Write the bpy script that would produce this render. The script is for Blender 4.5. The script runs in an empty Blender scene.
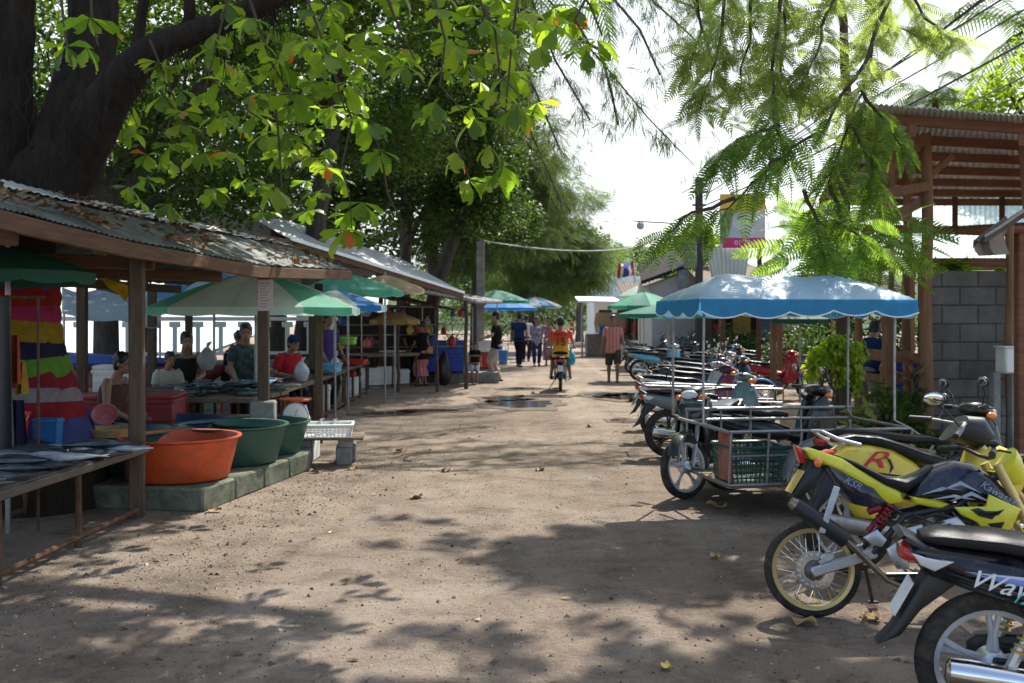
import bpy, math, random
import numpy as np
from mathutils import Vector, Matrix, Euler, noise as mnoise

# ------------------------------------------------------------------ camera, world, sun, exposure
S = bpy.context.scene
COL = S.collection
R = math.radians
cam_d = bpy.data.cameras.new('camera'); cam = bpy.data.objects.new('camera', cam_d); COL.objects.link(cam)
cam.location = (0, 0, 1.62); cam.rotation_euler = (R(90), 0, 0)
cam_d.sensor_width = 36; cam_d.lens = 36 * 1000 / 1024; cam_d.shift_y = -21.5 / 1024
cam_d.clip_end = 3000; cam_d.clip_start = 0.05
cam_d.dof.use_dof = True; cam_d.dof.focus_distance = 6.2; cam_d.dof.aperture_fstop = 4.0
S.camera = cam
SUN_EL, SUN_AZ = 50.0, 24.0          # azimuth clockwise from +Y
W = bpy.data.worlds.new('World'); S.world = W; W.use_nodes = True
nt = W.node_tree; bg = nt.nodes['Background']
sky = nt.nodes.new('ShaderNodeTexSky'); sky.sky_type = 'NISHITA'; sky.sun_disc = False
sky.sun_elevation = R(SUN_EL); sky.sun_rotation = R(SUN_AZ)
sky.air_density = 1.0; sky.dust_density = 1.5; sky.ozone_density = 1.0
# thin bright overcast veils the blue
_tc = nt.nodes.new('ShaderNodeTexCoord'); _mp = nt.nodes.new('ShaderNodeMapping'); _mp.inputs['Scale'].default_value = (1, 1, 2.5); _nz = nt.nodes.new('ShaderNodeTexNoise'); _nz.inputs['Scale'].default_value = 1.7; _nz.inputs['Detail'].default_value = 6
_rp = nt.nodes.new('ShaderNodeValToRGB'); _rp.color_ramp.elements[0].position = .35; _rp.color_ramp.elements[0].color = (.55, .55, .55, 1); _rp.color_ramp.elements[1].position = .65; _rp.color_ramp.elements[1].color = (.95, .95, .95, 1)
_mx = nt.nodes.new('ShaderNodeMix'); _mx.data_type = 'RGBA'; _mx.inputs[7].default_value = (4.9, 5.05, 5.2, 1)
nt.links.new(_tc.outputs['Generated'], _mp.inputs[0]); nt.links.new(_mp.outputs[0], _nz.inputs['Vector']); nt.links.new(_nz.outputs['Fac'], _rp.inputs[0]); 
_dt = nt.nodes.new('ShaderNodeVectorMath'); _dt.operation = 'DOT_PRODUCT'; _dt.inputs[1].default_value = (math.sin(R(SUN_AZ)) * .85, math.cos(R(SUN_AZ)) * .85, .35)
_r2 = nt.nodes.new('ShaderNodeValToRGB'); _r2.color_ramp.elements[0].position = .0; _r2.color_ramp.elements[0].color = (.06, .06, .06, 1); _r2.color_ramp.elements[1].position = .62; _r2.color_ramp.elements[1].color = (1, 1, 1, 1)
_ml = nt.nodes.new('ShaderNodeMath'); _ml.operation = 'MULTIPLY'
nt.links.new(_tc.outputs['Generated'], _dt.inputs[0]); nt.links.new(_dt.outputs['Value'], _r2.inputs[0]); nt.links.new(_rp.outputs[0], _ml.inputs[0]); nt.links.new(_r2.outputs[0], _ml.inputs[1]); nt.links.new(_ml.outputs[0], _mx.inputs[0]); nt.links.new(sky.outputs[0], _mx.inputs[6]); nt.links.new(_mx.outputs[2], bg.inputs[0]); bg.inputs[1].default_value = 0.15
sun_d = bpy.data.lights.new('sun', 'SUN'); sun = bpy.data.objects.new('sun', sun_d); COL.objects.link(sun)
sun_d.energy = 4.8; sun_d.angle = R(0.55); sun_d.color = (1.0, 0.95, 0.86)
_d = Vector((math.sin(R(SUN_AZ)) * math.cos(R(SUN_EL)), math.cos(R(SUN_AZ)) * math.cos(R(SUN_EL)), math.sin(R(SUN_EL))))
sun.rotation_euler = _d.to_track_quat('Z', 'Y').to_euler()
S.view_settings.view_transform = 'Standard'; S.view_settings.look = 'None'
S.view_settings.exposure = 0.92; S.view_settings.gamma = 1.0
S.view_settings.use_curve_mapping = False
S.cycles.use_denoising = True
S.cycles.max_bounces = 8; S.cycles.diffuse_bounces = 4; S.cycles.transmission_bounces = 6; S.cycles.transparent_max_bounces = 12
S.cycles.sample_clamp_indirect = 6.0
S.cycles.use_adaptive_sampling = True; S.cycles.adaptive_threshold = 0.02
random.seed(7); rng = np.random.default_rng(7)

# ------------------------------------------------------------------ pixel measuring help: a point of the place from a ground depth
def at(px, py, Y): return Vector(((px - 512) * Y / 1000, Y, 1.62 - (py - 320) * Y / 1000))
def gx(px, Y): return (px - 512) * Y / 1000
def gz(py, Y): return 1.62 - (py - 320) * Y / 1000

# ------------------------------------------------------------------ materials
MATS = {}
def nodes(name):
    m = bpy.data.materials.new(name); m.use_nodes = True
    t = m.node_tree; b = t.nodes['Principled BSDF']
    return m, t, b
def N(t, typ, **kw):
    n = t.nodes.new(typ)
    for k, v in kw.items(): setattr(n, k, v)
    return n
def ramp(t, fac, stops):
    r = N(t, 'ShaderNodeValToRGB'); e = r.color_ramp.elements
    while len(e) < len(stops): e.new(0.5)
    for i, (p, c) in enumerate(stops):
        e[i].position = p; e[i].color = (*c, 1) if len(c) == 3 else c
    t.links.new(fac, r.inputs[0]); return r.outputs[0]
def coord(t, scale=None, kind='Object'):
    c = N(t, 'ShaderNodeTexCoord'); o = c.outputs[kind]
    if scale is not None:
        mp = N(t, 'ShaderNodeMapping'); mp.inputs['Scale'].default_value = scale if hasattr(scale, '__len__') else (scale,) * 3
        t.links.new(o, mp.inputs[0]); o = mp.outputs[0]
    return o
def noise(t, vec, scale, detail=4, rough=.6, dist=0.0):
    n = N(t, 'ShaderNodeTexNoise'); n.inputs['Scale'].default_value = scale
    n.inputs['Detail'].default_value = detail; n.inputs['Roughness'].default_value = rough; n.inputs['Distortion'].default_value = dist
    t.links.new(vec, n.inputs['Vector']); return n.outputs['Fac']
def mixc(t, fac, a, b, typ='MIX'):
    m = N(t, 'ShaderNodeMix', data_type='RGBA', blend_type=typ)
    for s, v in ((m.inputs['Factor'], fac), (m.inputs['A'], a), (m.inputs['B'], b)):
        pass
    ins = [i for i in m.inputs if i.enabled]
    f, A, B = m.inputs[0], m.inputs[6], m.inputs[7]
    for s, v in ((f, fac), (A, a), (B, b)):
        if hasattr(v, 'is_output'): t.links.new(v, s)
        elif isinstance(v, (int, float)): s.default_value = v
        else: s.default_value = (*v, 1) if len(v) == 3 else v
    return m.outputs[2]
def bump(t, b, h, strength=.3, dist=.01):
    n = N(t, 'ShaderNodeBump'); n.inputs['Strength'].default_value = strength; n.inputs['Distance'].default_value = dist
    t.links.new(h, n.inputs['Height']); t.links.new(n.outputs[0], b.inputs['Normal']); return n
def cl(c, k): return tuple(min(1, max(0, x * k)) for x in c)
def mat(name, col, rough=.5, metal=0.0, var=.25, scale=6.0, bmp=0.0, bscale=60.0, coat=0.0, dirt=0.0, dirtcol=(.16, .12, .085), stretch=None, spec=.5, transl=0.0):
    if name in MATS: return MATS[name]
    if rough >= .75 and spec == .5: spec = .12
    m, t, b = nodes(name)
    v = coord(t, stretch if stretch else 1.0)
    n1 = noise(t, v, scale, 5, .65)
    c = ramp(t, n1, [(.28, cl(col, 1 - var)), (.72, cl(col, 1 + var))])
    if dirt:
        n2 = noise(t, v, scale * .6 + 3, 6, .75, .6)
        f = ramp(t, n2, [(.62 - dirt * .35, (0, 0, 0)), (.80 - dirt * .25, (dirt,) * 3)])
        c = mixc(t, f, c, dirtcol)
        rr = ramp(t, f, [(0, (rough,) * 3), (1, (min(1, rough + .35),) * 3)]); t.links.new(rr, b.inputs['Roughness'])
    else: b.inputs['Roughness'].default_value = rough
    t.links.new(c, b.inputs['Base Color'])
    b.inputs['Metallic'].default_value = metal; b.inputs['Coat Weight'].default_value = coat; b.inputs['Coat Roughness'].default_value = .08
    b.inputs['Specular IOR Level'].default_value = spec
    if bmp: bump(t, b, noise(t, v, bscale, 6, .7), bmp, .01)
    if transl:
        tr = N(t, 'ShaderNodeBsdfTranslucent'); t.links.new(c, tr.inputs[0])
        mx = N(t, 'ShaderNodeMixShader'); mx.inputs[0].default_value = transl
        t.links.new(b.outputs[0], mx.inputs[1]); t.links.new(tr.outputs[0], mx.inputs[2])
        t.links.new(mx.outputs[0], t.nodes['Material Output'].inputs[0])
    MATS[name] = m; return m
def leafmat(name, stops, transl=.5, rough=.45, tcol=(1.25, 1.35, .6)):
    if name in MATS: return MATS[name]
    m, t, b = nodes(name)
    g = N(t, 'ShaderNodeNewGeometry')
    c = ramp(t, g.outputs['Random Per Island'], stops)
    n1 = noise(t, coord(t), .8, 3, .6)
    c2 = mixc(t, .55, c, ramp(t, n1, [(.3, (.55, .55, .5)), (.7, (1.3, 1.3, 1.2))]), 'MULTIPLY')
    t.links.new(c2, b.inputs['Base Color']); b.inputs['Roughness'].default_value = rough
    b.inputs['Specular IOR Level'].default_value = .4 if rough < .4 else .2
    tr = N(t, 'ShaderNodeBsdfTranslucent'); t.links.new(mixc(t, 1.0, c2, tcol, 'MULTIPLY'), tr.inputs[0])
    mx = N(t, 'ShaderNodeMixShader'); mx.inputs[0].default_value = transl
    t.links.new(b.outputs[0], mx.inputs[1]); t.links.new(tr.outputs[0], mx.inputs[2])
    t.links.new(mx.outputs[0], t.nodes['Material Output'].inputs[0])
    MATS[name] = m; return m
def stripes(name, stops, axis='Z', scale=6.0, rough=.85, distort=.6, const=True, transl=0.0):
    """horizontal or vertical bands of coloured cloth"""
    if name in MATS: return MATS[name]
    m, t, b = nodes(name)
    c = coord(t); s = N(t, 'ShaderNodeSeparateXYZ'); t.links.new(c, s.inputs[0])
    nz = noise(t, c, 2.0, 2)
    ma = N(t, 'ShaderNodeMath', operation='MULTIPLY_ADD'); ma.inputs[1].default_value = distort; t.links.new(nz, ma.inputs[0]); t.links.new(s.outputs[axis], ma.inputs[2])
    mu = N(t, 'ShaderNodeMath', operation='MULTIPLY'); mu.inputs[1].default_value = scale; t.links.new(ma.outputs[0], mu.inputs[0])
    fr = N(t, 'ShaderNodeMath', operation='FRACT'); t.links.new(mu.outputs[0], fr.inputs[0])
    col = ramp(t, fr.outputs[0], stops)
    if const: t.nodes[-1].color_ramp.interpolation = 'CONSTANT'
    t.links.new(col, b.inputs['Base Color']); b.inputs['Roughness'].default_value = rough; b.inputs['Specular IOR Level'].default_value = .12
    bump(t, b, noise(t, c, 60, 3), .15)
    MATS[name] = m; return m
def blotch(name, cols, scale=30, rough=.8):
    """printed cloth: cells of a few colours"""
    if name in MATS: return MATS[name]
    m, t, b = nodes(name)
    v = N(t, 'ShaderNodeTexVoronoi'); v.inputs['Scale'].default_value = scale; t.links.new(coord(t), v.inputs['Vector'])
    s = N(t, 'ShaderNodeSeparateColor'); t.links.new(v.outputs['Color'], s.inputs[0])
    k = len(cols)
    c = ramp(t, s.outputs[0], [(i / k, cc) for i, cc in enumerate(cols)]); t.nodes[-1].color_ramp.interpolation = 'CONSTANT'
    t.links.new(c, b.inputs['Base Color']); b.inputs['Roughness'].default_value = rough
    MATS[name] = m; return m

# ------------------------------------------------------------------ geometry accumulator
class G:
    def __init__(s): s.v = []; s.f = []; s.m = []; s.sm = []; s.T = None
    def add(s, vs, fs, mi=0, smooth=True):
        o = len(s.v)
        if s.T is not None: vs = [tuple(s.T @ Vector(p)) for p in vs]
        s.v.extend(tuple(p) for p in vs)
        for f in fs: s.f.append(tuple(i + o for i in f)); s.m.append(mi); s.sm.append(smooth)
        return s
    def box(s, c, d, rot=None, mi=0, bev=0.0):
        hx, hy, hz = d[0] / 2, d[1] / 2, d[2] / 2
        M = Euler(rot).to_matrix() if rot is not None else None
        c = Vector(c)
        def tr(p): p = Vector(p); return c + (M @ p if M else p)
        if bev <= 0:
            vs = [tr((x * hx, y * hy, z * hz)) for x in (-1, 1) for y in (-1, 1) for z in (-1, 1)]
            s.add(vs, [(0, 1, 3, 2), (4, 6, 7, 5), (0, 4, 5, 1), (2, 3, 7, 6), (0, 2, 6, 4), (1, 5, 7, 3)], mi, False); return s
        b = min(bev, hx * .9, hy * .9, hz * .9); vs = []; idx = {}
        for x in (-1, 1):
            for y in (-1, 1):
                for z in (-1, 1):
                    for a in range(3):
                        h = [hx - b, hy - b, hz - b]; h[a] += b
                        idx[(x, y, z, a)] = len(vs); vs.append(tr((x * h[0], y * h[1], z * h[2])))
        fs = []
        sg = (-1, 1)
        for a in range(3):
            o1, o2 = [q for q in range(3) if q != a]
            for sa in sg:
                def key(p, q):
                    k = [0, 0, 0]; k[a] = sa; k[o1] = p; k[o2] = q; return idx[(k[0], k[1], k[2], a)]
                f = [key(-1, -1), key(1, -1), key(1, 1), key(-1, 1)]
                fs.append(f)
            for p in sg:
                for q in sg:      # edges along axis a
                    def ek(sa, ax):
                        k = [0, 0, 0]; k[a] = sa; k[o1] = p; k[o2] = q; return idx[(k[0], k[1], k[2], ax)]
                    fs.append([ek(-1, o1), ek(1, o1), ek(1, o2), ek(-1, o2)])
        for x in sg:
            for y in sg:
                for z in sg: fs.append([idx[(x, y, z, 0)], idx[(x, y, z, 1)], idx[(x, y, z, 2)]])
        s.add(vs, fs, mi, False); return s
    def tube(s, pts, r, n=8, mi=0, cap=True, flat=1.0):
        pts = [Vector(p) for p in pts]; k = len(pts)
        rs = r if hasattr(r, '__len__') else [r] * k
        vs = []; ref = None
        for i, p in enumerate(pts):
            t = (pts[min(i + 1, k - 1)] - pts[max(i - 1, 0)])
            if t.length < 1e-9: t = Vector((0, 0, 1))
            t.normalize()
            if ref is None:
                ref = Vector((0, 0, 1)) if abs(t.z) < .9 else Vector((1, 0, 0))
            u = (ref - t * ref.dot(t))
            if u.length < 1e-6: u = Vector((1, 0, 0)) - t * t.x
            u.normalize(); w = t.cross(u); ref = u
            for j in range(n):
                a = 2 * math.pi * j / n
                vs.append(p + u * (math.cos(a) * rs[i] * flat) + w * (math.sin(a) * rs[i]))
        fs = [(i * n + j, i * n + (j + 1) % n, (i + 1) * n + (j + 1) % n, (i + 1) * n + j) for i in range(k - 1) for j in range(n)]
        if cap: fs += [tuple(range(n - 1, -1, -1)), tuple((k - 1) * n + j for j in range(n))]
        s.add(vs, fs, mi); return s
    def lathe(s, prof, o=(0, 0, 0), ax=(0, 0, 1), n=20, mi=0, a0=0, a1=2 * math.pi, smooth=True):
        q = Vector(ax).to_track_quat('Z', 'Y').to_matrix(); o = Vector(o); full = abs(a1 - a0 - 2 * math.pi) < 1e-6
        m = n if full else n + 1; vs = []
        for (r, z) in prof:
            for j in range(m):
                a = a0 + (a1 - a0) * j / n; vs.append(o + q @ Vector((r * math.cos(a), r * math.sin(a), z)))
        fs = []
        for i in range(len(prof) - 1):
            for j in range(n):
                j2 = (j + 1) % m
                fs.append((i * m + j, i * m + j2, (i + 1) * m + j2, (i + 1) * m + j))
        s.add(vs, fs, mi, smooth); return s
    def torus(s, o, ax, R_, r, n=32, m=10, mi=0, sx=1.0):
        prof = [(R_ + r * math.cos(2 * math.pi * k / m), r * sx * math.sin(2 * math.pi * k / m)) for k in range(m + 1)]
        return s.lathe(prof, o, ax, n, mi)
    def ell(s, c, r, rot=None, n=14, m=9, mi=0):
        r = r if hasattr(r, '__len__') else (r,) * 3
        M = Euler(rot).to_matrix() if rot is not None else None; c = Vector(c)
        vs = []; fs = []
        for i in range(m + 1):
            th = math.pi * i / m
            for j in range(n):
                a = 2 * math.pi * j / n
                p = Vector((r[0] * math.sin(th) * math.cos(a), r[1] * math.sin(th) * math.sin(a), r[2] * math.cos(th)))
                vs.append(c + (M @ p if M else p))
        for i in range(m):
            for j in range(n):
                fs.append((i * n + j, (i + 1) * n + j, (i + 1) * n + (j + 1) % n, i * n + (j + 1) % n))
        s.add(vs, fs, mi); return s
    def loft(s, secs, n=14, mi=0, e=2.5, cap=True):
        """secs: (centre, u half-axis vector, v half-axis vector), superellipse sections"""
        vs = []; k = len(secs)
        for (c, u, v) in secs:
            c, u, v = Vector(c), Vector(u), Vector(v)
            for j in range(n):
                a = 2 * math.pi * j / n; ca, sa = math.cos(a), math.sin(a)
                vs.append(c + u * (math.copysign(abs(ca) ** (2 / e), ca)) + v * (math.copysign(abs(sa) ** (2 / e), sa)))
        fs = [(i * n + j, i * n + (j + 1) % n, (i + 1) * n + (j + 1) % n, (i + 1) * n + j) for i in range(k - 1) for j in range(n)]
        if cap: fs += [tuple(range(n - 1, -1, -1)), tuple((k - 1) * n + j for j in range(n))]
        s.add(vs, fs, mi); return s
    def xloft(s, secs, n=14, mi=0, e=2.5):
        """secs along x: (x, y, z, half-width in y, half-height in z)"""
        return s.loft([((x, y, z), (0, w, 0), (0, 0, h)) for x, y, z, w, h in secs], n, mi, e)
    def plump(s, poly, y, w, b=.012, mi=0, bulge=0.0):
        """rounded slab with an (x,z) outline, half-thickness w about y"""
        p = [Vector((x, z)) for x, z in poly]; k = len(p)
        area = sum(p[i].x * p[(i + 1) % k].y - p[(i + 1) % k].x * p[i].y for i in range(k))
        sg = 1 if area > 0 else -1
        nr = []
        for i in range(k):
            d1 = (p[i] - p[i - 1]).normalized(); d2 = (p[(i + 1) % k] - p[i]).normalized()
            n1 = Vector((d1.y, -d1.x)) * sg; n2 = Vector((d2.y, -d2.x)) * sg
            m = n1 + n2; m = m.normalized() if m.length > 1e-6 else n1
            nr.append(m / max(.5, m.dot(n1)))
        lay = [(-w, b), (-w + b * .6, b * .25), (-w + b * 1.3, 0), (w - b * 1.3, 0), (w - b * .6, b * .25), (w, b)]
        vs = []
        for (yy, ins) in lay:
            for i in range(k):
                q = p[i] - nr[i] * ins; vs.append((q.x, y + yy, q.y))
        L = len(lay)
        fs = [(i * k + j, i * k + (j + 1) % k, (i + 1) * k + (j + 1) % k, (i + 1) * k + j) for i in range(L - 1) for j in range(k)]
        c = sum(p, Vector((0, 0))) / k
        o = len(vs)
        if bulge:
            vs += [(c.x, y - w - bulge, c.y), (c.x, y + w + bulge, c.y)]
            fs += [(o, j, (j + 1) % k) for j in range(k)] + [(o + 1, (L - 1) * k + (j + 1) % k, (L - 1) * k + j) for j in range(k)]
        else: fs += [tuple(range(k)), tuple((L - 1) * k + j for j in range(k - 1, -1, -1))]
        s.add(vs, fs, mi, True); return s
    def fender(s, c, r, a0, a1, w, th=.006, n=14, mi=0, y=0.0, lip=.02):
        """arched strip round an axle (c = x,z), angles in degrees from +x"""
        vs = []; fs = []
        prof = [(-w, r - lip), (-w * .8, r), (0, r + w * .22), (w * .8, r), (w, r - lip)]
        prof2 = prof + [(yy, rr - th) for yy, rr in reversed(prof)]; k = len(prof2)
        for i in range(n + 1):
            a = R(a0 + (a1 - a0) * i / n)
            for yy, rr in prof2: vs.append((c[0] + rr * math.cos(a), y + yy, c[1] + rr * math.sin(a)))
        for i in range(n):
            for j in range(k): fs.append((i * k + j, i * k + (j + 1) % k, (i + 1) * k + (j + 1) % k, (i + 1) * k + j))
        fs += [tuple(range(k)), tuple(n * k + j for j in range(k - 1, -1, -1))]
        s.add(vs, fs, mi); return s
    def coil(s, a, b, rad, wire, turns=8, mi=0):
        a, b = Vector(a), Vector(b); ax = (b - a); L = ax.length; q = ax.to_track_quat('Z', 'Y').to_matrix()
        pts = [a + q @ Vector((rad * math.cos(2 * math.pi * t), rad * math.sin(2 * math.pi * t), L * t / turns)) for t in np.linspace(0, turns, int(turns * 9))]
        return s.tube(pts, wire, 5, mi)
    def sheet(s, rows, th=.0, mi=0, smooth=True, double=False):
        """grid of points; optional thickness straight down"""
        a = len(rows); b = len(rows[0]); vs = [Vector(p) for r_ in rows for p in r_]
        fs = [(i * b + j, i * b + j + 1, (i + 1) * b + j + 1, (i + 1) * b + j) for i in range(a - 1) for j in range(b - 1)]
        if th:
            o = len(vs); vs = vs + [p - Vector((0, 0, th)) for p in vs]
            fs2 = [tuple(q + o for q in reversed(f)) for f in fs]
            ring = [j for j in range(b)] + [i * b + b - 1 for i in range(1, a)] + [(a - 1) * b + j for j in range(b - 2, -1, -1)] + [i * b for i in range(a - 2, 0, -1)]
            fs3 = [(ring[q], ring[q] + o, ring[(q + 1) % len(ring)] + o, ring[(q + 1) % len(ring)]) for q in range(len(ring))]
            fs = fs + fs2 + fs3
        s.add(vs, fs, mi, smooth); return s
    def build(s, name, mats, parent=None, loc=None, rot=None):
        me = bpy.data.meshes.new(name); me.from_pydata(s.v, [], s.f)
        ms = mats if isinstance(mats, (list, tuple)) else [mats]
        for m_ in ms: me.materials.append(m_)
        me.polygons.foreach_set('material_index', [min(x, len(ms) - 1) for x in s.m])
        me.polygons.foreach_set('use_smooth', s.sm); me.update()
        bm_fix(me)
        o = bpy.data.objects.new(name, me); COL.objects.link(o)
        if parent is not None: o.parent = parent
        if loc is not None: o.location = loc
        if rot is not None: o.rotation_euler = rot
        return o
import bmesh
def bm_fix(me):
    b = bmesh.new(); b.from_mesh(me); bmesh.ops.recalc_face_normals(b, faces=b.faces); b.to_mesh(me); b.free()
    try: me.set_sharp_from_angle(angle=R(40))
    except Exception: pass
def tag(o, label, cat, group=None, kind=None):
    if label: o['label'] = label
    if cat: o['category'] = cat
    if group: o['group'] = group
    if kind: o['kind'] = kind
    return o
def thing(name, label, cat, loc=(0, 0, 0), rz=0.0, group=None, tilt=0.0, scale=1.0):
    o = bpy.data.objects.new(name, None); COL.objects.link(o); o.empty_display_size = .2
    o.location = loc; o.rotation_euler = (tilt, 0, rz); o.scale = (scale,) * 3
    return tag(o, label, cat, group)
def dup(root, loc, rz=None, label=None, group=None, scale=None, rot=None):
    def cp(o, par):
        c = o.copy(); COL.objects.link(c); c.parent = par
        for ch in list(o.children): cp(ch, c)
        return c
    r = cp(root, None); r.location = loc
    if rz is not None: r.rotation_euler = (root.rotation_euler[0], root.rotation_euler[1], rz)
    if rot is not None: r.rotation_euler = rot
    if label: r['label'] = label
    if group: r['group'] = group
    if scale: r.scale = (scale,) * 3 if not hasattr(scale, '__len__') else scale
    return r
def struct(o, label=None): o['kind'] = 'structure'; return o
def npmesh(name, V, F, mt, parent=None, smooth=False):
    """V (n,3), F (m,k) numpy -> object"""
    me = bpy.data.meshes.new(name); n, (m, k) = len(V), F.shape
    me.vertices.add(n); me.vertices.foreach_set('co', np.ascontiguousarray(V, dtype=np.float32).ravel())
    me.loops.add(m * k); me.loops.foreach_set('vertex_index', np.ascontiguousarray(F, dtype=np.int32).ravel())
    me.polygons.add(m); me.polygons.foreach_set('loop_start', np.arange(0, m * k, k, dtype=np.int32))
    me.polygons.foreach_set('use_smooth', np.full(m, smooth))
    me.update(calc_edges=True); me.validate()
    me.materials.append(mt)
    o = bpy.data.objects.new(name, me); COL.objects.link(o)
    if parent is not None: o.parent = parent
    return o
def stamp(tmplV, tmplF, P, Rm, Sc):
    """instances of a template in one vertex array: P (N,3), Rm (N,3,3), Sc (N,) or (N,3)"""
    Sc = Sc[:, None] if Sc.ndim == 1 else Sc
    V = (tmplV[None] * Sc[:, None, :])
    V = np.einsum('nij,nkj->nki', Rm, V) + P[:, None, :]
    k = len(tmplV); Nn = len(P)
    F = (tmplF[None] + (np.arange(Nn) * k)[:, None, None]).reshape(-1, tmplF.shape[1])
    return V.reshape(-1, 3), F
def frames(D, roll=None, up=None):
    """rotation matrices whose local x runs along D, local z roughly along up with a random roll"""
    D = D / np.linalg.norm(D, axis=1, keepdims=True); n = len(D)
    up = np.tile(np.array([0, 0, 1.0]), (n, 1)) if up is None else up
    y = np.cross(up, D); ln = np.linalg.norm(y, axis=1, keepdims=True); y = np.where(ln < 1e-3, np.array([[0, 1.0, 0]]), y / np.maximum(ln, 1e-3))
    z = np.cross(D, y)
    if roll is not None:
        c, s_ = np.cos(roll)[:, None], np.sin(roll)[:, None]
        y, z = y * c + z * s_, z * c - y * s_
    return np.stack([D, y, z], axis=2)
def text_mesh(body, size, ext, mt, parent, M, shear=0.0, name='lettering', align='CENTER', xs=1.0):
    cu = bpy.data.curves.new(name, 'FONT'); cu.body = body; cu.size = size; cu.extrude = ext; cu.shear = shear
    cu.align_x = align; cu.align_y = 'CENTER'; cu.resolution_u = 3
    tmp = bpy.data.objects.new('tmp_text', cu); COL.objects.link(tmp)
    bpy.context.view_layer.update()
    me = bpy.data.meshes.new_from_object(tmp.evaluated_get(bpy.context.evaluated_depsgraph_get()))
    bpy.data.objects.remove(tmp); bpy.data.curves.remove(cu)
    me.materials.clear(); me.materials.append(mt)
    me.transform(M @ Matrix.Diagonal((xs, 1, 1, 1)))
    o = bpy.data.objects.new(name, me); COL.objects.link(o); o.parent = parent
    return o
# text faces the side seen by a viewer at -Y: local x right, z up
FACE_NEAR = Matrix.Rotation(R(90), 4, 'X')
# ------------------------------------------------------------------ the setting: ground, puddles, sea, hills
def ground_material():
    m, t, b = nodes('packed_dirt')
    c = coord(t)
    n1 = noise(t, c, .35, 5, .6, .5); n2 = noise(t, c, 2.3, 7, .7, .4); n3 = noise(t, c, 22, 6, .75); n4 = noise(t, c, 130, 3, .6)
    base = ramp(t, n1, [(.28, (.185, .140, .105)), (.50, (.295, .232, .178)), (.72, (.395, .325, .260))])
    mid = ramp(t, n2, [(.30, (.48, .44, .41)), (.50, (1, 1, 1)), (.72, (1.26, 1.25, 1.24))])
    c1 = mixc(t, .9, base, mid, 'MULTIPLY')
    fine = ramp(t, n3, [(.28, (.60, .56, .52)), (.46, (.95, .95, .95)), (.62, (1.0, 1.0, 1.0)), (.80, (1.35, 1.33, 1.30))])
    c2 = mixc(t, .85, c1, fine, 'MULTIPLY')
    gr = ramp(t, n4, [(.34, (.62, .60, .58)), (.5, (1, 1, 1)), (.68, (1.22, 1.22, 1.2))])
    c3 = mixc(t, .7, c2, gr, 'MULTIPLY')
    # tyre-worn bands run along the road
    mp = N(t, 'ShaderNodeMapping'); mp.inputs['Rotation'].default_value = (0, 0, R(6)); mp.inputs['Scale'].default_value = (1.1, .05, 1); t.links.new(c, mp.inputs[0])
    nb = noise(t, mp.outputs[0], 1.6, 4, .6, .3)
    band = ramp(t, nb, [(.35, (.84, .82, .80)), (.6, (1.06, 1.06, 1.06))])
    c4 = mixc(t, .9, c3, band, 'MULTIPLY')
    ndu = noise(t, c, 1.15, 6, .72, 1.1)
    c4 = mixc(t, ramp(t, ndu, [(.56, (0, 0, 0)), (.70, (.55, .55, .55))]), c4, (.40, .365, .33))
    # old damp stains
    nd = noise(t, c, .8, 4, .5, .8)
    damp = ramp(t, nd, [(.60, (1, 1, 1)), (.72, (.74, .72, .70))])
    c5 = mixc(t, .9, c4, damp, 'MULTIPLY')
    # dark fish-stall grit beside the left stalls
    v = N(t, 'ShaderNodeTexVoronoi'); v.inputs['Scale'].default_value = 46; t.links.new(c, v.inputs['Vector'])
    peb = ramp(t, v.outputs['Distance'], [(.04, (.55, .55, .56)), (.13, (1, 1, 1))])
    c6 = mixc(t, .55, c5, peb, 'MULTIPLY')
    t.links.new(c6, b.inputs['Base Color']); b.inputs['Specular IOR Level'].default_value = .25
    t.links.new(ramp(t, nd, [(.60, (.95,) * 3), (.74, (.62,) * 3)]), b.inputs['Roughness'])
    h = N(t, 'ShaderNodeMath', operation='MULTIPLY_ADD'); t.links.new(n3, h.inputs[0]); h.inputs[1].default_value = 1.5; t.links.new(n2, h.inputs[2])
    h2 = N(t, 'ShaderNodeMath', operation='MULTIPLY_ADD'); t.links.new(n4, h2.inputs[0]); h2.inputs[1].default_value = .45; t.links.new(h.outputs[0], h2.inputs[2])
    bump(t, b, h2.outputs[0], 1.0, .03)
    return m
def ground_z(x, y):
    if y > 40 or y < 1 or abs(x) > 9: return 0.0
    k = 1 if y < 18 else (40 - y) / 22
    return k * (.012 * mnoise.noise((x * .55 + .12 * y, y * .25, 3.1)) + .005 * mnoise.noise((x * 2.1, y * 2.1, 7)))
xs = np.concatenate([[-400, -150, -60, -25, -14], np.arange(-9, 9.01, .12), [14, 25, 60, 150, 400]])
ys = np.concatenate([[-60, -20, -6, 0], np.arange(2, 20, .12), np.arange(20, 42, .5), [50, 70, 100, 160, 300, 900]])
gv = np.array([(x, y, ground_z(x, y)) for y in ys for x in xs])
nx = len(xs); jj, ii = np.meshgrid(np.arange(nx - 1), np.arange(len(ys) - 1)); q = (ii * nx + jj).ravel()
struct(npmesh('ground', gv, np.stack([q, q + 1, q + nx + 1, q + nx], 1), ground_material(), smooth=True))

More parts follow.
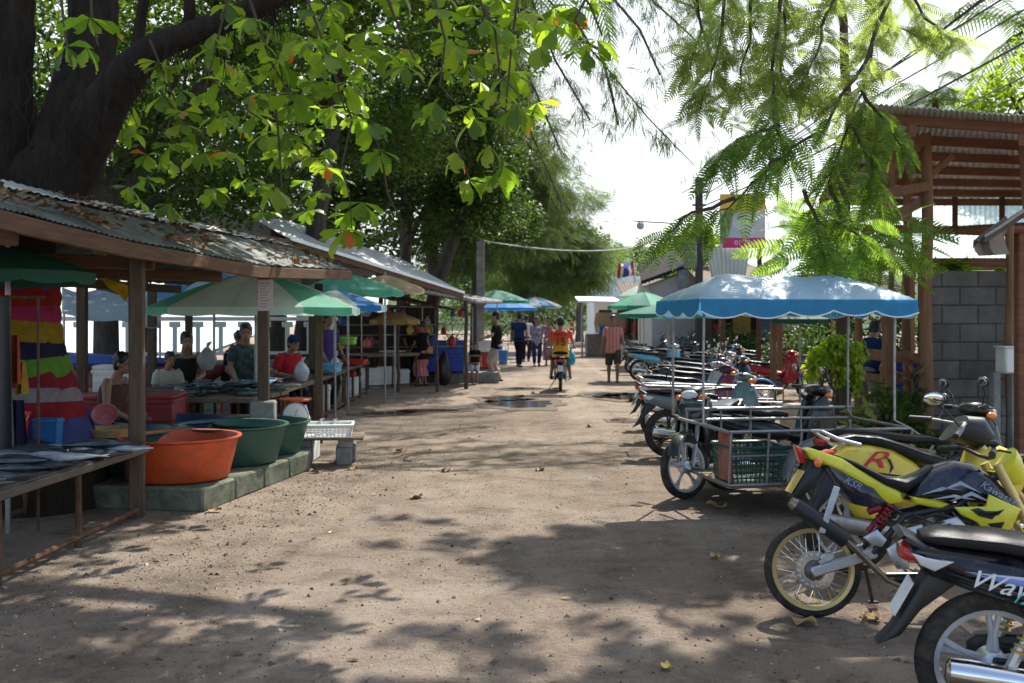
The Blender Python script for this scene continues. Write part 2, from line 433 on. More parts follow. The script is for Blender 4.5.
M_damp = mat('damp_mud', (.125, .098, .074), .9, var=.25, scale=5, bmp=.4, bscale=40)
def puddle(cx, cy, rx, ry, seed, wet=True):
    n = 40; pts = []
    for i in range(n):
        a = 2 * math.pi * i / n
        k = 1 + .45 * mnoise.noise((math.cos(a) * 1.6 + seed * 9.1, math.sin(a) * 1.6, seed)) + .15 * mnoise.noise((math.cos(a) * 5 + seed, math.sin(a) * 5, 2))
        pts.append((cx + rx * k * math.cos(a), cy + ry * k * math.sin(a), 0.014))
    g = G(); g.add([(cx, cy, .014)] + pts, [(0, i + 1, (i + 1) % n + 1) for i in range(n)])
    struct(g.build('puddle', M_pud))
    g = G(); g.add([(cx, cy, .010)] + [(cx + (x - cx) * 1.45 + .06 * math.sin(i), cy + (y - cy) * 1.7, .010) for i, (x, y, z) in enumerate(pts)], [(0, i + 1, (i + 1) % n + 1) for i in range(n)]); struct(g.build('damp_ground', M_damp))
M_pud, _t, _b = nodes('puddle_water'); _b.inputs['Base Color'].default_value = (.05, .04, .03, 1); _b.inputs['Roughness'].default_value = .10
bump(_t, _b, noise(_t, coord(_t), 9, 2), .03, .01)
for i, (px, py, rx, ry) in enumerate([(523, 404, .62, .85), (505, 399, .42, .6), (545, 396.5, .5, .25), (607, 395, .45, .5), (628, 397, .6, .7), (645, 401, .25, .3), (388, 414, .42, .3), (430, 411, .5, .25), (520, 389, .45, .3), (625, 421, .22, .25)]):
    Y = 1620 / (py - 320); puddle(gx(px, Y), Y, rx, ry, i + 1)

# the sea beyond the left railing, a far headland, and the wooded ridge behind the village
M_sea, _t, _b = nodes('sea_water'); _b.inputs['Base Color'].default_value = (.42, .50, .53, 1); _b.inputs['Roughness'].default_value = .12
bump(_t, _b, noise(_t, coord(_t), .9, 5, .7), .5, .3)
g = G(); g.add([(-900, 5, .15), (-9.5, 5, .15), (-14, 46, .15), (-30, 120, .15), (-300, 1500, .15), (-900, 1500, .15)], [(0, 1, 2, 3, 4, 5)], 0, False)
struct(g.build('sea', M_sea))
M_hill = mat('wooded_hill', (.075, .115, .05), .9, var=.5, scale=.5)
g = G(); rows = []
for j, (yy, zz) in enumerate([(150, 0), (165, 9), (185, 15), (215, 17), (260, 0)]):
    rows.append([(x, yy + 6 * mnoise.noise((x * .03, j, 1)), zz * (.75 + .45 * mnoise.noise((x * .02, j * .4, 4)) + .12 * mnoise.noise((x * .14, j, 9)))) for x in np.linspace(-20, 240, 90)])
g.sheet(rows); struct(g.build('hill', M_hill))

# ------------------------------------------------------------------ shared materials
M_wood = mat('weathered_post', (.105, .075, .055), .85, var=.35, scale=4, bmp=.5, bscale=30, stretch=(9, 9, .8))
M_woodx = mat('weathered_beam', (.13, .078, .05), .85, var=.35, scale=4, bmp=.5, bscale=30, stretch=(.8, .8, 9))
M_redlog = mat('red_brown_log', (.24, .130, .078), .75, var=.32, scale=3, bmp=.4, bscale=30, stretch=(8, 8, .7))
M_redbeam = mat('red_brown_beam', (.19, .088, .054), .75, var=.3, scale=3, bmp=.3, bscale=30, stretch=(.7, 4, 8))
M_plank = mat('old_plank', (.24, .185, .13), .85, var=.35, scale=4, bmp=.4, bscale=40, stretch=(2, 10, 10), dirt=.5, dirtcol=(.06, .05, .04))
M_conc = mat('grey_concrete', (.27, .265, .25), .9, var=.25, scale=3, bmp=.4, bscale=50, dirt=.6, dirtcol=(.13, .12, .10))
M_mossconc = mat('mossy_concrete', (.20, .205, .165), .9, var=.3, scale=3, bmp=.5, bscale=50, dirt=.8, dirtcol=(.055, .07, .035))
M_steel = mat('dull_steel', (.33, .33, .33), .45, .8, var=.2, scale=8, dirt=.45, dirtcol=(.16, .10, .06))
M_galv = mat('galvanised_sheet', (.52, .55, .56), .42, .55, var=.15, scale=1.2, dirt=.3, dirtcol=(.22, .16, .11))
M_rust = mat('rusty_iron', (.12, .07, .045), .85, .2, var=.4, scale=10, bmp=.3)
M_black = mat('black_plastic', (.016, .016, .018), .45, var=.2, scale=12, dirt=.12, dirtcol=(.10, .085, .07))
M_rubber = mat('tyre_rubber', (.028, .027, .026), .85, var=.3, scale=14, bmp=.25, bscale=90, dirt=.55, dirtcol=(.13, .105, .08))
M_chrome = mat('chrome', (.72, .73, .75), .14, 1.0, var=.06, scale=9)
M_alu = mat('cast_aluminium', (.55, .56, .57), .38, .75, var=.12, scale=14, dirt=.3, dirtcol=(.16, .13, .10))
M_engine = mat('engine_metal', (.20, .20, .20), .5, .7, var=.35, scale=18, dirt=.5, dirtcol=(.06, .05, .04))
M_seat = mat('seat_vinyl', (.012, .012, .014), .27, spec=.2, var=.2, scale=10, bmp=.2, bscale=300, dirt=.12, dirtcol=(.12, .10, .09))
M_white = mat('white_paint', (.78, .78, .76), .55, var=.06, scale=4, dirt=.2, dirtcol=(.4, .36, .3))
M_foam = mat('white_foam', (.76, .76, .73), .8, var=.06, scale=6, bmp=.2, bscale=90, dirt=.35, dirtcol=(.32, .28, .23))
M_litter = leafmat('dead_leaf', [(0, (.10, .055, .03)), (.5, (.20, .11, .055)), (1, (.30, .19, .10))], .1, .8, (1, 1, 1))

# ------------------------------------------------------------------ concrete ledge and cinder blocks on the left
t = thing('concrete_ledge', 'low mossy concrete ledge carrying the plastic basins', 'ledge')
A0, A1 = Vector((-2.60, 8.42, 0)), Vector((-2.17, 10.85, 0)); dl = (A1 - A0).normalized(); nl = Vector((-dl.y, dl.x, 0))
g = G(); L = (A1 - A0).length; W_ = 1.75
rows = []
for i in range(4):
    a, b_ = L * i / 4 + (.003 if i else 0), L * (i + 1) / 4 - .003
    c = A0 + dl * ((a + b_) / 2) + nl * (W_ / 2); ang = math.atan2(dl.y, dl.x)
    g.box((c.x, c.y, .095 + .004 * (i % 2)), (b_ - a, W_, .21), (0, 0, ang), 0, .02)
g.build('slab', M_mossconc, t)

# ------------------------------------------------------------------ tree trunk helper, roofs with corrugation
def roof_sheet(g, lo, hi, n_across=60, wave=.018, mi=0, th=.006, rowsn=6, sag=0.0):
    """corrugated sheet between two polylines; ribs run from lo to hi"""
    def along(pl, f):
        pl = [Vector(p) for p in pl]; x = f * (len(pl) - 1); i = min(int(x), len(pl) - 2); return pl[i].lerp(pl[i + 1], x - i)
    rows = []
    for r_ in range(rowsn + 1):
        k = r_ / rowsn; row = []
        for j in range(n_across * 2 + 1):
            f = j / (n_across * 2); p = along(lo, f).lerp(along(hi, f), k)
            row.append(p + Vector((0, 0, wave * (1 if j % 2 else -1) * .5 - sag * math.sin(math.pi * k) + .012 * mnoise.noise((f * 14, k * 3, 2)))))
        rows.append(row)
    g.sheet(rows, th, mi, False)
def litter(name_parent, lo, hi, count, seed, kmax=1.0, lift=.03):
    r_ = np.random.default_rng(seed); V = np.array([(-.5, 0, 0), (0, -.25, .06), (.5, 0, 0), (0, .25, .06)]); F = np.array([[0, 1, 2, 3]])
    P = []
    lo = [Vector(p) for p in lo]; hi = [Vector(p) for p in hi]
    while len(P) < count:
        f = r_.random(); k = r_.random() ** 1.3 * kmax
        if mnoise.noise((f * 7, k * 2, seed)) < r_.random() * .5 - .12: continue
        x = f * (len(lo) - 1); i = min(int(x), len(lo) - 2)
        p = lo[i].lerp(lo[i + 1], x - i).lerp(hi[i].lerp(hi[i + 1], x - i), k); P.append((p.x, p.y, p.z + lift + r_.random() * .05))
    P = np.array(P); D = r_.normal(size=(len(P), 3)); D[:, 2] *= .35
    V_, F_ = stamp(V, F, P, frames(D, r_.uniform(-.6, .6, len(P))), r_.uniform(.05, .13, len(P)))
    return npmesh('leaf_litter', V_, F_, M_litter, name_parent)

# near shed on the left: eave sags between px measurements
ex = lambda px: (3.924 / (.128 - (px - 512) / 1000))                         # Y of the eave line seen at px
def eave_pt(px, py): Y = ex(px); return at(px, py, Y)
EAVE = [at(-190, 150, 4.9), eave_pt(0, 206), eave_pt(65, 223), eave_pt(130, 239), eave_pt(200, 252), eave_pt(258, 264), eave_pt(350, 269)]
RID = []
for p in EAVE:
    RID.append(Vector((p.x - .98, p.y + .12, 2.67 - .01 * random.random())))
BACK = [Vector((p.x - 1.25, p.y, 2.10)) for p in RID]
M_grnroof = mat('green_grey_roof_sheet', (.10, .135, .12), .6, .2, var=.35, scale=2.2, dirt=.75, dirtcol=(.065, .048, .035))
t = thing('market_shed', 'nearest low market shed with sagging green metal roof and wooden posts under the big tree', 'shed', (0, 0, 0))
g = G(); roof_sheet(g, EAVE, RID, 70, .013); roof_sheet(g, BACK, RID, 70, .013); rf = g.build('roof', M_grnroof, t)
litter(rf, EAVE, RID, 800, 5)['kind'] = 'stuff'
g = G()                                                                      # bright newer sheet lapped on the ridge
roof_sheet(g, [p.lerp(q_, .80) + Vector((0, 0, .035)) for p, q_ in zip(EAVE[2:], RID[2:])], [q_ + Vector((-.03, 0, .035)) for q_ in RID[2:]], 40, .015, rowsn=2); g.build('ridge_sheet', M_galv, t)
g = G()                                                                      # fascia beam of several boards
for a, b_ in zip(EAVE[:-1], EAVE[1:]):
    a2, b2 = a + Vector((.0, 0, -.085)), b_ + Vector((.0, 0, -.085)); d = b2 - a2
    g.box((a2 + b2) / 2, (d.length + .02, .045, .12), Euler((0, -math.asin(max(-1, min(1, d.z / d.length))), math.atan2(d.y, d.x))), 0, .008)
g.build('fascia_beam', M_woodx, t)
def post(name, x, y, z0, z1, w, m_, parent, round_=False):
    g = G()
    if round_: g.tube([(x + .015 * math.sin(i * 1.7), y + .012 * math.cos(i * 2.3), z0 + (z1 - z0) * i / 6) for i in range(7)], [w / 2 * (1 - .03 * i) for i in range(7)], 10)
    else: g.box((x, y, (z0 + z1) / 2), (w, w, z1 - z0), (0, 0, .15), 0, .012)
    return g.build(name, m_, parent)
post('post', gx(137, 8.2), 8.2, 0, 2.2, .115, M_wood, t)
p2_ = Vector((-2.72, 10.95, 0)); pst = post('post', p2_.x, p2_.y, .3, 2.12, .12, M_wood, t)
g = G(); g.box((p2_.x, p2_.y, .37), (.27, .27, .74), (0, 0, .15), 0, .02); g.build('footing', M_conc, pst)
g = G(); g.box((p2_.x + .035, p2_.y - .067, 1.89), (.16, .008, .34), (0, 0, .1)); ppr = g.build('paper_notice', mat('notice_paper', (.56, .48, .48), .8, var=.1, scale=9), pst)
g = G()
for i in range(9): g.box((p2_.x + .033 - .012 * (i % 3), p2_.y - .0735, 2.02 - i * .032), (.10 - .02 * (i % 3), .002, .008), (0, 0, .1))
g.build('print_lines', mat('faded_print', (.22, .18, .19), .8, var=.1), ppr)
for y, z in ((8.25, 2.13), (9.6, 2.08), (6.4, 2.2)):
    g = G(); x0 = -3.1 + .128 * (y - 8.2); g.box((x0 - 1.2, y, z), (2.6, .06, .11), (0, .03, .12), 0, .01); g.build('crossbeam', M_woodx, t)
for (x, y) in ((-5.1, 8.6), (-4.9, 11.4), (-4.75, 13.2), (-2.55, 13.2)): post('post', x, y, 0, 2.1, .11, M_wood, t)
g = G(); g.box((-4.95, 9.9, 2.03), (.07, 7.2, .1), (0, 0, -.13)); g.box((-3.9, 9.4, 2.62), (.06, 8.6, .09), (0, 0, -.128)); g.build('purlin', M_woodx, t)

# second shed: metal roof edged with painted sky glare, above a low rusty lean-to lip
t = thing('market_shed', 'farther market shed with a bright glare-edged roof over blue crates', 'shed')
A = at(290, 238, 16.6); B = at(463, 292, 23.2); C_ = at(256, 240, 15.2)
lo = [A.lerp(B, i / 6) + Vector((0, 0, .0)) for i in range(7)]; hi = [p + Vector((-1.5, .9, .80)) for p in lo]
g = G(); roof_sheet(g, lo, hi, 60, .02); g2 = g
bk = [p + Vector((-3.6, 1.8, -.15)) for p in lo]; roof_sheet(g, bk, hi, 60, .02); g.build('roof', mat('pale_roof_sheet', (.70, .73, .75), .4, .4, var=.1, scale=2, dirt=.2), t)
g = G(); d = (B - A); g.box((A + B) / 2 - Vector((0, 0, .09)), (d.length, .04, .13), Euler((0, -math.asin(max(-1, min(1, d.z / d.length))), math.atan2(d.y, d.x))), 0, .01)
fl = G(); fl.box((A + B) / 2 - Vector((-.03, .035, .012)), (d.length + .05, .012, .06), Euler((0, -math.asin(max(-1, min(1, d.z / d.length))), math.atan2(d.y, d.x)))); fl.build('edge_sky_glare', mat('painted_sky_glare', (.80, .82, .84), .45, .1, var=.06, dirt=.2), t)  # white strip added to paint the sky's reflection along the roof edge
g.box((C_ + A) / 2 + Vector((0, 0, -.02)), ((C_ - A).length + .2, .05, .10), Euler((0, -.02, math.atan2((A - C_).y, (A - C_).x)))); g.build('fascia_beam', M_woodx, t)
M_lip = mat('weathered_lean_to_sheet', (.20, .21, .21), .6, .3, var=.35, scale=3, dirt=.7)
lo2 = [at(393, 289, 19.2), at(416, 289, 20.8), at(445, 294, 22.2), at(478, 301, 24.2), at(503, 301, 26.8)]
hi2 = [p + Vector((-1.9, .8, .36)) for p in lo2]
g = G(); roof_sheet(g, lo2, hi2, 50, .04, th=.05); rf = g.build('lean_to_roof', M_lip, t); litter(rf, lo2, hi2, 160, 8)['kind'] = 'stuff'
for (px, py, Y, w) in ((466, 389, 23.5, .10), (437, 392, 22.5, .07), (398, 392, 22.5, .08)): post('post', gx(px, Y), Y, 0, 2.15, w, M_wood, t, True)
for (x, y) in ((-5.3, 16.4), (-4.2, 20.2), (-3.2, 24.4), (-3.4, 17)): post('post', x, y, 0, 2.75, .11, M_wood, t)
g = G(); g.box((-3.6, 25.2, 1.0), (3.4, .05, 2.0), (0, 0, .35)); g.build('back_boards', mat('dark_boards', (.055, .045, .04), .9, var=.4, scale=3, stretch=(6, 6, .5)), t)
g = G()
for k in range(6):
    a = at(395 + k * 12, 300 + k * 2, 20.3 + k * .6); g.tube([a, a + Vector((-1.5, 1.2, .35))], .03, 6)
g.build('rafter', M_wood, t)
# grey concrete stub pole with cable
t = thing('concrete_pole', 'short grey concrete pole rising behind the lean-to roof', 'pole'); post('shaft', gx(480.5, 27.4), 27.4, 0, gz(239, 27.4), .20, M_conc, t)
g = G(); g.box((gx(480.5, 27.4), 27.4, gz(239, 27.4) - .25), (.5, .08, .06)); g.build('bracket', M_rust, t)

# ------------------------------------------------------------------ promenade wall with white railing by the sea
t = thing('seawall', 'pale concrete sea wall beneath the white railing', 'wall'); g = G(); g.box((-8.2, 17.0, .45), (10.5, .3, .9), (0, 0, .30), 0, .02); g.build('wall_block', M_conc, t)
t = thing('railing', 'white concrete railing with square posts along the seafront', 'railing', (-8.2, 17.0, .9), .30)
g = G(); g.box((0, 0, .74), (10.4, .13, .07), None, 0, .01); g.box((0, 0, .12), (10.4, .11, .06), None, 0, .01); g.build('rail', M_white, t)
g = G()
for i in range(27):
    x = -5.07 + i * .39; g.box((x, 0, .40), (.075, .09, .56), None, 0, .008); g.box((x, 0, .64), (.19, .085, .10), None, 0, .01)
g.build('balusters', M_white, t)

# ------------------------------------------------------------------ right side: block wall, log pavilion, pale roofs
def block_material():
    m, t_, b = nodes('cinder_block_wall'); c = coord(t_)
    mp = N(t_, 'ShaderNodeMapping'); mp.inputs['Rotation'].default_value = (R(90), 0, 0); t_.links.new(c, mp.inputs[0])
    br = N(t_, 'ShaderNodeTexBrick'); br.offset = .5
    br.inputs['Scale'].default_value = 1.0; br.inputs['Brick Width'].default_value = .44; br.inputs['Row Height'].default_value = .225; br.inputs['Mortar Size'].default_value = .011
    br.inputs['Color1'].default_value = (.110, .103, .096, 1); br.inputs['Color2'].default_value = (.160, .150, .140, 1); br.inputs['Mortar'].default_value = (.062, .058, .055, 1)
    br.inputs['Bias'].default_value = 0.0; br.inputs['Mortar Smooth'].default_value = .3
    t_.links.new(mp.outputs[0], br.inputs['Vector'])
    n1 = noise(t_, c, 1.7, 6, .7); c1 = mixc(t_, .9, br.outputs['Color'], ramp(t_, n1, [(.3, (.5, .48, .46)), (.7, (1.35, 1.34, 1.32))]), 'MULTIPLY')
    n2 = noise(t_, c, 70, 4, .7); c2 = mixc(t_, .5, c1, ramp(t_, n2, [(.3, (.7,) * 3), (.7, (1.2,) * 3)]), 'MULTIPLY')
    t_.links.new(c2, b.inputs['Base Color']); b.inputs['Roughness'].default_value = .92
    h = N(t_, 'ShaderNodeMath', operation='MULTIPLY_ADD'); t_.links.new(br.outputs['Fac'], h.inputs[0]); h.inputs[1].default_value = -1.5; t_.links.new(n2, h.inputs[2])
    bump(t_, b, h.outputs[0], .7, .012); return m
YW = 12.2
t = thing('block_wall', 'unpainted grey cinder block wall behind the parked motorbikes', 'wall', (gx(924, YW), YW, 0))
g = G(); g.box((1.6, .1, 1.11), (3.2, .19, 2.22), None, 0, .006); g.build('masonry', block_material(), t)

t = thing('log_pavilion', 'open pavilion with red-brown log posts and a high corrugated roof', 'pavilion')
M_under = mat('roof_sheet_grey', (.55, .55, .56), .6, .0, var=.15, scale=1.5, dirt=.3)
nl_, nr_ = at(868, 103, 10.9), at(1120, 123, 10.6)
fl_, fr_ = at(800, 246, 20.0), at(1010, 190, 17.0)
fl_ = Vector((nl_.x + 1.2, 16.6, 3.62)); fr_ = Vector((nr_.x + 4.2, 16.6, 3.62))
g = G(); roof_sheet(g, [nl_, nr_], [fl_, fr_], 46, .022, th=.008); g.build('roof', M_under, t)
for k in range(7):
    f = .05 + k * .152; a, b_ = nl_.lerp(fl_, f), nr_.lerp(fr_, f); g = G(); d = b_ - a
    g.box((a + b_) / 2 - Vector((0, 0, .08)), (d.length, .06, .11), Euler((0, -math.asin(max(-1, min(1, d.z / d.length))), math.atan2(d.y, d.x))), 0, .006); g.build('purlin', M_redbeam, t)
for f in (.18, .62):
    a, b_ = nl_.lerp(nr_, f), fl_.lerp(fr_, f); d = b_ - a; g = G()
    g.box((a + b_) / 2 - Vector((0, 0, .26)), (d.length, .08, .14), Euler((0, -math.asin(max(-1, min(1, d.z / d.length))), math.atan2(d.y, d.x))), 0, .006); g.build('rafter', M_redbeam, t)
P1 = (gx(926.5, 12.0), 12.0); P2_ = (gx(907, 13.6), 13.6); P3 = (gx(891, 14.6), 14.6)
post('post', *P1, 0, gz(133, 12), .155, M_redlog, t, True); post('post', *P2_, 0, gz(160, 13.6), .14, M_redlog, t, True)
post('post', gx(887, 12.6), 12.6, 0, 1.75, .17, M_redlog, t, True); post('post', gx(858, 13.4), 13.4, 0, 1.9, .12, M_redlog, t, True); post('post', P3[0], 14.6, 0, 3.5, .1, M_redlog, t, True)
def bar(a, b_, w, h, m_, parent, name='brace'):
    a, b_ = Vector(a), Vector(b_); d = b_ - a; g = G(); g.box((a + b_) / 2, (d.length, w, h), Euler((0, -math.asin(max(-1, min(1, d.z / d.length))), math.atan2(d.y, d.x))), 0, .005); return g.build(name, m_, parent)
bar(at(866, 196, 11.9), at(930, 186, 11.9), .05, .11, M_redlog, t); bar(at(884, 172, 11.94), at(928, 134, 11.94), .06, .14, M_redlog, t)
bar(at(880, 202, 11.86), at(930, 233, 11.86), .05, .10, M_redlog, t); bar(at(862, 234, 12.05), at(924, 200, 12.05), .05, .12, M_redlog, t)
bar(at(930, 176, 12.1), at(953, 155, 12.1), .05, .08, M_redlog, t); bar(at(880, 195, 12.0), at(880, 150, 12.0) , .05, .05, M_redlog, t) if False else None
bar(at(892, 172, 12.0), at(892, 206, 12.0), .05, .05, M_redlog, t); bar(at(880, 184, 12.0), at(880, 200, 12.0), .05, .05, M_redlog, t)
bar(at(840, 262, 13), at(1040, 262, 12.9), .07, .10, M_redbeam, t, 'tie_beam'); bar(at(800, 225, 16.2), at(1040, 234, 16.2), .07, .12, M_redbeam, t, 'tie_beam'); bar(at(930, 229, 15.6), at(1040, 223, 15.6), .04, .05, M_rust, t, 'tie_beam')
for px in (955, 1002): bar(at(px, 192, 15.7), at(px, 234, 15.7), .06, .07, M_rust, t, 'hanger')
# low rail at the front of the pavilion
for a, b_, h in ((at(868, 354, 13.3), at(928, 360, 12.4), .14), (at(880, 368, 12.9), at(902, 376, 12.6), .07), (at(845, 374, 13.2), at(905, 381, 12.7), .09), (at(902, 352, 12.5), at(924, 362, 12.3), .08)):
    bar(a, b_, .05, h, M_redlog, t, 'rail')
# lower pale green roofs behind the pavilion
M_pale = mat('pale_green_roof', (.50, .60, .56), .5, .2, var=.12, scale=1.2, dirt=.25, dirtcol=(.3, .3, .26))
for lab, a, b_, c, d in (('upper pale green corrugated roof behind the pavilion', at(925, 226, 19), at(1110, 222, 19), at(925, 194, 21.5), at(1110, 192, 21.5)),
                         ('lower pale green corrugated roof behind the block wall', at(905, 265, 16.8), at(1100, 262, 16.8), at(905, 232, 18.2), at(1100, 230, 18.2)),
                         ('low pale roof partly hidden by the feathery tree', at(768, 278, 19.5), at(915, 262, 19.5), at(775, 240, 22), at(915, 218, 22))):
    t = thing('corrugated_roof_shed', lab, 'shed'); g = G(); roof_sheet(g, [a, b_], [c, d], 36, .03, th=.01); g.build('roof', M_pale, t)
    for p in (a, b_, c, d): post('post', p.x + .1 * (1 if p in (a, c) else -1), p.y, 0, p.z - .03, .1, M_redlog, t)
    bar(a - Vector((0, .02, .06)), b_ - Vector((0, .02, .06)), .05, .10, M_redbeam, t, 'fascia_beam')
# little thatched lean-to at the right edge
t = thing('roadside_hut', 'small dark hut with ragged shingle roof and hanging sacking at the right edge', 'hut')
a, b_ = at(972, 238, 10.3), at(1090, 206, 9.3); g = G()
roof_sheet(g, [at(973, 242, 10.6), at(985, 236, 9.6)], [at(1075, 178, 10.6), at(1090, 168, 9.6)], 10, .03, th=.05); g.build('roof', mat('old_shingle', (.10, .085, .075), .95, var=.4, scale=9, bmp=.8), t)
g = G(); rows = [[at(976 + 3 * math.sin(k * 2) + i * 7.6, 238 - i * 5.6 + k * (4.2 + 1.3 * i), 9.9 + .06 * math.sin(i * 2.1)) for i in range(5)] for k in range(5)]
g.sheet(rows, .012); g.build('sacking', mat('grey_sacking', (.26, .225, .205), .95, var=.2, scale=9, bmp=.4), t)
post('post', gx(1010, 11.6), 11.6, 0, 2.75, .12, M_redlog, t, True); post('post', gx(1020, 10.1), 10.1, 0, 2.5, .09, M_redbeam, t)
# white service box on concrete stumps
t = thing('service_box', 'white metal service box on grey stumps beside the block wall', 'box'); g = G(); g.box((gx(1016, 11.3), 11.3, gz(360, 11.3)), (.36, .25, .30), None, 0, .02); bx_ = g.build('cabinet', M_white, t)
g = G(); g.box((gx(1016, 11.3), 11.3, gz(347, 11.3)), (.39, .28, .02), None, 0, .005); g.build('lid', M_white, bx_)
for px, y0 in ((995, 372), (1013, 374)): post('stump', gx(px, 11.25), 11.25, 0, gz(y0, 11.25), .09, M_conc, t)

# ------------------------------------------------------------------ billboard, house, white building, utility pole
t = thing('billboard', 'yellow and white billboard with a pink strip over a metal funnel', 'billboard'); YB = 24.4
g = G(); a, b_ = at(720, 195, YB), at(765, 248, YB); g.box(((a.x + b_.x) / 2, YB, (a.z + b_.z) / 2), (b_.x - a.x, .06, a.z - b_.z)); pan = g.build('panel', blotch('poster_print', [(.62, .63, .68), (.72, .73, .76), (.50, .54, .62), (.66, .60, .62)], 2.2), t)
g = G(); g.box(((a.x + b_.x) / 2, YB - .034, a.z - .2), (b_.x - a.x, .006, .44)); g.build('yellow_band', mat('poster_yellow', (.78, .50, .06), .6, var=.1), pan)
g = G(); c = at(744, 243, YB); g.box((c.x, YB - .034, c.z), (at(765, 0, YB).x - at(722, 0, YB).x, .006, .25)); st = g.build('pink_strip', mat('poster_pink', (.62, .03, .16), .6, var=.08), pan)
text_mesh('01 39-21.', .17, .004, M_white, st, Matrix.Translation((c.x + .08, YB - .041, c.z)) @ FACE_NEAR)
g = G(); q4 = [at(708, 248, YB + .1), at(750, 248, YB + .1), at(745, 280, YB + .1), at(714, 280, YB + .1)]
roof_sheet(g, [q4[0], q4[1]], [q4[3], q4[2]], 9, .0, th=.0, rowsn=2)
rows = [[q4[0].lerp(q4[1], j / 18).lerp(q4[3].lerp(q4[2], j / 18), k / 2) + Vector((0, .03 * (j % 2), 0)) for j in range(19)] for k in range(3)]
g = G(); g.sheet(rows, 0, 0, False); g.sheet([[p + Vector((0, .25, 0)) for p in r_] for r_ in rows], 0, 0, False); g.build('funnel_sheet', mat('pale_funnel', (.60, .62, .58), .6, .2, var=.1, scale=2), t)
for px in (724, 760): bar(at(px, 205, YB + .25), Vector((gx(px, YB), YB + .25, 0)) + Vector((.02, 0, 0)), .1, .1, M_rust, t, 'leg')
t = thing('dark_roof_house', 'low house with a black sloping roof and pale gable left of the billboard', 'house')
g = G(); a, b_, c = at(641, 281, 33), at(682, 266, 33), at(712, 256, 33)
for k in range(1):
    bot = [a + Vector((0, 0, 0)), b_, c]; top = [p + Vector((.6, 5, .9)) for p in bot]
roof_sheet(g, bot, top, 20, .02, th=.12); g.build('roof', mat('black_roof', (.03, .028, .03), .95, var=.3, spec=.1), t)
g = G(); w0 = [at(652, 282, 33.3), at(705, 262, 33.3)]; g.add([(w0[0].x, 33.3, 0), (w0[1].x, 33.3, 0), (w0[1].x, 33.3, w0[1].z - .1), (w0[0].x, 33.3, w0[0].z - .1), (w0[0].x, 37, 0), (w0[1].x, 37, 0), (w0[1].x, 37, w0[1].z - .1), (w0[0].x, 37, w0[0].z - .1)], [(0, 1, 2, 3), (5, 4, 7, 6), (0, 4, 7, 3)][:2] + [(4, 0, 3, 7), (1, 5, 6, 2)], 0, False); g.build('wall', mat('pale_wall', (.50, .50, .49), .8, var=.1, scale=1), t)
g = G(); g.box((at(685, 275, 33).x, 33.2, at(685, 275, 33).z), (.40, .1, .75)); g.build('shutter', mat('grey_blue_shutter', (.30, .37, .40), .7), t)
t = thing('white_building', 'white low building with a flat sunlit parapet at the far end of the street', 'building')
YE = 62; g = G(); a, b_ = at(594, 276, YE), at(655, 300, YE)
g.box(((a.x + b_.x) / 2, YE + 3, a.z / 2 - .1), (b_.x - a.x, 6, a.z + .2)); g.build('wall', M_white, t)
g = G(); g.box(((a.x + b_.x) / 2, YE - .6, at(0, 299, YE).z), (b_.x - a.x + .8, 2.2, .12), (.06, 0, 0)); g.build('awning', M_galv, t)
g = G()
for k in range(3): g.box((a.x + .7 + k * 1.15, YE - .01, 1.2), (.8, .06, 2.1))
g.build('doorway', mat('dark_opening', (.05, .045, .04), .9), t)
# pale-roofed vendor stalls under it
t = thing('vendor_stall', 'far vendor stall with a white awning beside the walking man', 'stall'); YS = 45
g = G(); g.box((at(612, 0, YS).x, YS, at(0, 300, YS).z), (3.2, 2.4, .08), (.10, .02, 0)); g.build('awning', M_white, t)
for dx in (-1.4, 1.4): post('post', at(612, 0, YS).x + dx, YS - .8, 0, 2.4, .08, M_steel, t)
g = G(); g.box((at(610, 0, YS).x, YS, .5), (2.2, 1.0, 1.0), None, 0, .04); g.build('counter', mat('counter_paint', (.26, .22, .18), .8, dirt=.5), t)
g = G(); g.lathe([(.0, 0), (.75, 0), (.85, .45), (.75, .9), (0, .9)], (at(608, 0, YS).x + .2, YS - .2, 1.05), n=18); g.build('basket_stack', mat('wicker', (.34, .22, .13), .9, var=.4, scale=20, bmp=.5), t)

t = thing('utility_pole', 'dark utility pole with a street lamp arm and cables right of the road', 'pole'); YP = 30
xp = gx(699, YP); post('shaft', xp, YP, 0, gz(178, YP), .19, mat('dark_pole', (.06, .058, .06), .8, var=.2), t)
g = G(); g.box((xp, YP, gz(192, YP)), (.5, .07, .07)); g.build('crossarm', M_rust, t); g = G(); g.box((xp, YP, gz(205, YP)), (.4, .07, .06)); g.build('crossarm', M_rust, t)
g = G(); g.box((xp - .28, YP - .1, gz(255, YP)), (.35, .3, .8), None, 0, .03); g.build('meter_box', mat('grey_meter', (.22, .24, .25), .6), t)
g = G(); g.tube([(xp, YP, gz(225, YP)), (xp - .8, YP - .05, gz(223, YP)), (xp - 1.95, YP - .1, gz(221, YP))], .035, 6); arm = g.build('lamp_arm', mat('pale_blue_arm', (.42, .50, .55), .5, .3), t)
g = G(); g.ell((gx(640, YP), YP - .1, gz(226, YP)), (.12, .12, .12)); g.build('lamp_globe', mat('lamp_globe_glass', (.45, .47, .50), .25), arm)
def cable(name, a, b_, sag, r_, label, n=24, group='overhead cables', m_=None):
    a, b_ = Vector(a), Vector(b_); g = G()
    g.tube([a.lerp(b_, i / n) - Vector((0, 0, sag * 4 * (i / n) * (1 - i / n))) for i in range(n + 1)], r_, 5)
    o = g.build(name, m_ or M_black); tag(o, label, 'cable', group); return o
M_cable = mat('cable_black', (.012, .012, .013), .6)
top = Vector((xp, YP, gz(196, YP)))
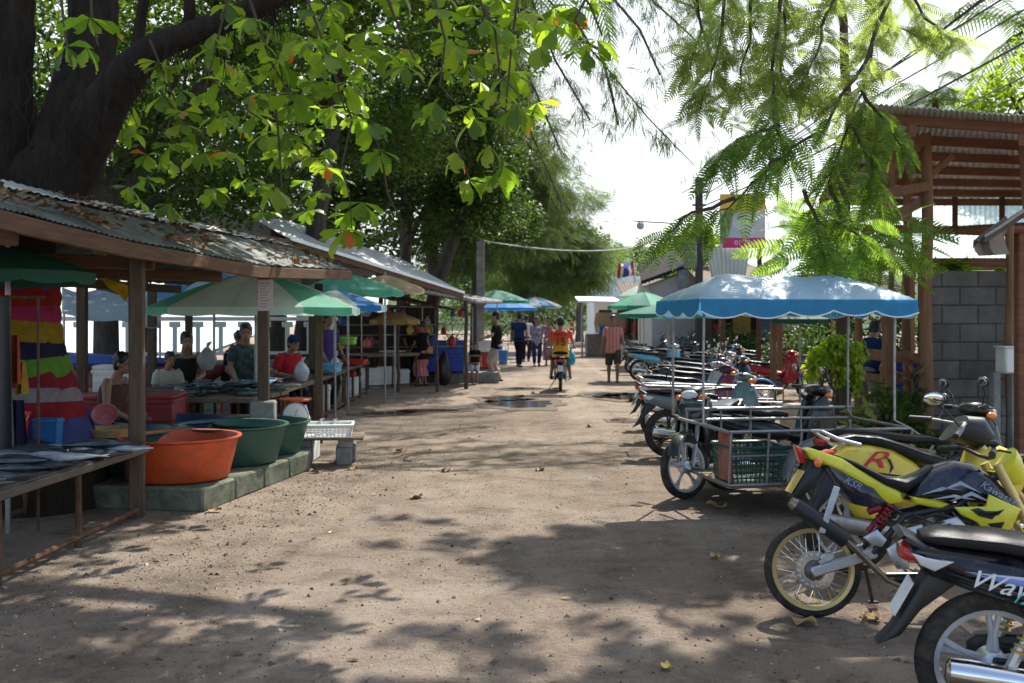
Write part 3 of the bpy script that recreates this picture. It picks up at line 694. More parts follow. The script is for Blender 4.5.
for k, (dx, dz, ex_, sag, rr) in enumerate(((-.5, .1, (7.3, 9, 6.35), .10, .016), (-.3, .1, (7.55, 9, 6.2), .2, .014), (.3, .1, (7.2, 8.6, 6.75), .15, .018), (.5, .12, (7.7, 9, 7.3), .22, .012), (-.1, -.4, (7.5, 9, 5.75), .18, .020), (.15, -.5, (7.6, 9, 5.35), .28, .012))):
    cable('overhead_cable', top + Vector((dx, 0, dz)), ex_, sag, rr, 'black overhead cable running down to the dark utility pole', m_=M_cable)
cable('service_wire', at(484, 241, 27.3), (gx(640, 46), 46, gz(246, 46)), .25, .02, 'thin wire from the concrete pole across the road', group=None, m_=mat('grey_wire', (.25, .26, .27), .6))
t = thing('flag', 'Thai flag on a pole over the far white building', 'flag'); YF = 50
g = G(); g.tube([at(636, 300, YF), at(633, 258, YF)], .03, 6); g.build('flagpole', M_steel, t)
bands = [(.55, .03, .04), (.75, .75, .75), (.06, .07, .30), (.06, .07, .30), (.75, .75, .75), (.55, .03, .04)]
g = G(); o0 = at(634, 261, YF)
for i, c in enumerate(bands):
    rows = [[o0 + Vector((-.15 * i * .9 - .1 * k * 0, .25 * math.sin(i * .8 + k * .9), -k * .14 - .03 * i)) for i in (i, i + 1)] for k in range(6)]
    g.sheet(rows, 0, i)
g.build('cloth', [mat('flag_%d' % i, c, .8, var=.08) for i, c in enumerate(bands)], t)

# dark open-fronted shops behind the parked bikes
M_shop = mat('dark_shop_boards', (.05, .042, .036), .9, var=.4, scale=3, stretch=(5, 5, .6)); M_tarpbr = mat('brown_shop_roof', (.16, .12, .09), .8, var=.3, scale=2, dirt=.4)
for lab, x0, x1, y, zf, col in (('dark open shop with brown eave behind the red motorbike', 6.1, 11.5, 30.5, 2.75, M_tarpbr), ('dark open shop beyond the utility pole', 5.6, 9.5, 36.5, 2.6, M_tarpbr), ('far dark shop beyond the pale green umbrella', 5.2, 9.0, 44, 2.7, M_tarpbr)):
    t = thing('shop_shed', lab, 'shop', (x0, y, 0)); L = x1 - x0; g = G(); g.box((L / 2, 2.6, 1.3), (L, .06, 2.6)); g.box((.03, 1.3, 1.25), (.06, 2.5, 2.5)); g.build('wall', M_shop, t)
    g = G(); roof_sheet(g, [(-.3, -.9, zf - .25), (L + .3, -.9, zf - .25)], [(-.3, 2.9, zf + .65), (L + .3, 2.9, zf + .65)], 30, .03, th=.03); g.build('roof', col, t)
    for k in range(4): post('post', .1 + (L - .2) * k / 3, -.7, 0, zf - .22, .10, M_redlog, t, True)
    g = G(); g.box((L / 2, .6, .42), (L * .7, .7, .84), None, 0, .02); g.build('counter', M_redbeam, t)
    for k in range(6): g = G(); g.box((L * (.12 + .15 * k), 2.5, 1.25 + .25 * (k % 2)), (L * .11, .12, .5 + .2 * (k % 3)), None, 0, .01); g.build('goods_shelf', mat('shop_goods_%d' % k, [(.3, .05, .04), (.3, .22, .05), (.05, .12, .28), (.28, .28, .27), (.06, .2, .08), (.35, .16, .05)][k], .7, var=.4, scale=14), t)
# ------------------------------------------------------------------ trees and plants
def bark(name, col, rough=.95):
    return mat(name, col, rough, var=.45, scale=3, bmp=1.0, bscale=16, stretch=(5, 5, .9))
M_bark = bark('shaggy_dark_bark', (.030, .024, .020)); M_bark2 = bark('grey_bark', (.075, .064, .055)); M_twig = mat('twig', (.075, .055, .04), .9, var=.3)
M_almond = leafmat('almond_leaf', [(0, (.060, .120, .016)), (.35, (.105, .185, .020)), (.7, (.165, .245, .026)), (.975, (.22, .28, .035)), (.985, (.48, .14, .02)), (1, (.36, .09, .02))], .6, .35, (2.1, 2.15, .9))
M_dark = leafmat('dark_leaf', [(0, (.022, .046, .014)), (.5, (.055, .10, .028)), (1, (.12, .18, .05))], .45)
M_mid = leafmat('mid_leaf', [(0, (.03, .065, .014)), (.5, (.07, .125, .022)), (1, (.13, .19, .035))], .48)
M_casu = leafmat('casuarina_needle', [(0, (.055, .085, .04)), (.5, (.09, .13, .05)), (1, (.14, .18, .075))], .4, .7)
M_casu2 = leafmat('casuarina_haze_pale', [(0, (.085, .135, .06)), (.5, (.135, .195, .08)), (1, (.20, .26, .11))], .5, .7)  # far casuarina: distance haze put into the needle colour
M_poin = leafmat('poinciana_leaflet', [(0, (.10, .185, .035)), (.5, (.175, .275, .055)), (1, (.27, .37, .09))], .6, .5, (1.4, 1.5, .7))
M_poin2 = leafmat('poinciana_sunlit_leaflet', [(0, (.20, .26, .08)), (.5, (.29, .36, .12)), (1, (.40, .46, .17))], .68, .6, (1.3, 1.35, .8))  # upper fronds: sunlight put into a paler leaf colour
M_palm = leafmat('palm_leaflet', [(0, (.045, .09, .02)), (1, (.11, .17, .04))], .45)
M_bush = leafmat('yellow_green_leaf', [(0, (.17, .26, .025)), (.5, (.29, .40, .04)), (1, (.42, .52, .08))], .5)

KITE_V = np.array([(0, 0, 0), (.42, -.26, .05), (1, 0, -.06), (.42, .26, .05)]); KITE_F = np.array([[0, 1, 2, 3]])
OBO_V = np.array([(0, 0, 0), (.30, -.10, .03), (.30, .0, 0), (.30, .10, .03), (.64, -.27, .03), (.64, 0, -.03), (.64, .27, .03), (.88, -.235, -.05), (.88, 0, -.10), (.88, .235, -.05), (1.0, -.10, -.16), (1.0, .10, -.16), (.06, .015, 0), (.06, -.015, 0)])
OBO_F = np.array([[0, 13, 1, 2], [0, 2, 3, 12], [1, 4, 5, 2], [2, 5, 6, 3], [4, 7, 8, 5], [5, 8, 9, 6], [7, 10, 11, 8], [8, 11, 9, 9]])
OBO_F = OBO_F[:7]
def pinnate(pairs, L, droop=.3, wid=.19):
    V = []; F = []
    def q(a, b_, c, d): o = len(V); V.extend([a, b_, c, d]); F.append([o, o + 1, o + 2, o + 3])
    dz = lambda x: -droop * x * x
    prev = 0
    for i in range(pairs):
        x = .12 + .88 * (i + .5) / pairs; h = wid * math.sin(math.pi * min(1, .18 + .80 * (i + .5) / pairs)) ** .6; w = .25 / pairs
        for s_ in (-1, 1): q((x - w, 0, dz(x)), (x - w + .03, s_ * h * .62, dz(x) - .008), (x + .085, s_ * h, dz(x) - .03), (x + w, s_ * .004, dz(x)))
    for i in range(6):
        a, b_ = i / 6, (i + 1) / 6; q((a, -.006, dz(a)), (b_, -.005, dz(b_)), (b_, .005, dz(b_)), (a, .006, dz(a)))
    return np.array(V), np.array(F)
PIN_V, PIN_F = pinnate(15, 1.0)
PIN2_V, PIN2_F = pinnate(9, 1.0, .35, .2)
def tuft(k, seed):
    r_ = np.random.default_rng(seed); V = []; F = []
    for i in range(k):
        a = r_.uniform(-.5, .5); b_ = r_.uniform(-.35, .35); L = r_.uniform(.6, 1); x0 = r_.uniform(0, .25)
        t_ = np.array((x0 + L * math.cos(a), L * math.sin(a), L * b_ - .15 * L)); s_ = np.array((-math.sin(a), math.cos(a), 0)) * .016
        m_ = t_ * .5 + np.array((x0 * .5, 0, .03)); o = len(V); V += [np.array((x0, 0, 0)), m_ - s_, t_, m_ + s_]; F.append([o, o + 1, o + 2, o + 3])
    return np.array(V), np.array(F)
TUF_V, TUF_F = tuft(7, 3)

def blob_points(blobs, n, r_, gap=.0, seed=0, fs=.9):
    out = []
    w = np.array([b[1][0] * b[1][1] + b[1][0] * b[1][2] for b in blobs]); w = w / w.sum()
    while len(out) < n:
        c, rad = blobs[r_.choice(len(blobs), p=w)]
        d = r_.normal(size=3); d /= np.linalg.norm(d); k = r_.random() ** .42
        p = np.array(c) + d * np.array(rad) * k
        if gap and mnoise.noise(Vector((p[0] * fs, p[1] * fs, p[2] * fs + seed))) < gap * r_.uniform(.3, 1.2) - .35: continue
        out.append(p)
    return np.array(out)
def leaf_cloud(name, parent, P, size, mt, seed, tv=KITE_V, tf=KITE_F, flat=.6, droop=.25, smooth=False, D=None):
    r_ = np.random.default_rng(seed)
    if D is None:
        D = r_.normal(size=(len(P), 3)); D[:, 2] = D[:, 2] * flat - droop
    V_, F_ = stamp(tv, tf, P, frames(D, r_.uniform(-.9, .9, len(P))), r_.uniform(size * .65, size * 1.3, len(P)))
    return npmesh(name, V_, F_, mt, parent, smooth)
def wobble(a, b_, n, amp, seed):
    a, b_ = Vector(a), Vector(b_)
    return [a.lerp(b_, i / n) + Vector((mnoise.noise((i * .45, seed, 0)), mnoise.noise((i * .45, seed, 5)), .5 * mnoise.noise((i * .45, seed, 9)))) * amp * min(1, i / 2) for i in range(n + 1)]
def broad_tree(label, base, h, blobs, n, size, mt=None, r0=.2, seed=1, group='trees behind the left stalls', barkm=None, gap=.5, droop=.25, name='broadleaf_tree', tv=KITE_V, tf=KITE_F):
    r_ = np.random.default_rng(seed); t = thing(name, label, 'tree', base, group=group); b = Vector(base)
    g = G(); fork = Vector((0, 0, h * .5)); g.tube(wobble((0, 0, -.05), fork, 7, .25, seed), [r0 * (1.25 if i == 0 else 1 - .05 * i) for i in range(8)], 10)
    for c, rad in blobs:
        e = Vector(c) - b; s_ = Vector((0, 0, h * r_.uniform(.34, .5))); pts = wobble(s_, e + Vector((0, 0, rad[2] * .3)), 6, .35, seed + e.x)
        pts[0] = s_; g.tube(pts, [r0 * .55 * (1 - .13 * i) for i in range(7)], 7)
        for k in range(4):
            d = Vector(r_.normal(size=3)); d.z = abs(d.z) * .5; q_ = pts[3].lerp(pts[5], r_.random()); g.tube([q_, q_ + d.normalized() * rad[0] * .45, q_ + d.normalized() * rad[0] * .8 + Vector((0, 0, -.15))], [r0 * .2, r0 * .12, r0 * .05], 5)
    g.build('trunk', barkm or M_bark2, t)
    P = blob_points(blobs, n, r_, gap, seed) - np.array(base)
    leaf_cloud('crown', t, P, size, mt or M_dark, seed, tv, tf, droop=droop)
    return t

# --- the big tropical almond whose trunk stands in the near stall
base = (gx(27, 8.7), 8.7, 0.0); B0 = Vector(base)
t = thing('almond_tree', 'huge dark trunked almond tree rising through the near shed with big drooping leaves', 'tree', base)
def rel(px, py, Y): return at(px, py, Y) - B0
g = G()
TR = [(-.05, .70), (.3, .62), (.6, .56), (.9, .50), (1.3, .45), (1.7, .42), (2.1, .41), (2.45, .44), (2.8, .48)]
def tr_c(z): return -.21 * min(1, max(0, (z - .3) / 1.2))
g.tube([(tr_c(z), .10 * max(0, 1 - z), z) for z, r_ in TR], [r_ for z, r_ in TR], 18)
def limb(pts, rs, n=12):
    fine = []; rr = []
    P_ = [Vector(p) for p in pts]
    for i in range(len(P_) - 1):
        for k in range(6):
            f = k / 6; p0 = P_[max(0, i - 1)]; p1, p2, p3 = P_[i], P_[i + 1], P_[min(len(P_) - 1, i + 2)]
            q_ = .5 * ((2 * p1) + (p2 - p0) * f + (2 * p0 - 5 * p1 + 4 * p2 - p3) * f * f + (3 * p1 - p0 - 3 * p2 + p3) * f ** 3)
            fine.append(q_); rr.append((rs[i] + (rs[i + 1] - rs[i]) * f) * (1 + .10 * mnoise.noise((i * 3 + k * .7, len(pts), 3))))
    fine.append(P_[-1]); rr.append(rs[-1]); g.tube(fine, rr, n)
limb([(-.2, 0, 2.45), rel(62, 168, 8.7), rel(108, 100, 8.5), rel(148, 53, 8.2), rel(197, 31, 8.0), rel(266, 2, 7.8), rel(350, -60, 7.8), rel(470, -150, 8.2)], [.40, .31, .185, .125, .095, .09, .08, .05])
limb([(-.25, 0, 2.5), rel(2, 150, 8.8), rel(-2, 80, 8.8), rel(5, 0, 8.8), rel(0, -90, 8.8)], [.40, .33, .28, .25, .2])
limb([rel(60, 165, 8.7), rel(76, 100, 9.0), rel(92, 40, 9.2), rel(98, -20, 9.3), rel(140, -120, 9.3)], [.30, .24, .22, .22, .15])
limb([rel(138, 65, 8.3), rel(140, 25, 8.3), rel(150, -30, 8.2)], [.08, .05, .04], 8)
limb([rel(185, 40, 8.1), rel(190, 10, 8.0), rel(185, -30, 7.9)], [.06, .05, .04], 8)
limb([rel(0, -60, 8.8), (1.5, 1.5, 5.6), (3.6, 2.4, 6.6), (5.6, 2.2, 7.1)], [.2, .16, .12, .06], 8)
limb([rel(370, -70, 7.8), (3.6, 2.5, 7.6), (6.2, 3.6, 8.8)], [.11, .09, .04], 8)
# shaggy fern and root threads on the limbs
for k in range(260):
    r_ = random.random(); a = rel(60 + 230 * r_, 165 - 165 * r_ ** .7, 8.3 - .4 * r_) + Vector((random.gauss(0, .10), random.gauss(0, .10) - .08, random.gauss(0, .08)))
    g.tube([a, a + Vector((random.gauss(0, .05), random.gauss(0, .05), -random.uniform(.08, .25)))], [.006, .002], 3, 0, False)
for k in range(160):
    a = Vector((random.gauss(0, .33), -.32 + random.gauss(0, .06), random.uniform(2.6, 4.2)))
    g.tube([a, a + Vector((random.gauss(0, .05), -.03, -random.uniform(.1, .35)))], [.007, .002], 3, 0, False)
g.build('trunk', M_bark, t)
# hanging twigs with rosettes of leaves: (px, py, depth) polylines
TW = [[(300, -20, 6.6), (330, 60, 6.4), (345, 110, 6.3), (372, 122, 6.2)], [(330, 60, 6.5), (352, 120, 6.4), (342, 165, 6.3), (350, 200, 6.3), (352, 232, 6.3)], [(372, 122, 6.2), (382, 160, 6.2), (388, 195, 6.2), (402, 222, 6.2)],
      [(250, 0, 7.0), (270, 60, 6.8), (290, 95, 6.7)], [(270, 60, 6.9), (278, 130, 6.8), (282, 190, 6.8)], [(200, 60, 7.4), (225, 95, 7.2), (262, 120, 7.2)], [(160, 90, 7.6), (190, 130, 7.5), (232, 152, 7.4)],
      [(430, -20, 6.6), (445, 40, 6.4), (440, 85, 6.3), (470, 120, 6.2)], [(470, -20, 6.4), (495, 30, 6.2), (500, 75, 6.2), (520, 95, 6.1)], [(520, -20, 6.6), (512, 40, 6.4), (505, 115, 6.3), (488, 170, 6.4)], [(560, -30, 6.4), (590, 5, 6.3), (602, 35, 6.2)],
      [(380, -20, 6.8), (400, 30, 6.6), (415, 60, 6.5)], [(90, -20, 6.4), (92, 20, 6.3), (98, 45, 6.2)], [(60, -10, 7), (66, 40, 6.8), (72, 65, 6.7)], [(445, 120, 7.4), (470, 180, 7.3), (492, 185, 7.2)], [(230, -10, 7.5), (215, 50, 7.3), (205, 90, 7.2)], [(340, -30, 6.9), (320, 20, 6.8), (300, 30, 6.7)],
      [(595, -20, 6.2), (575, 20, 6.2), (590, 45, 6.15)], [(150, 40, 7.8), (175, 100, 7.7), (165, 140, 7.6)]]
g = G(); LP, LD, LS = [], [], []
def rosette(p, k, size, r_):
    for i in range(k):
        a = 2 * math.pi * i / k + r_.uniform(-.25, .25); el = r_.uniform(-1.15, .10)
        LP.append(tuple(p)); LD.append((math.cos(a) * math.cos(el), math.sin(a) * math.cos(el), math.sin(el))); LS.append(size * r_.uniform(.7, 1.15))
for w in TW:
    pts = [rel(*p) for p in w]; g.tube(pts, [.011, .008, .006, .004, .003][:len(pts)], 5)
    for i in range(len(pts) - 1):
        d = (pts[i + 1] - pts[i]); m_ = max(1, int(d.length / .17))
        for k in range(m_):
            f = (k + 1) / m_; q_ = pts[i].lerp(pts[i + 1], f) + Vector(rng.normal(size=3)) * .05
            if rng.random() < .86: rosette(q_, rng.integers(4, 8), .185, rng)
# looser rosettes in the crown that fills the top of the picture
for k in range(190):
    px = rng.uniform(150, 600); py = rng.uniform(-120, 130) if px < 545 else rng.uniform(-120, 30)
    if py > 60 and rng.random() < .5: continue
    if px > 545 and rng.random() < .5: continue
    if px < 310 and py < 150 - .62 * (px - 100) + 30 and rng.random() < .9: continue
    rosette(rel(px, py, rng.uniform(6.6, 9.6)), rng.integers(4, 8), .18, rng)
for k in range(90): rosette(rel(rng.uniform(60, 360), rng.uniform(20, 215), rng.uniform(9.3, 12.5)), rng.integers(4, 8), .2, rng)
g.tube([rel(290, 0, 7.8), rel(300, -20, 7.2), rel(300, -20, 6.6)], .012, 5); g.build('twig', M_twig, t)['kind'] = 'stuff'
# the part of the crown above the frame that shades the foreground
CB = [((-1.6, 12.6, 9.2), (1.6, 1.5, .8)), ((2.6, 11.7, 9.4), (2.1, 1.6, .9)), ((4.9, 11.2, 9.0), (1.2, 1.1, .6)), ((-3.2, 11.5, 8.6), (2.4, 3.0, 1.1)), ((.8, 14.6, 9.8), (2.4, 1.2, .7)), ((-1.4, 9.4, 6.6), (2.0, 1.4, .8)), ((-5.5, 7.2, 6.6), (2, 2, 1)), ((-2.0, 15.5, 9.2), (1.7, 2.0, .9)), ((4.4, 14.6, 10.2), (1.2, 1.0, .5))]
P = blob_points(CB, 2500, rng, .62, 4, .38)
for p in P: rosette(Vector(p) - B0, 6, .24, rng)
LP, LD, LS = np.array(LP), np.array(LD), np.array(LS)
V_, F_ = stamp(OBO_V, OBO_F, LP, frames(LD, rng.uniform(-.5, .5, len(LP))), LS); npmesh('crown', V_, F_, M_almond, t, True)
# coloured cloths wound round the trunk
cl_cols = [(.10, .13, .40), (.50, .04, .03), (.60, .05, .18), (.55, .36, .03), (.03, .035, .09), (.20, .48, .06), (.42, .03, .05), (.45, .40, .42), (.45, .03, .04), (.09, .12, .36)]
z = 1.98; hs = [.12, .13, .13, .15, .16, .14, .14, .09, .13, .18]
for i, (c, h) in enumerate(zip(cl_cols, hs)):
    g = G(); z1 = z - h; rows = []
    for k in range(6):
        zz = z + .015 - (h + .03) * k / 5; rad = float(np.interp(zz, [q_[0] for q_ in TR], [q_[1] for q_ in TR])) + .035 + .010 * (1 - abs(k - 2.5) / 2.5) + .006 * (i % 2)
        rows.append([(tr_c(zz) + rad * (1 + .012 * math.sin(a * 9 + k + i)) * math.cos(a), .10 * max(0, 1 - zz) + rad * math.sin(a), zz + .03 * math.sin(a * 1 + i * 1.3) * (1 if i % 2 else .6)) for a in np.linspace(0, 2 * math.pi, 41)])
    g.sheet(rows, 0, 0); g.build('cloth_band', mat('cloth_dye_%d' % i, cl(c, .42), .9, var=.3, scale=7, bmp=.4, bscale=40, dirt=.4, dirtcol=(.05, .035, .03)), t); z = z1

# --- trees behind the left stalls
def bl(*a): return [((x, y, z), (rx, ry, rz)) for x, y, z, rx, ry, rz in a]
broad_tree('dense dark tree directly behind the near shed with small leaves', (-6.3, 15.5, 0), 8, bl((-6.6, 15.5, 5.6, 2.4, 2, 2.0), (-4.6, 16, 4.9, 1.7, 1.5, 1.6), (-7.8, 15, 4.0, 2.0, 1.5, 1.5), (-4.2, 15.6, 6.8, 2.2, 1.6, 1.4), (-5.4, 16.5, 3.7, 1.9, 1, 1.0), (-2.6, 16.2, 7.6, 1.9, 1.8, 1.1)), 21000, .135, M_mid, .22, 11, gap=.38)
broad_tree('dark leafy tree whose grey trunk rises behind the glare-edged roof', (-2.85, 26.8, 0), 10, bl((-2.3, 25.4, 7.6, 2.3, 2, 2.0), (-4.2, 24, 6.0, 2.1, 1.6, 1.7), (-.9, 24.6, 6.0, 1.6, 1.5, 1.6), (-2.6, 25.2, 4.9, 1.9, 1.4, 1.1), (-.8, 25.4, 4.6, 1.4, 1.2, 1.0), (-1.4, 24, 9.2, 2.0, 1.5, 1.4), (-4.6, 24.5, 4.2, 2.0, 1.2, .9)), 26000, .155, M_dark, .19, 12, gap=.36)
broad_tree('tall dark tree at the back of the left row of stalls', (-8.2, 22, 0), 11, bl((-8.2, 22, 8, 3, 2.6, 2.4), (-6.2, 21.6, 6.3, 2.4, 2, 2.2), (-10, 22, 6, 2.6, 2, 2.4), (-5.0, 21, 8.8, 2.2, 2, 1.7), (-6.6, 21, 4.2, 2.4, 1.5, 1.4), (-9.2, 22, 3.8, 2.2, 1.5, 1.0)), 23000, .17, M_dark, .28, 13, gap=.38)
broad_tree('olive leafy tree reaching over the people on the road', (-2.6, 32.0, 0), 12, bl((-2.0, 30.5, 9, 2.6, 2.2, 2.2), (-.6, 30.5, 7.0, 1.8, 1.8, 1.7), (-2.4, 30, 5.8, 2.2, 1.6, 1.6), (-3.8, 31, 8, 2.0, 1.6, 2.2), (-.4, 31, 10.2, 1.8, 1.5, 1.4), (-.6, 31.4, 4.8, 1.7, 1.3, 1.1), (-2.6, 31, 4.2, 1.9, 1.2, .9)), 22000, .175, M_dark, .25, 14, gap=.38)
broad_tree('dark tree overhanging the long row of tables, crown high over the left of the road', (-4.6, 19.6, 0), 10, bl((-1.4, 18.8, 8.6, 1.8, 2.2, 1.2), (-3.0, 18.6, 7.4, 2.0, 2.0, 1.5), (-4.6, 19, 5.8, 2.0, 1.6, 1.6), (-.9, 21.6, 8.4, 1.5, 1.8, 1.2), (-2.8, 20, 5.2, 1.6, 1.3, 1.0)), 17000, .145, M_mid, .2, 15, gap=.36)
broad_tree('far dark tree filling the gap behind the second shed', (-6.5, 40, 0), 11, bl((-6.5, 40, 6.5, 3.4, 2, 3.2), (-3.4, 40, 5.0, 3.0, 2, 2.8), (-10, 40, 5, 3.4, 2, 3.0), (-2.6, 41, 9.5, 3, 2, 2.5), (-14, 40, 5, 3.2, 2, 3.2), (-7.5, 40, 11, 3.5, 2, 3), (-12, 40, 9.5, 3.5, 2, 3)), 15000, .27, M_dark, .3, 16, gap=.3)
def casuarina(label, base, h, blobs, n, size, mt, seed, r0=.2, group='trees behind the left stalls'):
    r_ = np.random.default_rng(seed); t = thing('casuarina_tree', label, 'tree', base, group=group); b = Vector(base); g = G()
    g.tube(wobble((0, 0, -.05), (.2, 0, h), 9, .3, seed), [r0 * (1.1 - .1 * i) for i in range(10)], 9)
    for c, rad in blobs:
        e = Vector(c) - b; s_ = Vector((.1, 0, max(1.2, min(h * .9, e.z - .4 - .15 * math.hypot(e.x, e.y))))); g.tube(wobble(s_, e, 5, .25, seed + e.z), [r0 * .4, r0 * .33, r0 * .25, r0 * .18, r0 * .12, r0 * .06], 6)
    g.build('trunk', M_bark2, t)
    P = blob_points(blobs, n, r_, .75, seed, .7); P = P + r_.normal(size=P.shape) * np.array([.42, .3, .22]); C = np.array([c for c, _ in blobs]); 
    near = C[np.argmin(((P[:, None] - C[None]) ** 2).sum(2), 1)]; D = P - near; D = D / (np.linalg.norm(D, axis=1, keepdims=True) + .01) + r_.normal(size=P.shape) * .45; D[:, 2] = D[:, 2] * .6 - .45
    leaf_cloud('crown', t, P - np.array(base), size, mt, seed, TUF_V, TUF_F, D=D); return t
casuarina('tall feathery casuarina leaning over the road behind the walkers', (-1.4, 37, 0), 12, bl((-.9, 37, 9.6, 2.0, 1.8, 1.0), (.3, 37, 7.7, 2.1, 1.8, .8), (-.2, 37, 6.1, 2.4, 1.8, .8), (.6, 37.4, 4.9, 1.9, 1.6, .7), (-1.8, 36.6, 4.3, 1.9, 1.6, .8), (1.1, 37, 8.8, 1.0, 1, .4), (-2.5, 37, 7.3, 2.0, 1.6, .9), (-.3, 37, 11.4, 1.4, 1.4, .9)), 11500, .55, M_casu, 21)
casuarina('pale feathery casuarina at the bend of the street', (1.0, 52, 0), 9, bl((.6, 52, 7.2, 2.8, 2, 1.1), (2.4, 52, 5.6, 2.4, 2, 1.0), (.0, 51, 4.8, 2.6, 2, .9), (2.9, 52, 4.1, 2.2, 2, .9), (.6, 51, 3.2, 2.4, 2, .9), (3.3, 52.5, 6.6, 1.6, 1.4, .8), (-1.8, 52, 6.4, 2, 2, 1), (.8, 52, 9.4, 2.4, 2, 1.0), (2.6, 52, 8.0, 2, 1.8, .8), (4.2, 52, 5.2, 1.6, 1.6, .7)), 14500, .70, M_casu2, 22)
broad_tree('distant round tree above the far white building', (5.0, 74, 0), 10, bl((4.6, 74, 7.6, 2.4, 2, 1.6), (6.6, 74, 6.6, 2.0, 2, 1.5), (3.2, 73, 6.0, 2.2, 2, 1.8), (5.2, 74, 5.0, 2.6, 2, 1.3)), 6500, .26, M_mid, .3, 23, group='distant trees')
broad_tree('distant dark tree closing the end of the street', (0.2, 80, 0), 8, bl((0, 80, 4.6, 3.4, 2, 2.4), (3.6, 80, 3.6, 2.6, 2, 2.4), (-3, 79, 4.2, 3, 2, 2.6), (2.6, 80, 6.2, 2.2, 2, 1.7), (-6, 80, 4, 3, 2, 3), (.5, 79, 2.2, 3.4, 1.5, 1.8), (7, 82, 3, 3, 1.5, 2.6)), 12500, .34, M_dark, .3, 24, group='distant trees')
broad_tree('hazy tree behind the dark roofed house', (13.5, 85, 0), 10, bl((12.4, 85, 7.2, 2.6, 2, 1.8), (15.2, 85, 7.8, 2.8, 2, 2.2), (13.4, 85, 5, 3.2, 2, 2)), 6500, .28, M_mid, .3, 25, group='distant trees')
broad_tree('yellow-green tree between the street lamp and the utility pole', (8.2, 45, 0), 7, bl((8.0, 45, 5.6, 1.3, 1.2, 1.0), (9.2, 45, 5.0, 1.3, 1.2, .9), (7.4, 45, 4.4, 1.0, 1, .8)), 3200, .16, M_bush, .15, 26, group=None)
# hanging wisps of casuarina against the sky
t = thing('casuarina_tree', 'casuarina with thin dark sprays hanging against the white sky', 'tree', (-4.2, 19.0, 0)); b0 = Vector((-4.2, 19.0, 0)); g = G()
g.tube(wobble((0, 0, 0), (1.6, -.5, 9.6), 8, .3, 5), [.24 - .018 * i for i in range(9)], 9)
WISP = [[(470, -90, 18), (540, -10, 17.5), (600, 60, 17), (648, 118, 16.8), (694, 165, 16.6)], [(540, -60, 18), (630, -20, 17.4), (690, 35, 17), (722, 70, 16.8)], [(520, -30, 18), (555, 60, 17.6), (590, 120, 17.4)], [(560, -50, 17), (650, -10, 16.6), (700, 10, 16.4), (735, 22, 16.2)], [(600, 50, 17), (612, 95, 17), (618, 125, 17)], [(580, -40, 17), (640, 30, 16.8), (660, 75, 16.6)], [(500, 40, 18), (535, 90, 18), (560, 150, 18)], [(480, 90, 18.4), (530, 130, 18.2), (560, 200, 18)], [(640, -60, 16.8), (690, -10, 16.5), (712, 60, 16.4)]]
PP, DD = [], []
for w in WISP:
    pts = [at(*p) - b0 for p in w]; g.tube([Vector((1.6, -.5, 8.8))] + pts, [.05] + [.028 - .005 * i for i in range(len(pts))], 5)
    for i in range(len(pts) - 1):
        d = pts[i + 1] - pts[i]
        for k in range(int(d.length * 36)):
            PP.append(pts[i] + d * rng.random() + Vector(rng.normal(size=3)) * .13); q_ = Vector(rng.normal(size=3)) * .6 + d.normalized() * .8; q_.z -= .7; DD.append(q_)
g.build('trunk', M_bark2, t)
leaf_cloud('crown', t, np.array([tuple(p) for p in PP]), .36, M_casu, 31, TUF_V, TUF_F, D=np.array([tuple(p) for p in DD]))

def palm(label, base, top, L, n, seed, dro=.9):
    r_ = np.random.default_rng(seed); t = thing('coconut_palm', label, 'palm', base); b = Vector(base); tp = Vector(top) - b; g = G()
    g.tube([Vector((0, 0, 0)).lerp(tp, i / 8) + Vector((.25 * math.sin(i / 8 * 3), 0, 0)) for i in range(8)] + [tp], [.17 - .008 * i for i in range(9)], 9); g.build('trunk', M_bark2, t)
    V = []; F = []
    for i in range(n):
        a = 2 * math.pi * i / n + r_.uniform(-.2, .2); el = r_.uniform(-.1, .95); h = Vector((math.cos(a), math.sin(a), 0)); p = tp.copy(); d = h * math.cos(el) + Vector((0, 0, math.sin(el))); pts = []
        for k in range(15): pts.append(p.copy()); p = p + d * (L / 14); d = (d + Vector((0, 0, -dro / 14 * (1 + k * .12)))).normalized()
        sd = h.cross(Vector((0, 0, 1)))
        for k in range(1, 15):
            f = k / 14; ll = L * .26 * math.sin(math.pi * (.12 + .84 * f)) ** .7
            for sub in (0, .5):
                q_ = pts[k].lerp(pts[k - 1], sub); ax = (pts[k] - pts[k - 1]).normalized()
                for s_ in (-1, 1):
                    e = q_ + (sd * s_ * .75 + ax * .45 + Vector((0, 0, -.45))) * ll; o = len(V); w = ax * .022
                    V += [q_ - w, q_ + w, e, q_.lerp(e, .5) - w * 1.3 + Vector((0, 0, .03))]; F.append((o, o + 1, o + 2, o + 3))
            o = len(V); u = sd * .018; V += [pts[k - 1] - u, pts[k] - u, pts[k] + u, pts[k - 1] + u]; F.append((o, o + 1, o + 2, o + 3))
    npmesh('crown', np.array([tuple(v) for v in V]), np.array(F), M_palm, t); return t
palm('coconut palm with fronds drooping into the sky gap beside the almond leaves', (-2.9, 26.2, 0), (.55, 24.5, 10.6), 3.6, 19, 4, 1.5)
palm('coconut palm showing above the pavilion roof', (14.6, 35, 0), at(935, 100, 35), 2.6, 17, 6, 1.2)
broad_tree('light green broadleaf tree above the pavilion roof at the right edge', (11.8, 22, 0), 9, bl((10.9, 22, 6.6, 1.1, 1, .9), (12.2, 22, 7.2, 1.3, 1.2, 1.1), (10.2, 22, 6.0, .6, .6, .45), (11.6, 22, 5.2, 1.4, 1, .9)), 4500, .16, M_bush, .2, 41, group=None)
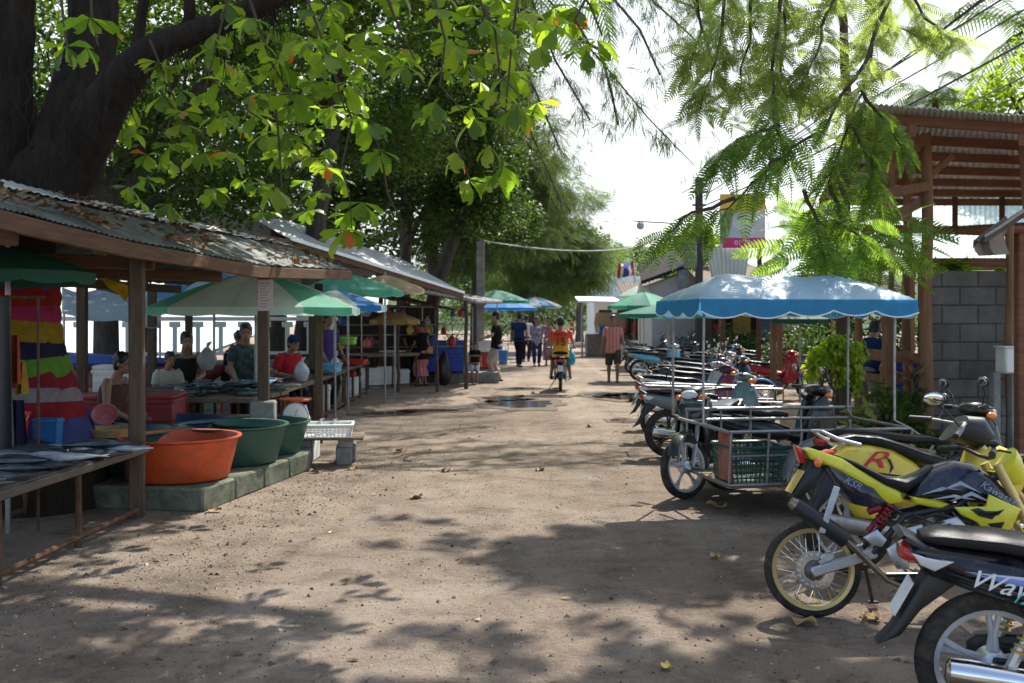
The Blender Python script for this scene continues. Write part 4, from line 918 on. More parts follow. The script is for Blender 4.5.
palm('coconut palm with a tall trunk at the right edge', (13.5, 26, 0), at(1030, 30, 26), 3.2, 17, 9, 1.2)

# --- feathery poinciana hanging over the parked motorbikes
pb = Vector((gx(841, 11.6), 11.6, 0))
t = thing('poinciana_tree', 'feathery green poinciana hanging over the blue sidecar canopy', 'tree', pb); g = G()
rp = lambda px, py, Y: at(px, py, Y) - pb
g.tube(wobble((0, 0, -.02), (.15, .2, 4.2), 8, .12, 3), [.085 - .003 * i for i in range(9)], 9)
g.tube(wobble((.15, .2, 4.1), (-.3, -.6, 7.0), 6, .2, 4), [.06, .055, .05, .05, .045, .04, .04], 8)
BR = [[(905, -70, 10.5), (880, 10, 10), (862, 90, 9.6), (838, 150, 9.4), (828, 185, 9.3)], [(850, -60, 10), (832, 0, 9.6), (815, 55, 9.3), (808, 90, 9.2)], [(785, -60, 9.4), (778, 20, 9.2), (772, 85, 9.1), (776, 130, 9.0), (792, 160, 9.0)], [(790, -40, 9.6), (782, 60, 9.4), (778, 100, 9.4)],
      [(910, -50, 9.6), (865, 60, 9.2), (822, 130, 9), (770, 165, 8.8), (735, 200, 8.7), (702, 225, 8.7)], [(850, 120, 9.4), (868, 160, 9.2), (876, 190, 9.1)], [(862, 90, 9.6), (885, 120, 9.4), (905, 150, 9.3)],
      [(780, 125, 9), (740, 140, 8.9), (715, 165, 8.9)], [(730, -50, 9.8), (722, 20, 9.6), (712, 70, 9.5), (700, 110, 9.5)], [(755, -40, 10), (748, 40, 9.8), (738, 95, 9.8)], [(828, 185, 9.3), (845, 225, 9.2), (880, 250, 9.1)], [(805, 190, 9.2), (820, 235, 9.1), (835, 262, 9.1)], [(690, -40, 10), (700, 30, 10), (690, 70, 10)], [(735, 200, 8.7), (690, 215, 8.6), (665, 232, 8.6)], [(900, -30, 10.6), (925, 20, 10.4), (955, 45, 10.3)], [(840, -40, 10.4), (880, 20, 10.4), (915, 35, 10.4)]]
A1_, A2_ = ([], [], []), ([], [], [])
for bi, w in enumerate(BR):
    pts = [rp(*p) for p in w]; fine = []
    for i in range(len(pts) - 1):
        for k in range(4): fine.append(pts[i].lerp(pts[i + 1], k / 4) + Vector(rng.normal(size=3)) * .015)
    fine.append(pts[-1]); g.tube(fine, [max(.004, .022 - .018 * i / len(fine)) for i in range(len(fine))], 5)
    for i in range(2, len(fine)):
        pxv = 512 + (fine[i].x + pb.x) / (fine[i].y + pb.y) * 1000
        d = (fine[i] - fine[i - 1]).normalized(); pyv = 320 - (fine[i].z + pb.z - 1.62) / (fine[i].y + pb.y) * 1000
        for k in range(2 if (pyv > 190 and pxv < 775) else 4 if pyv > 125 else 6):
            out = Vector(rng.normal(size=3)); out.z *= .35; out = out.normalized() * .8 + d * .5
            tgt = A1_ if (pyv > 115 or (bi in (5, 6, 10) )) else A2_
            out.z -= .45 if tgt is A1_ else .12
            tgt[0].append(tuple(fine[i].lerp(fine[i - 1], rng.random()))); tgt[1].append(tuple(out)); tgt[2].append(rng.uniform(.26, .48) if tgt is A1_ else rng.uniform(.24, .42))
# dense lower skirt over the canopy
for k in range(150):
    p = rp(rng.uniform(785, 905), rng.uniform(205, 268), rng.uniform(9.6, 12.2)); o = Vector(rng.normal(size=3)); o.z = o.z * .3 - .15
    A1_[0].append(tuple(p)); A1_[1].append(tuple(o)); A1_[2].append(rng.uniform(.4, .65))
for k in range(240):
    p = rp(rng.uniform(685, 860), rng.uniform(-20, 140), rng.uniform(9.6, 11)); o = Vector(rng.normal(size=3)); o.z = o.z * .4 - .12
    A2_[0].append(tuple(p)); A2_[1].append(tuple(o)); A2_[2].append(rng.uniform(.24, .42))
g.build('trunk', M_twig, t)
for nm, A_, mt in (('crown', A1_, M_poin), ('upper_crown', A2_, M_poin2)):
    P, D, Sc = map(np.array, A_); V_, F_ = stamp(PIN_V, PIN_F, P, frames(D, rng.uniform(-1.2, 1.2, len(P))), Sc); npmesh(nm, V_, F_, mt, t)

# --- plants among the bikes and pots
def shrub(label, base, blobs, n, size, mt, seed, name='shrub', group=None, droop=.25, stem=.03, tv=KITE_V, tf=KITE_F):
    r_ = np.random.default_rng(seed); t = thing(name, label, 'plant', base, group=group); g = G()
    bb = [(tuple(Vector(c)), r) for c, r in blobs]
    for c, rad in bb: g.tube(wobble((0, 0, 0), Vector(c), 5, .06, seed + c[0]), [stem * (1 - .12 * i) for i in range(6)], 6)
    g.build('stem', M_twig, t); P = blob_points(bb, n, r_, .2, seed, 3)
    leaf_cloud('foliage', t, P, size, mt, seed, tv, tf, droop=droop); return t
b = (gx(842, 11.0), 11.0, 0)
t = shrub('weeping yellow-green shrub on a bare stem beside the pavilion', b, bl((-.16, 0, 1.22, .22, .2, .16), (.06, 0, 1.30, .22, .2, .16), (-.28, -.05, 1.08, .13, .15, .24), (-.04, 0, 1.12, .14, .15, .2), (.12, 0, 1.06, .10, .12, .3), (-.06, 0, 1.36, .18, .15, .12)), 2100, .085, M_bush, 51, 'weeping_shrub', droop=1.6, stem=.028)
KV = KITE_V * np.array([1, .28, 1])
def spiky(label, base, h, n, L, mt, seed, group=None, name='dracaena_plant'):
    r_ = np.random.default_rng(seed); t = thing(name, label, 'plant', base, group=group); g = G(); g.tube([(0, 0, 0), (.02, 0, h * .5), (0, 0, h)], .016, 6); g.build('stem', M_twig, t)
    P = np.stack([r_.normal(size=n) * .015, r_.normal(size=n) * .015, r_.uniform(h * .75, h, n)], 1); D = r_.normal(size=(n, 3)); D[:, 2] = abs(D[:, 2]) * .8 + .1
    V_, F_ = stamp(KITE_V * np.array([1, .22, 2.2]), KITE_F, P, frames(D), r_.uniform(L * .7, L * 1.2, n)); npmesh('foliage', V_, F_, mt, t); return t
M_red = leafmat('dark_red_leaf', [(0, (.10, .05, .04)), (.5, (.18, .09, .07)), (1, (.22, .20, .12))], .4)
M_var = leafmat('variegated_leaf', [(0, (.10, .18, .04)), (.5, (.25, .30, .08)), (1, (.45, .30, .16))], .4)
spiky('red-leaved dracaena with spiky leaves against the block wall', (gx(913, 11.3), 11.3, 0), 1.0, 46, .34, M_red, 52)
spiky('small green spiky plant at the foot of the red-brown post', (gx(900, 11.0), 11.0, 0), .55, 34, .3, M_mid, 53, name='spiky_plant')
shrub('low green creeping plant at the foot of the block wall', (gx(930, 11.2), 11.2, 0), bl((0, 0, .25, .3, .2, .25), (-.3, 0, .45, .22, .2, .3), (-.05, .1, .6, .15, .1, .25)), 700, .09, M_mid, 54)
shrub('pale variegated potted plant under the weeping shrub', (gx(862, 10.6), 10.6, 0), bl((0, 0, .62, .16, .12, .12), (-.18, 0, .52, .12, .1, .12)), 60, .17, M_var, 55, 'potted_plant')
shrub('grey-green bushy plants before the pavilion rail', (gx(884, 11.3), 11.3, 0), bl((0, 0, .62, .25, .2, .3), (.3, .1, .5, .2, .2, .35), (-.2, 0, .4, .2, .15, .2)), 620, .085, M_mid, 56)
shrub('bright leafy plant peeping over the block wall', (gx(955, 13.0), 13.0, 0), bl((-.05, 0, 2.30, .25, .12, .10), (.9, .1, 2.30, .3, .12, .08)), 160, .2, M_bush, 57, stem=.02)
for k, (px, Y, h, c, nm) in enumerate([(705, 33, 1.5, M_dark, 'dark bush at the back between the sidecar posts'), (735, 29.2, 1.6, M_dark, 'yellowish bush behind the parked bikes'), (768, 28.8, 1.5, M_dark, 'green bush behind the red motorbike'), (800, 24.6, 1.7, M_mid, 'yellowish bush left of the weeping shrub'), (835, 22, 2.3, M_dark, 'dark bush deep inside the pavilion'), (675, 42, 1.8, M_dark, 'dark bush beyond the light blue scooter'), (880, 20, 2.4, M_dark, 'dark bush behind the bending man'), (762, 35.6, 3.0, M_dark, 'tall dark bush under the billboard'), (930, 19, 2.6, M_dark, 'dark bush behind the block wall'), (452, 58, 3.2, M_dark, 'dark far bush left of the man in black'), (492, 62, 3.0, M_dark, 'dark far bush behind the teal umbrella'), (520, 66, 3.0, M_dark, 'dark far bush behind the man in the blue shirt'), (545, 70, 2.8, M_dark, 'dark far bush behind the women'), (592, 90, 2.6, M_dark, 'dark far bush right of the oncoming red motorbike')]):  # bushes behind the bikes: dark leaf colour stands in for shade
    x = gx(px, Y); shrub(nm, (x, Y, 0), bl((0, 0, h * .55, .7, .5, h * .45), (.6, .2, h * .45, .5, .4, h * .4), (-.5, .2, h * .4, .5, .4, h * .36)), 1300, .12, c, 60 + k, 'bush', 'bushes behind the parked bikes')
# ------------------------------------------------------------------ motorbikes (local frame: x forward, y left, z up, origin under the rear axle)
def paint(name, c, rough=.28, **k): return mat('paint_' + name, c, rough, var=.10, scale=7, coat=.3, dirt=.30, dirtcol=(.20, .165, .13), **k)
M_redl = mat('red_lens', (.45, .015, .012), .2, var=.05, coat=.5); M_orl = mat('orange_lens', (.80, .20, .02), .2, var=.05, coat=.5); M_clr = mat('clear_lens', (.62, .63, .64), .12, var=.05, coat=.6)
M_plate = mat('number_plate', (.70, .71, .70), .5, var=.05); M_gold = mat('gold_rim', (.62, .47, .20), .35, .55, var=.1, dirt=.25, dirtcol=(.2, .16, .12))
M_spring = mat('gold_spring', (.50, .34, .08), .35, .5); M_redspring = mat('red_spring', (.24, .01, .02), .35, .2); M_mir = mat('mirror_glass', (.85, .86, .88), .05, 1.0, var=.02)
def wheel(parent, x, z, r, kind='cast', rimm=None, w=.045, disc=False, yaw=0.0, spokes=5):
    wroot = G(); wroot.torus((0, 0, 0), (0, 1, 0), r - w * .95, w, 40, 12, 0, .92)
    wh = wroot.build('wheel', M_rubber, parent, (x, 0, z), (0, 0, yaw)); rim_m = rimm or M_alu
    ri = r - w * 1.75
    g = G(); g.lathe([(ri - .014, -.026), (ri + .006, -.030), (ri + .010, -.022), (ri - .004, 0), (ri + .010, .022), (ri + .006, .030), (ri - .014, .026), (ri - .018, 0), (ri - .014, -.026)], (0, 0, 0), (0, 1, 0), 40)
    if kind == 'cast':
        for k in range(spokes):
            a = 2 * math.pi * k / spokes + .3
            for q_ in (-1, 1):
                a0, a1 = a + q_ * .30, a + q_ * .10
                g.tube([(.035 * math.cos(a0), .006 * q_, .035 * math.sin(a0)), ((ri * .55) * math.cos(a1 * .4 + a * .6), .004 * q_, (ri * .55) * math.sin(a1 * .4 + a * .6)), ((ri - .008) * math.cos(a1), 0, (ri - .008) * math.sin(a1))], [.016, .012, .013], 6)
    g.build('rim', rim_m, wh)
    g = G(); g.lathe([(0, -.06), (.022, -.06), (.030, -.05), (.055, -.042), (.058, .04), (.030, .05), (.02, .062), (0, .062)], (0, 0, 0), (0, 1, 0), 18); g.build('hub', M_alu if kind == 'cast' else M_engine, wh)
    if kind == 'wire':
        g = G()
        for k in range(36):
            a = 2 * math.pi * k / 36; s_ = 1 if k % 2 else -1; da = .55 * (1 if (k // 2) % 2 else -1)
            g.tube([(.05 * math.cos(a + da), .035 * s_, .05 * math.sin(a + da)), ((ri) * math.cos(a), .004 * s_, ri * math.sin(a))], .0018, 4, 0, False)
        g.build('spokes', M_chrome, wh)
    if disc:
        g = G(); prof = [(.058, -.002), (.105, -.002), (.105, .002), (.058, .002), (.058, -.002)]; g.lathe(prof, (0, -.062, 0), (0, 1, 0), 36, 0, smooth=False)
        for k in range(18): a = 2 * math.pi * k / 18; g.torus((.085 * math.cos(a), -.065, .085 * math.sin(a)), (0, 1, 0), .007, .0022, 8, 4)
        g.build('brake_disc', M_chrome, wh)
    return wh
def mirror(parent, a, b_, r_=.055, glass=True, n=None):
    a, b_ = Vector(a), Vector(b_); g = G(); mid = a.lerp(b_, .5) + Vector((.02, 0, .01)); g.tube([a, mid, b_], .006, 6)
    m_ = g.build('mirror', M_black, parent)
    g = G(); g.ell(b_ + Vector((.012, 0, .02)), (.018, r_ * 1.15, r_ * .72), (0, -.25, n or 0)); g.build('mirror_shell', M_black, m_)
    g = G(); g.ell(b_ + Vector((-.004, 0, .02)), (.006, r_ * 1.05, r_ * .64), (0, -.25, n or 0)); g.build('mirror_glass', M_mir, m_)
def underbone(name, label, body, accent, seat=None, rimm=None, loc=(0, 0, 0), rz=0.0, tilt=-.10, group=None, steer=.25, wkind='cast', cat='motorbike', stripe=None, mir=True, scale=1.0):
    t = thing(name, label, cat, loc, rz, group, tilt, scale)
    body = body; acc = accent
    wheel(t, 0, .285, .285, wkind, rimm, .042)
    wheel(t, 1.22, .285, .285, wkind, rimm, .038, yaw=steer)
    g = G(); g.plump([(-.33, .735), (-.30, .765), (-.10, .745), (.18, .70), (.42, .655), (.58, .60), (.64, .50), (.50, .47), (.30, .49), (.10, .53), (-.10, .585), (-.26, .64)], 0, .125, .05, bulge=.012)
    bd = g.build('tail_body', body, t)
    g = G()
    for s_ in (-1, 1): g.plump([(-.20, .672), (.10, .600), (.40, .552), (.60, .53), (.40, .525), (.10, .572)], s_ * .136, .004, .003)
    g.build('stripe', stripe or acc, bd)
    g = G(); g.plump([(-.24, .75), (-.34, .80), (-.36, .785), (-.28, .735), (.0, .70), (.02, .73)], 0, .105, .02); g.build('grab_rail', M_alu if seat is not None else M_black, t)
    g = G(); g.xloft([(-.27, 0, .772, .06, .022), (-.20, 0, .780, .10, .030), (0, 0, .772, .125, .034), (.20, 0, .745, .13, .036), (.36, 0, .728, .115, .036), (.50, 0, .722, .085, .036), (.58, 0, .705, .05, .03)], 16, 0, 3); g.build('seat', seat or M_seat, t)
    g = G(); g.xloft([(-.348, 0, .715, .05, .026), (-.325, 0, .716, .092, .036), (-.275, 0, .716, .118, .034)], 12, 0, 2.4); tl = g.build('tail_light', M_redl, t)
    for s_ in (-1, 1): g = G(); g.plump([(-.318, .735), (-.27, .722), (-.165, .708), (-.235, .668), (-.285, .69)], s_ * .119, .011, .006); g.build('indicator', M_clr, tl)
    g = G(); g.plump([(-.20, .66), (-.25, .645), (-.375, .41), (-.43, .345), (-.345, .385), (-.27, .49), (-.12, .62)], 0, .055, .01); mf = g.build('mudguard', M_black, t)
    g = G(); g.box((-.335, 0, .535), (.006, .12, .15), (0, .48, 0)); g.build('number_plate', M_plate, mf)
    # frame, leg shield and cowls
    g = G(); g.tube([(.50, 0, .55), (.68, 0, .50), (.80, 0, .58), (.90, 0, .82)], [.06, .065, .065, .05], 10); g.build('frame_cover', body, t)
    g = G()
    for s_ in (-1, 1): g.plump([(.80, .84), (.74, .66), (.72, .50), (.66, .36), (.74, .31), (.90, .34), (1.0, .46), (1.03, .62), (.99, .78), (.93, .88), (.86, .90)], s_ * .135, .014, .012, bulge=.012)
    g.build('leg_shield', body, t)
    g = G(); g.loft([((.84, 0, .80), (.04, 0, .02), (0, .14, 0)), ((.95, 0, .80), (.05, 0, .05), (0, .155, 0)), ((1.0, 0, .72), (.04, 0, .05), (0, .12, 0)), ((1.03, 0, .64), (.02, 0, .03), (0, .07, 0))], 14); g.build('front_cowl', acc, t)
    g = G(); g.loft([((.78, 0, .955), (.0, 0, .02), (0, .03, 0)), ((.81, 0, .955), (.01, 0, .045), (0, .10, 0)), ((.90, 0, .945), (.01, 0, .06), (0, .12, 0)), ((.98, 0, .925), (.01, 0, .05), (0, .09, 0)), ((1.02, 0, .91), (.0, 0, .03), (0, .05, 0))], 14); hc = g.build('handlebar_cowl', body, t)
    g = G(); g.ell((.99, 0, .925), (.05, .085, .045)); g.build('headlight', M_clr, hc)
    for s_ in (-1, 1): g = G(); g.ell((.955, s_ * .115, .90), (.05, .03, .028), (0, 0, -s_ * .4)); g.build('front_indicator', M_orl, hc)
    g = G(); g.tube([(.80, .33, .965), (.84, .20, .965), (.87, .08, .955), (.87, -.08, .955), (.84, -.20, .965), (.80, -.33, .965)], .011, 8); hb = g.build('handlebar', M_steel, t)
    for s_ in (-1, 1): g = G(); g.tube([(.795, s_ * .35, .966), (.835, s_ * .22, .965)], .018, 8); g.tube([(.835, s_ * .22, .965), (.88, s_ * .20, .958), (.875, s_ * .32, .957)], .006, 5); g.build('grip', M_black, hb)
    if mir:
        for s_ in (-1, 1): mirror(t, (.84, s_ * .20, .97), (.80, s_ * .30, 1.13))
    g = G()
    for s_ in (-1, 1): g.tube([(.93, s_ * .07, .80), (1.05, s_ * .075, .58)], .022, 8); g.tube([(1.05, s_ * .075, .58), (1.22, s_ * .075, .285)], .019, 8)
    g.build('fork', M_steel, t)
    g = G(); g.fender((1.22, .285), .315, 25, 175, .06, .006, 16); g.build('front_fender', acc if stripe is None else body, t)
    # engine, exhaust, swing arm, shocks, pegs, stand
    g = G(); g.box((.56, 0, .34), (.30, .20, .17), (0, .1, 0), 0, .05); g.tube([(.66, 0, .37), (.86, 0, .40)], [.075, .06], 12)
    for k in range(5): g.lathe([(0, -.006), (.085, -.006), (.085, .006), (0, .006)], (.70 + k * .03, 0, .376 + .004 * k), (1, 0, .12), 12)
    g.lathe([(0, 0), (.085, 0), (.09, .02), (.06, .05), (0, .055)], (.50, -.10, .33), (0, -1, 0), 16); g.lathe([(0, 0), (.08, 0), (.07, .04), (0, .05)], (.60, .10, .34), (0, 1, 0), 16); g.build('engine', M_engine, t)
    g = G(); g.tube([(.80, -.05, .34), (.74, -.10, .24), (.55, -.13, .20), (.30, -.14, .22), (.16, -.145, .26)], .018, 8); ex = g.build('exhaust', M_rust, t)
    g = G(); g.tube([(.20, -.15, .262), (.14, -.15, .268), (-.12, -.155, .295), (-.19, -.155, .302), (-.20, -.155, .303)], [.025, .048, .055, .050, .028], 16); g.build('muffler', M_chrome if stripe is None or True else M_rust, ex)
    g = G()
    for s_ in (-1, 1): g.box((.21, s_ * .085, .30), (.46, .022, .045), (0, .08, 0), 0, .008)
    g.build('swing_arm', M_black, t)
    g = G(); g.plump([(-.07, .33), (-.03, .36), (.46, .385), (.50, .33), (.44, .27), (-.02, .235), (-.07, .27)], .115, .012, .01); g.build('chain_case', M_black, t)
    for s_ in (-1, 1):
        g = G(); g.coil((.06, s_ * .125, .37), (.155, s_ * .12, .59), .026, .006, 9); g.build('shock_spring', M_spring, t)
        g = G(); g.tube([(.02, s_ * .125, .285), (.17, s_ * .12, .63)], .013, 8); g.tube([(.02, s_ * .125, .285), (.07, s_ * .125, .40)], .022, 8); g.build('shock_body', M_alu, t)
    g = G(); g.tube([(.50, .24, .26), (.50, -.24, .26)], .010, 6); g.tube([(.50, .24, .26), (.50, .15, .26)], .018, 8); g.tube([(.50, -.24, .26), (.50, -.15, .26)], .018, 8); g.build('footrest', M_black, t); g = G(); g.tube([(.20, -.21, .32), (.20, .21, .32)], .016, 8); g.build('pillion_footrest', M_black, t); g = G(); g.tube([(.72, -.10, .30), (.70, -.17, .27), (.84, -.18, .30)], .008, 6); g.build('brake_pedal', M_black, t)
    g = G(); g.tube([(.48, .13, .24), (.42, .26, .03)], .011, 6); g.build('side_stand', M_steel, t)
    return t

# 1. the nearest: black wave underbone cut by the right edge
M_bk = paint('gloss_black_blue', (.008, .010, .016), .18)
M_grim = mat('silver_grey_rim', (.50, .51, .53), .42, .4, var=.1, scale=12, dirt=.35, dirtcol=(.2, .18, .15))
wv = underbone('parked_motorbike', 'black underbone motorbike with blue streak and chrome muffler nearest the viewer', M_bk, M_bk, None, M_grim, (1.87, 3.9, 0), -.22, .04, None, .3, stripe=M_bk)
g = G(); g.plump([(-.115, .672), (.06, .655), (.34, .63), (.34, .60), (.16, .615), (.0, .642)], -.1385, .0025, .001); sk = g.build('streak', mat('blue_streak', (.16, .26, .62), .3, var=.1), wv)
g = G(); g.plump([(-.13, .678), (.06, .668), (.34, .645), (.34, .632), (.06, .655)], -.1395, .002, .001); g.build('streak', mat('pale_streak', (.55, .60, .75), .3, var=.1), wv)
text_mesh('Wave', .098, .0015, M_white, wv, Matrix.Translation((.005, -.1445, .632)) @ Matrix.Rotation(R(11), 4, 'Y') @ FACE_NEAR, .45, xs=1.12)
text_mesh('125', .060, .0015, mat('teal_letter', (.06, .45, .42), .4), wv, Matrix.Translation((.075, -.1445, .585)) @ Matrix.Rotation(R(11), 4, 'Y') @ FACE_NEAR, .45)

# 2. yellow trail bike
M_yel = paint('lime_yellow', (.72, .66, .03), .30); M_yel2 = paint('warm_yellow', (.70, .52, .04), .30); M_navy = paint('navy_black', (.012, .015, .030), .16)
X0, Y0 = 1.645, 5.46
def bp(px, py): return ((px - 814) * .00546, (618 - py) * .00546)
def poly(fn, *pp): return [fn(*p) for p in pp]
t = thing('parked_motorbike', 'lime yellow and black trail motorbike with gold wire rims and a slanted black exhaust', 'motorbike', (X0, Y0, 0), -.09, None, -.09)
wheel(t, 0, .257, .260, 'wire', M_gold, .027, True); wheel(t, 1.24, .257, .260, 'wire', M_gold, .027, True, .25)
g = G(); g.plump(poly(bp, (806, 452), (812, 450), (842, 460), (872, 478), (898, 492), (901, 503), (886, 505), (862, 488), (838, 472), (812, 461)), 0, .085, .012, bulge=.006); tp = g.build('tail_panel', M_yel, t)
g = G(); g.plump(poly(bp, (826, 466), (850, 477), (872, 488), (884, 503), (872, 509), (852, 505), (842, 492)), 0, .095, .014, bulge=.01); sp = g.build('side_panel', M_navy, t)
text_mesh('KSR', .055, .001, mat('grey_letter', (.28, .30, .36), .4), sp, Matrix.Translation((*[(850 - 814) * .00546], -.112, (618 - 484) * .00546)) @ Matrix.Rotation(R(26), 4, 'Y') @ FACE_NEAR, .4)
g = G(); g.xloft([((838 - 814) * .00546, 0, (618 - 459) * .00546, .055, .012), ((856 - 814) * .00546, 0, (618 - 467) * .00546, .085, .022), ((884 - 814) * .00546, 0, (618 - 482) * .00546, .10, .032), ((904 - 814) * .00546, 0, (618 - 487) * .00546, .095, .042), ((918 - 814) * .00546, 0, (618 - 480) * .00546, .08, .038), ((931 - 814) * .00546, 0, (618 - 469) * .00546, .06, .018)], 16, 0, 3); g.build('seat', M_seat, t)
g = G(); g.plump(poly(bp, (904, 500), (916, 482), (930, 469), (950, 461), (966, 463), (984, 474), (1004, 494), (1012, 506), (984, 504), (956, 500), (930, 500)), 0, .115, .04, bulge=.02); tk = g.build('fuel_tank', M_navy, t)
g = G()
for k, pp in enumerate((((914, 494), (934, 486), (956, 489), (940, 488)), ((920, 499), (946, 493), (966, 498), (944, 496)), ((930, 491), (952, 480), (972, 492), (952, 484)), ((940, 500), (962, 490), (982, 501), (962, 494)))):
    g.plump(poly(bp, *pp), -.1365, .0015, .001)
g.build('tank_graphic', mat('silver_graphic', (.36, .40, .46), .35), tk)
text_mesh('Kawasaki', .058, .001, mat('grey_letter', (.28, .30, .36), .4), tk, Matrix.Translation(((988 - 814) * .00546, -.134, (618 - 492) * .00546)) @ Matrix.Rotation(R(30), 4, 'Y') @ FACE_NEAR, .3)
g = G(); g.plump(poly(bp, (906, 496), (930, 499), (944, 503), (934, 508), (910, 503)), 0, .112, .012); g.build('tank_trim', M_yel, t)
for s_ in (-1, 1):
    g = G(); g.plump(poly(bp, (944, 505), (974, 504), (977, 492), (1007, 506), (1001, 517), (991, 537), (974, 530), (965, 519), (950, 512)), s_ * .145, .012, .008, bulge=.006); sh = g.build('shroud', M_yel, t)
    sh0 = sh if s_ < 0 else sh0
g = G()
for k, pp in enumerate((((960, 508), (986, 508), (978, 516), (966, 513)), ((974, 520), (990, 518), (985, 527), (978, 525)), ((978, 529), (990, 529), (989, 534), (981, 533)), ((958, 507), (966, 505), (976, 510), (990, 506), (984, 512), (972, 513)))): g.plump(poly(bp, *pp), -.1665, .0015, .001)
g.build('decal', M_black, sh0)
g = G(); g.plump(poly(bp, (797, 447), (806, 451), (808, 466), (802, 465)), 0, .05, .01); g.build('tail_light', M_redl, t)
for yy, px, py in ((-.12, 817, 464), (.12, 812, 458)):
    g = G(); g.ell(((px - 814) * .00546, yy, (618 - py) * .00546), (.022, .02, .026)); g.tube([((px - 814) * .00546, yy, (618 - py) * .00546), ((px + 8 - 814) * .00546, yy * .5, (618 - py) * .00546)], .008, 6); g.build('indicator', M_orl, t)
g = G(); g.plump(poly(bp, (812, 462), (828, 470), (812, 492), (798, 504), (792, 499), (800, 484)), 0, .05, .008); mg = g.build('mudguard', M_black, t)
g = G(); q_ = bp(798, 484); g.box((q_[0], 0, q_[1]), (.006, .17, .14), (0, .55, 0)); g.build('number_plate', mat('yellow_plate', (.55, .42, .12), .5), mg)
e0, e1 = bp(793, 505), bp(841, 539)
g = G(); g.tube([(e0[0], -.15, e0[1]), (e0[0] * .9 + e1[0] * .1, -.15, e0[1] * .9 + e1[1] * .1), (e1[0], -.145, e1[1])], [.040, .046, .046], 16); g.build('muffler', M_black, t)
g = G(); d_ = (e0[0] - e1[0], e0[1] - e1[1]); g.tube([(e0[0], -.15, e0[1]), (e0[0] + d_[0] * .10, -.15, e0[1] + d_[1] * .10)], [.038, .026], 14); g.tube([(e1[0], -.145, e1[1])] + [(bp(*p)[0], y_, bp(*p)[1]) for p, y_ in (((850, 547), -.14), ((868, 565), -.135), ((880, 577), -.12), ((892, 582), -.11), ((940, 581), -.05), ((985, 560), -.03), ((985, 520), -.03))], .017, 10); g.build('exhaust_pipe', mat('browned_pipe', (.24, .19, .14), .35, .8, var=.3), t)
g = G(); a_, b_ = bp(832, 487), bp(817, 531); g.box(((a_[0] + b_[0]) / 2, -.185, (a_[1] + b_[1]) / 2), (.035, .010, .26), (0, .33, 0), 0, .004); g.build('muffler_bracket', M_alu, t)
g = G()
for s_ in (-1, 1): a_, b_ = bp(814, 571), bp(868, 552); g.box(((a_[0] + b_[0]) / 2, s_ * .10, (a_[1] + b_[1]) / 2), (.36, .025, .055), (0, -.33, 0), 0, .008)
g.build('swing_arm', M_alu, t)
g = G(); g.box((.06, -.10, .335), (.07, .03, .05), (0, -.5, 0), 0, .01); g.tube([(.02, -.10, .30), (.07, -.10, .34)], .014, 6); g.build('brake_caliper', M_alu, t)
a_, b_ = bp(874, 524), bp(889, 506)
g = G(); g.coil((a_[0], -.06, a_[1] - .02), (b_[0], -.06, b_[1] + .01), .028, .008, 6); g.build('shock_spring', M_redspring, t)
g = G(); g.tube([(*bp(866, 532)[:1], -.06, bp(866, 532)[1]), (bp(893, 500)[0], -.06, bp(893, 500)[1])], .016, 8); g.tube([(bp(866, 512)[0], -.08, bp(866, 512)[1]), (bp(878, 508)[0], -.08, bp(878, 508)[1])], .02, 10); g.build('shock_body', M_redspring, t)
g = G(); q_ = bp(928, 545); g.box((q_[0], 0, q_[1]), (.34, .20, .20), (0, .08, 0), 0, .06); g.lathe([(0, 0), (.10, 0), (.105, .03), (.07, .06), (0, .065)], (q_[0] - .03, -.09, q_[1] - .01), (0, -1, 0), 20); g.lathe([(0, 0), (.065, 0), (.05, .035), (0, .04)], (q_[0] + .11, -.10, q_[1] + .03), (0, -1, 0), 16)
g.tube([(q_[0] + .08, 0, q_[1] + .06), (q_[0] + .24, 0, q_[1] + .16)], [.08, .075], 12)
for k in range(6): g.box((q_[0] + .10 + k * .026, 0, q_[1] + .075 + k * .017), (.008, .18, .19), (0, -.58, 0))
g.build('engine', M_engine, t)
g = G(); g.lathe([(0, 0), (.062, 0), (.07, .012), (.05, .03), (0, .034)], (q_[0] - .03, -.155, q_[1] - .01), (0, -1, 0), 20); g.plump(poly(bp, (894, 528), (914, 522), (922, 534), (910, 548), (896, 546)), -.135, .014, .008); g.plump(poly(bp, (930, 520), (948, 514), (958, 524), (944, 534)), -.12, .012, .006); g.build('crankcase_cover', M_alu, t)
g = G()
for k, pp in enumerate((((880, 520), (900, 535), (925, 530), (950, 545)), ((905, 512), (925, 522), (945, 518), (975, 528)), ((890, 545), (905, 552), (930, 556), (960, 548)))): g.tube([(bp(*p_)[0], -.13 - .02 * math.sin(i * 1.5 + k), bp(*p_)[1]) for i, p_ in enumerate(pp)], .006, 6)
g.build('hoses', M_black, t)
g = G(); g.plump(poly(bp, (858, 536), (872, 528), (881, 538), (876, 545), (866, 543)), -.13, .006, .004); g.plump(poly(bp, (880, 547), (890, 540), (900, 556), (902, 566), (890, 566), (884, 556)), -.125, .008, .004); g.build('footrest_plate', M_alu, t)
g = G(); g.tube([(*bp(890, 561)[:1], -.14, bp(890, 561)[1]), (bp(890, 561)[0], -.24, bp(890, 561)[1])], .013, 8); g.build('footrest', M_steel, t); g = G(); g.tube([(bp(905, 565)[0], -.15, bp(905, 565)[1]), (bp(922, 574)[0], -.17, bp(922, 574)[1])], .008, 6); g.build('brake_pedal', M_steel, t)
g = G()
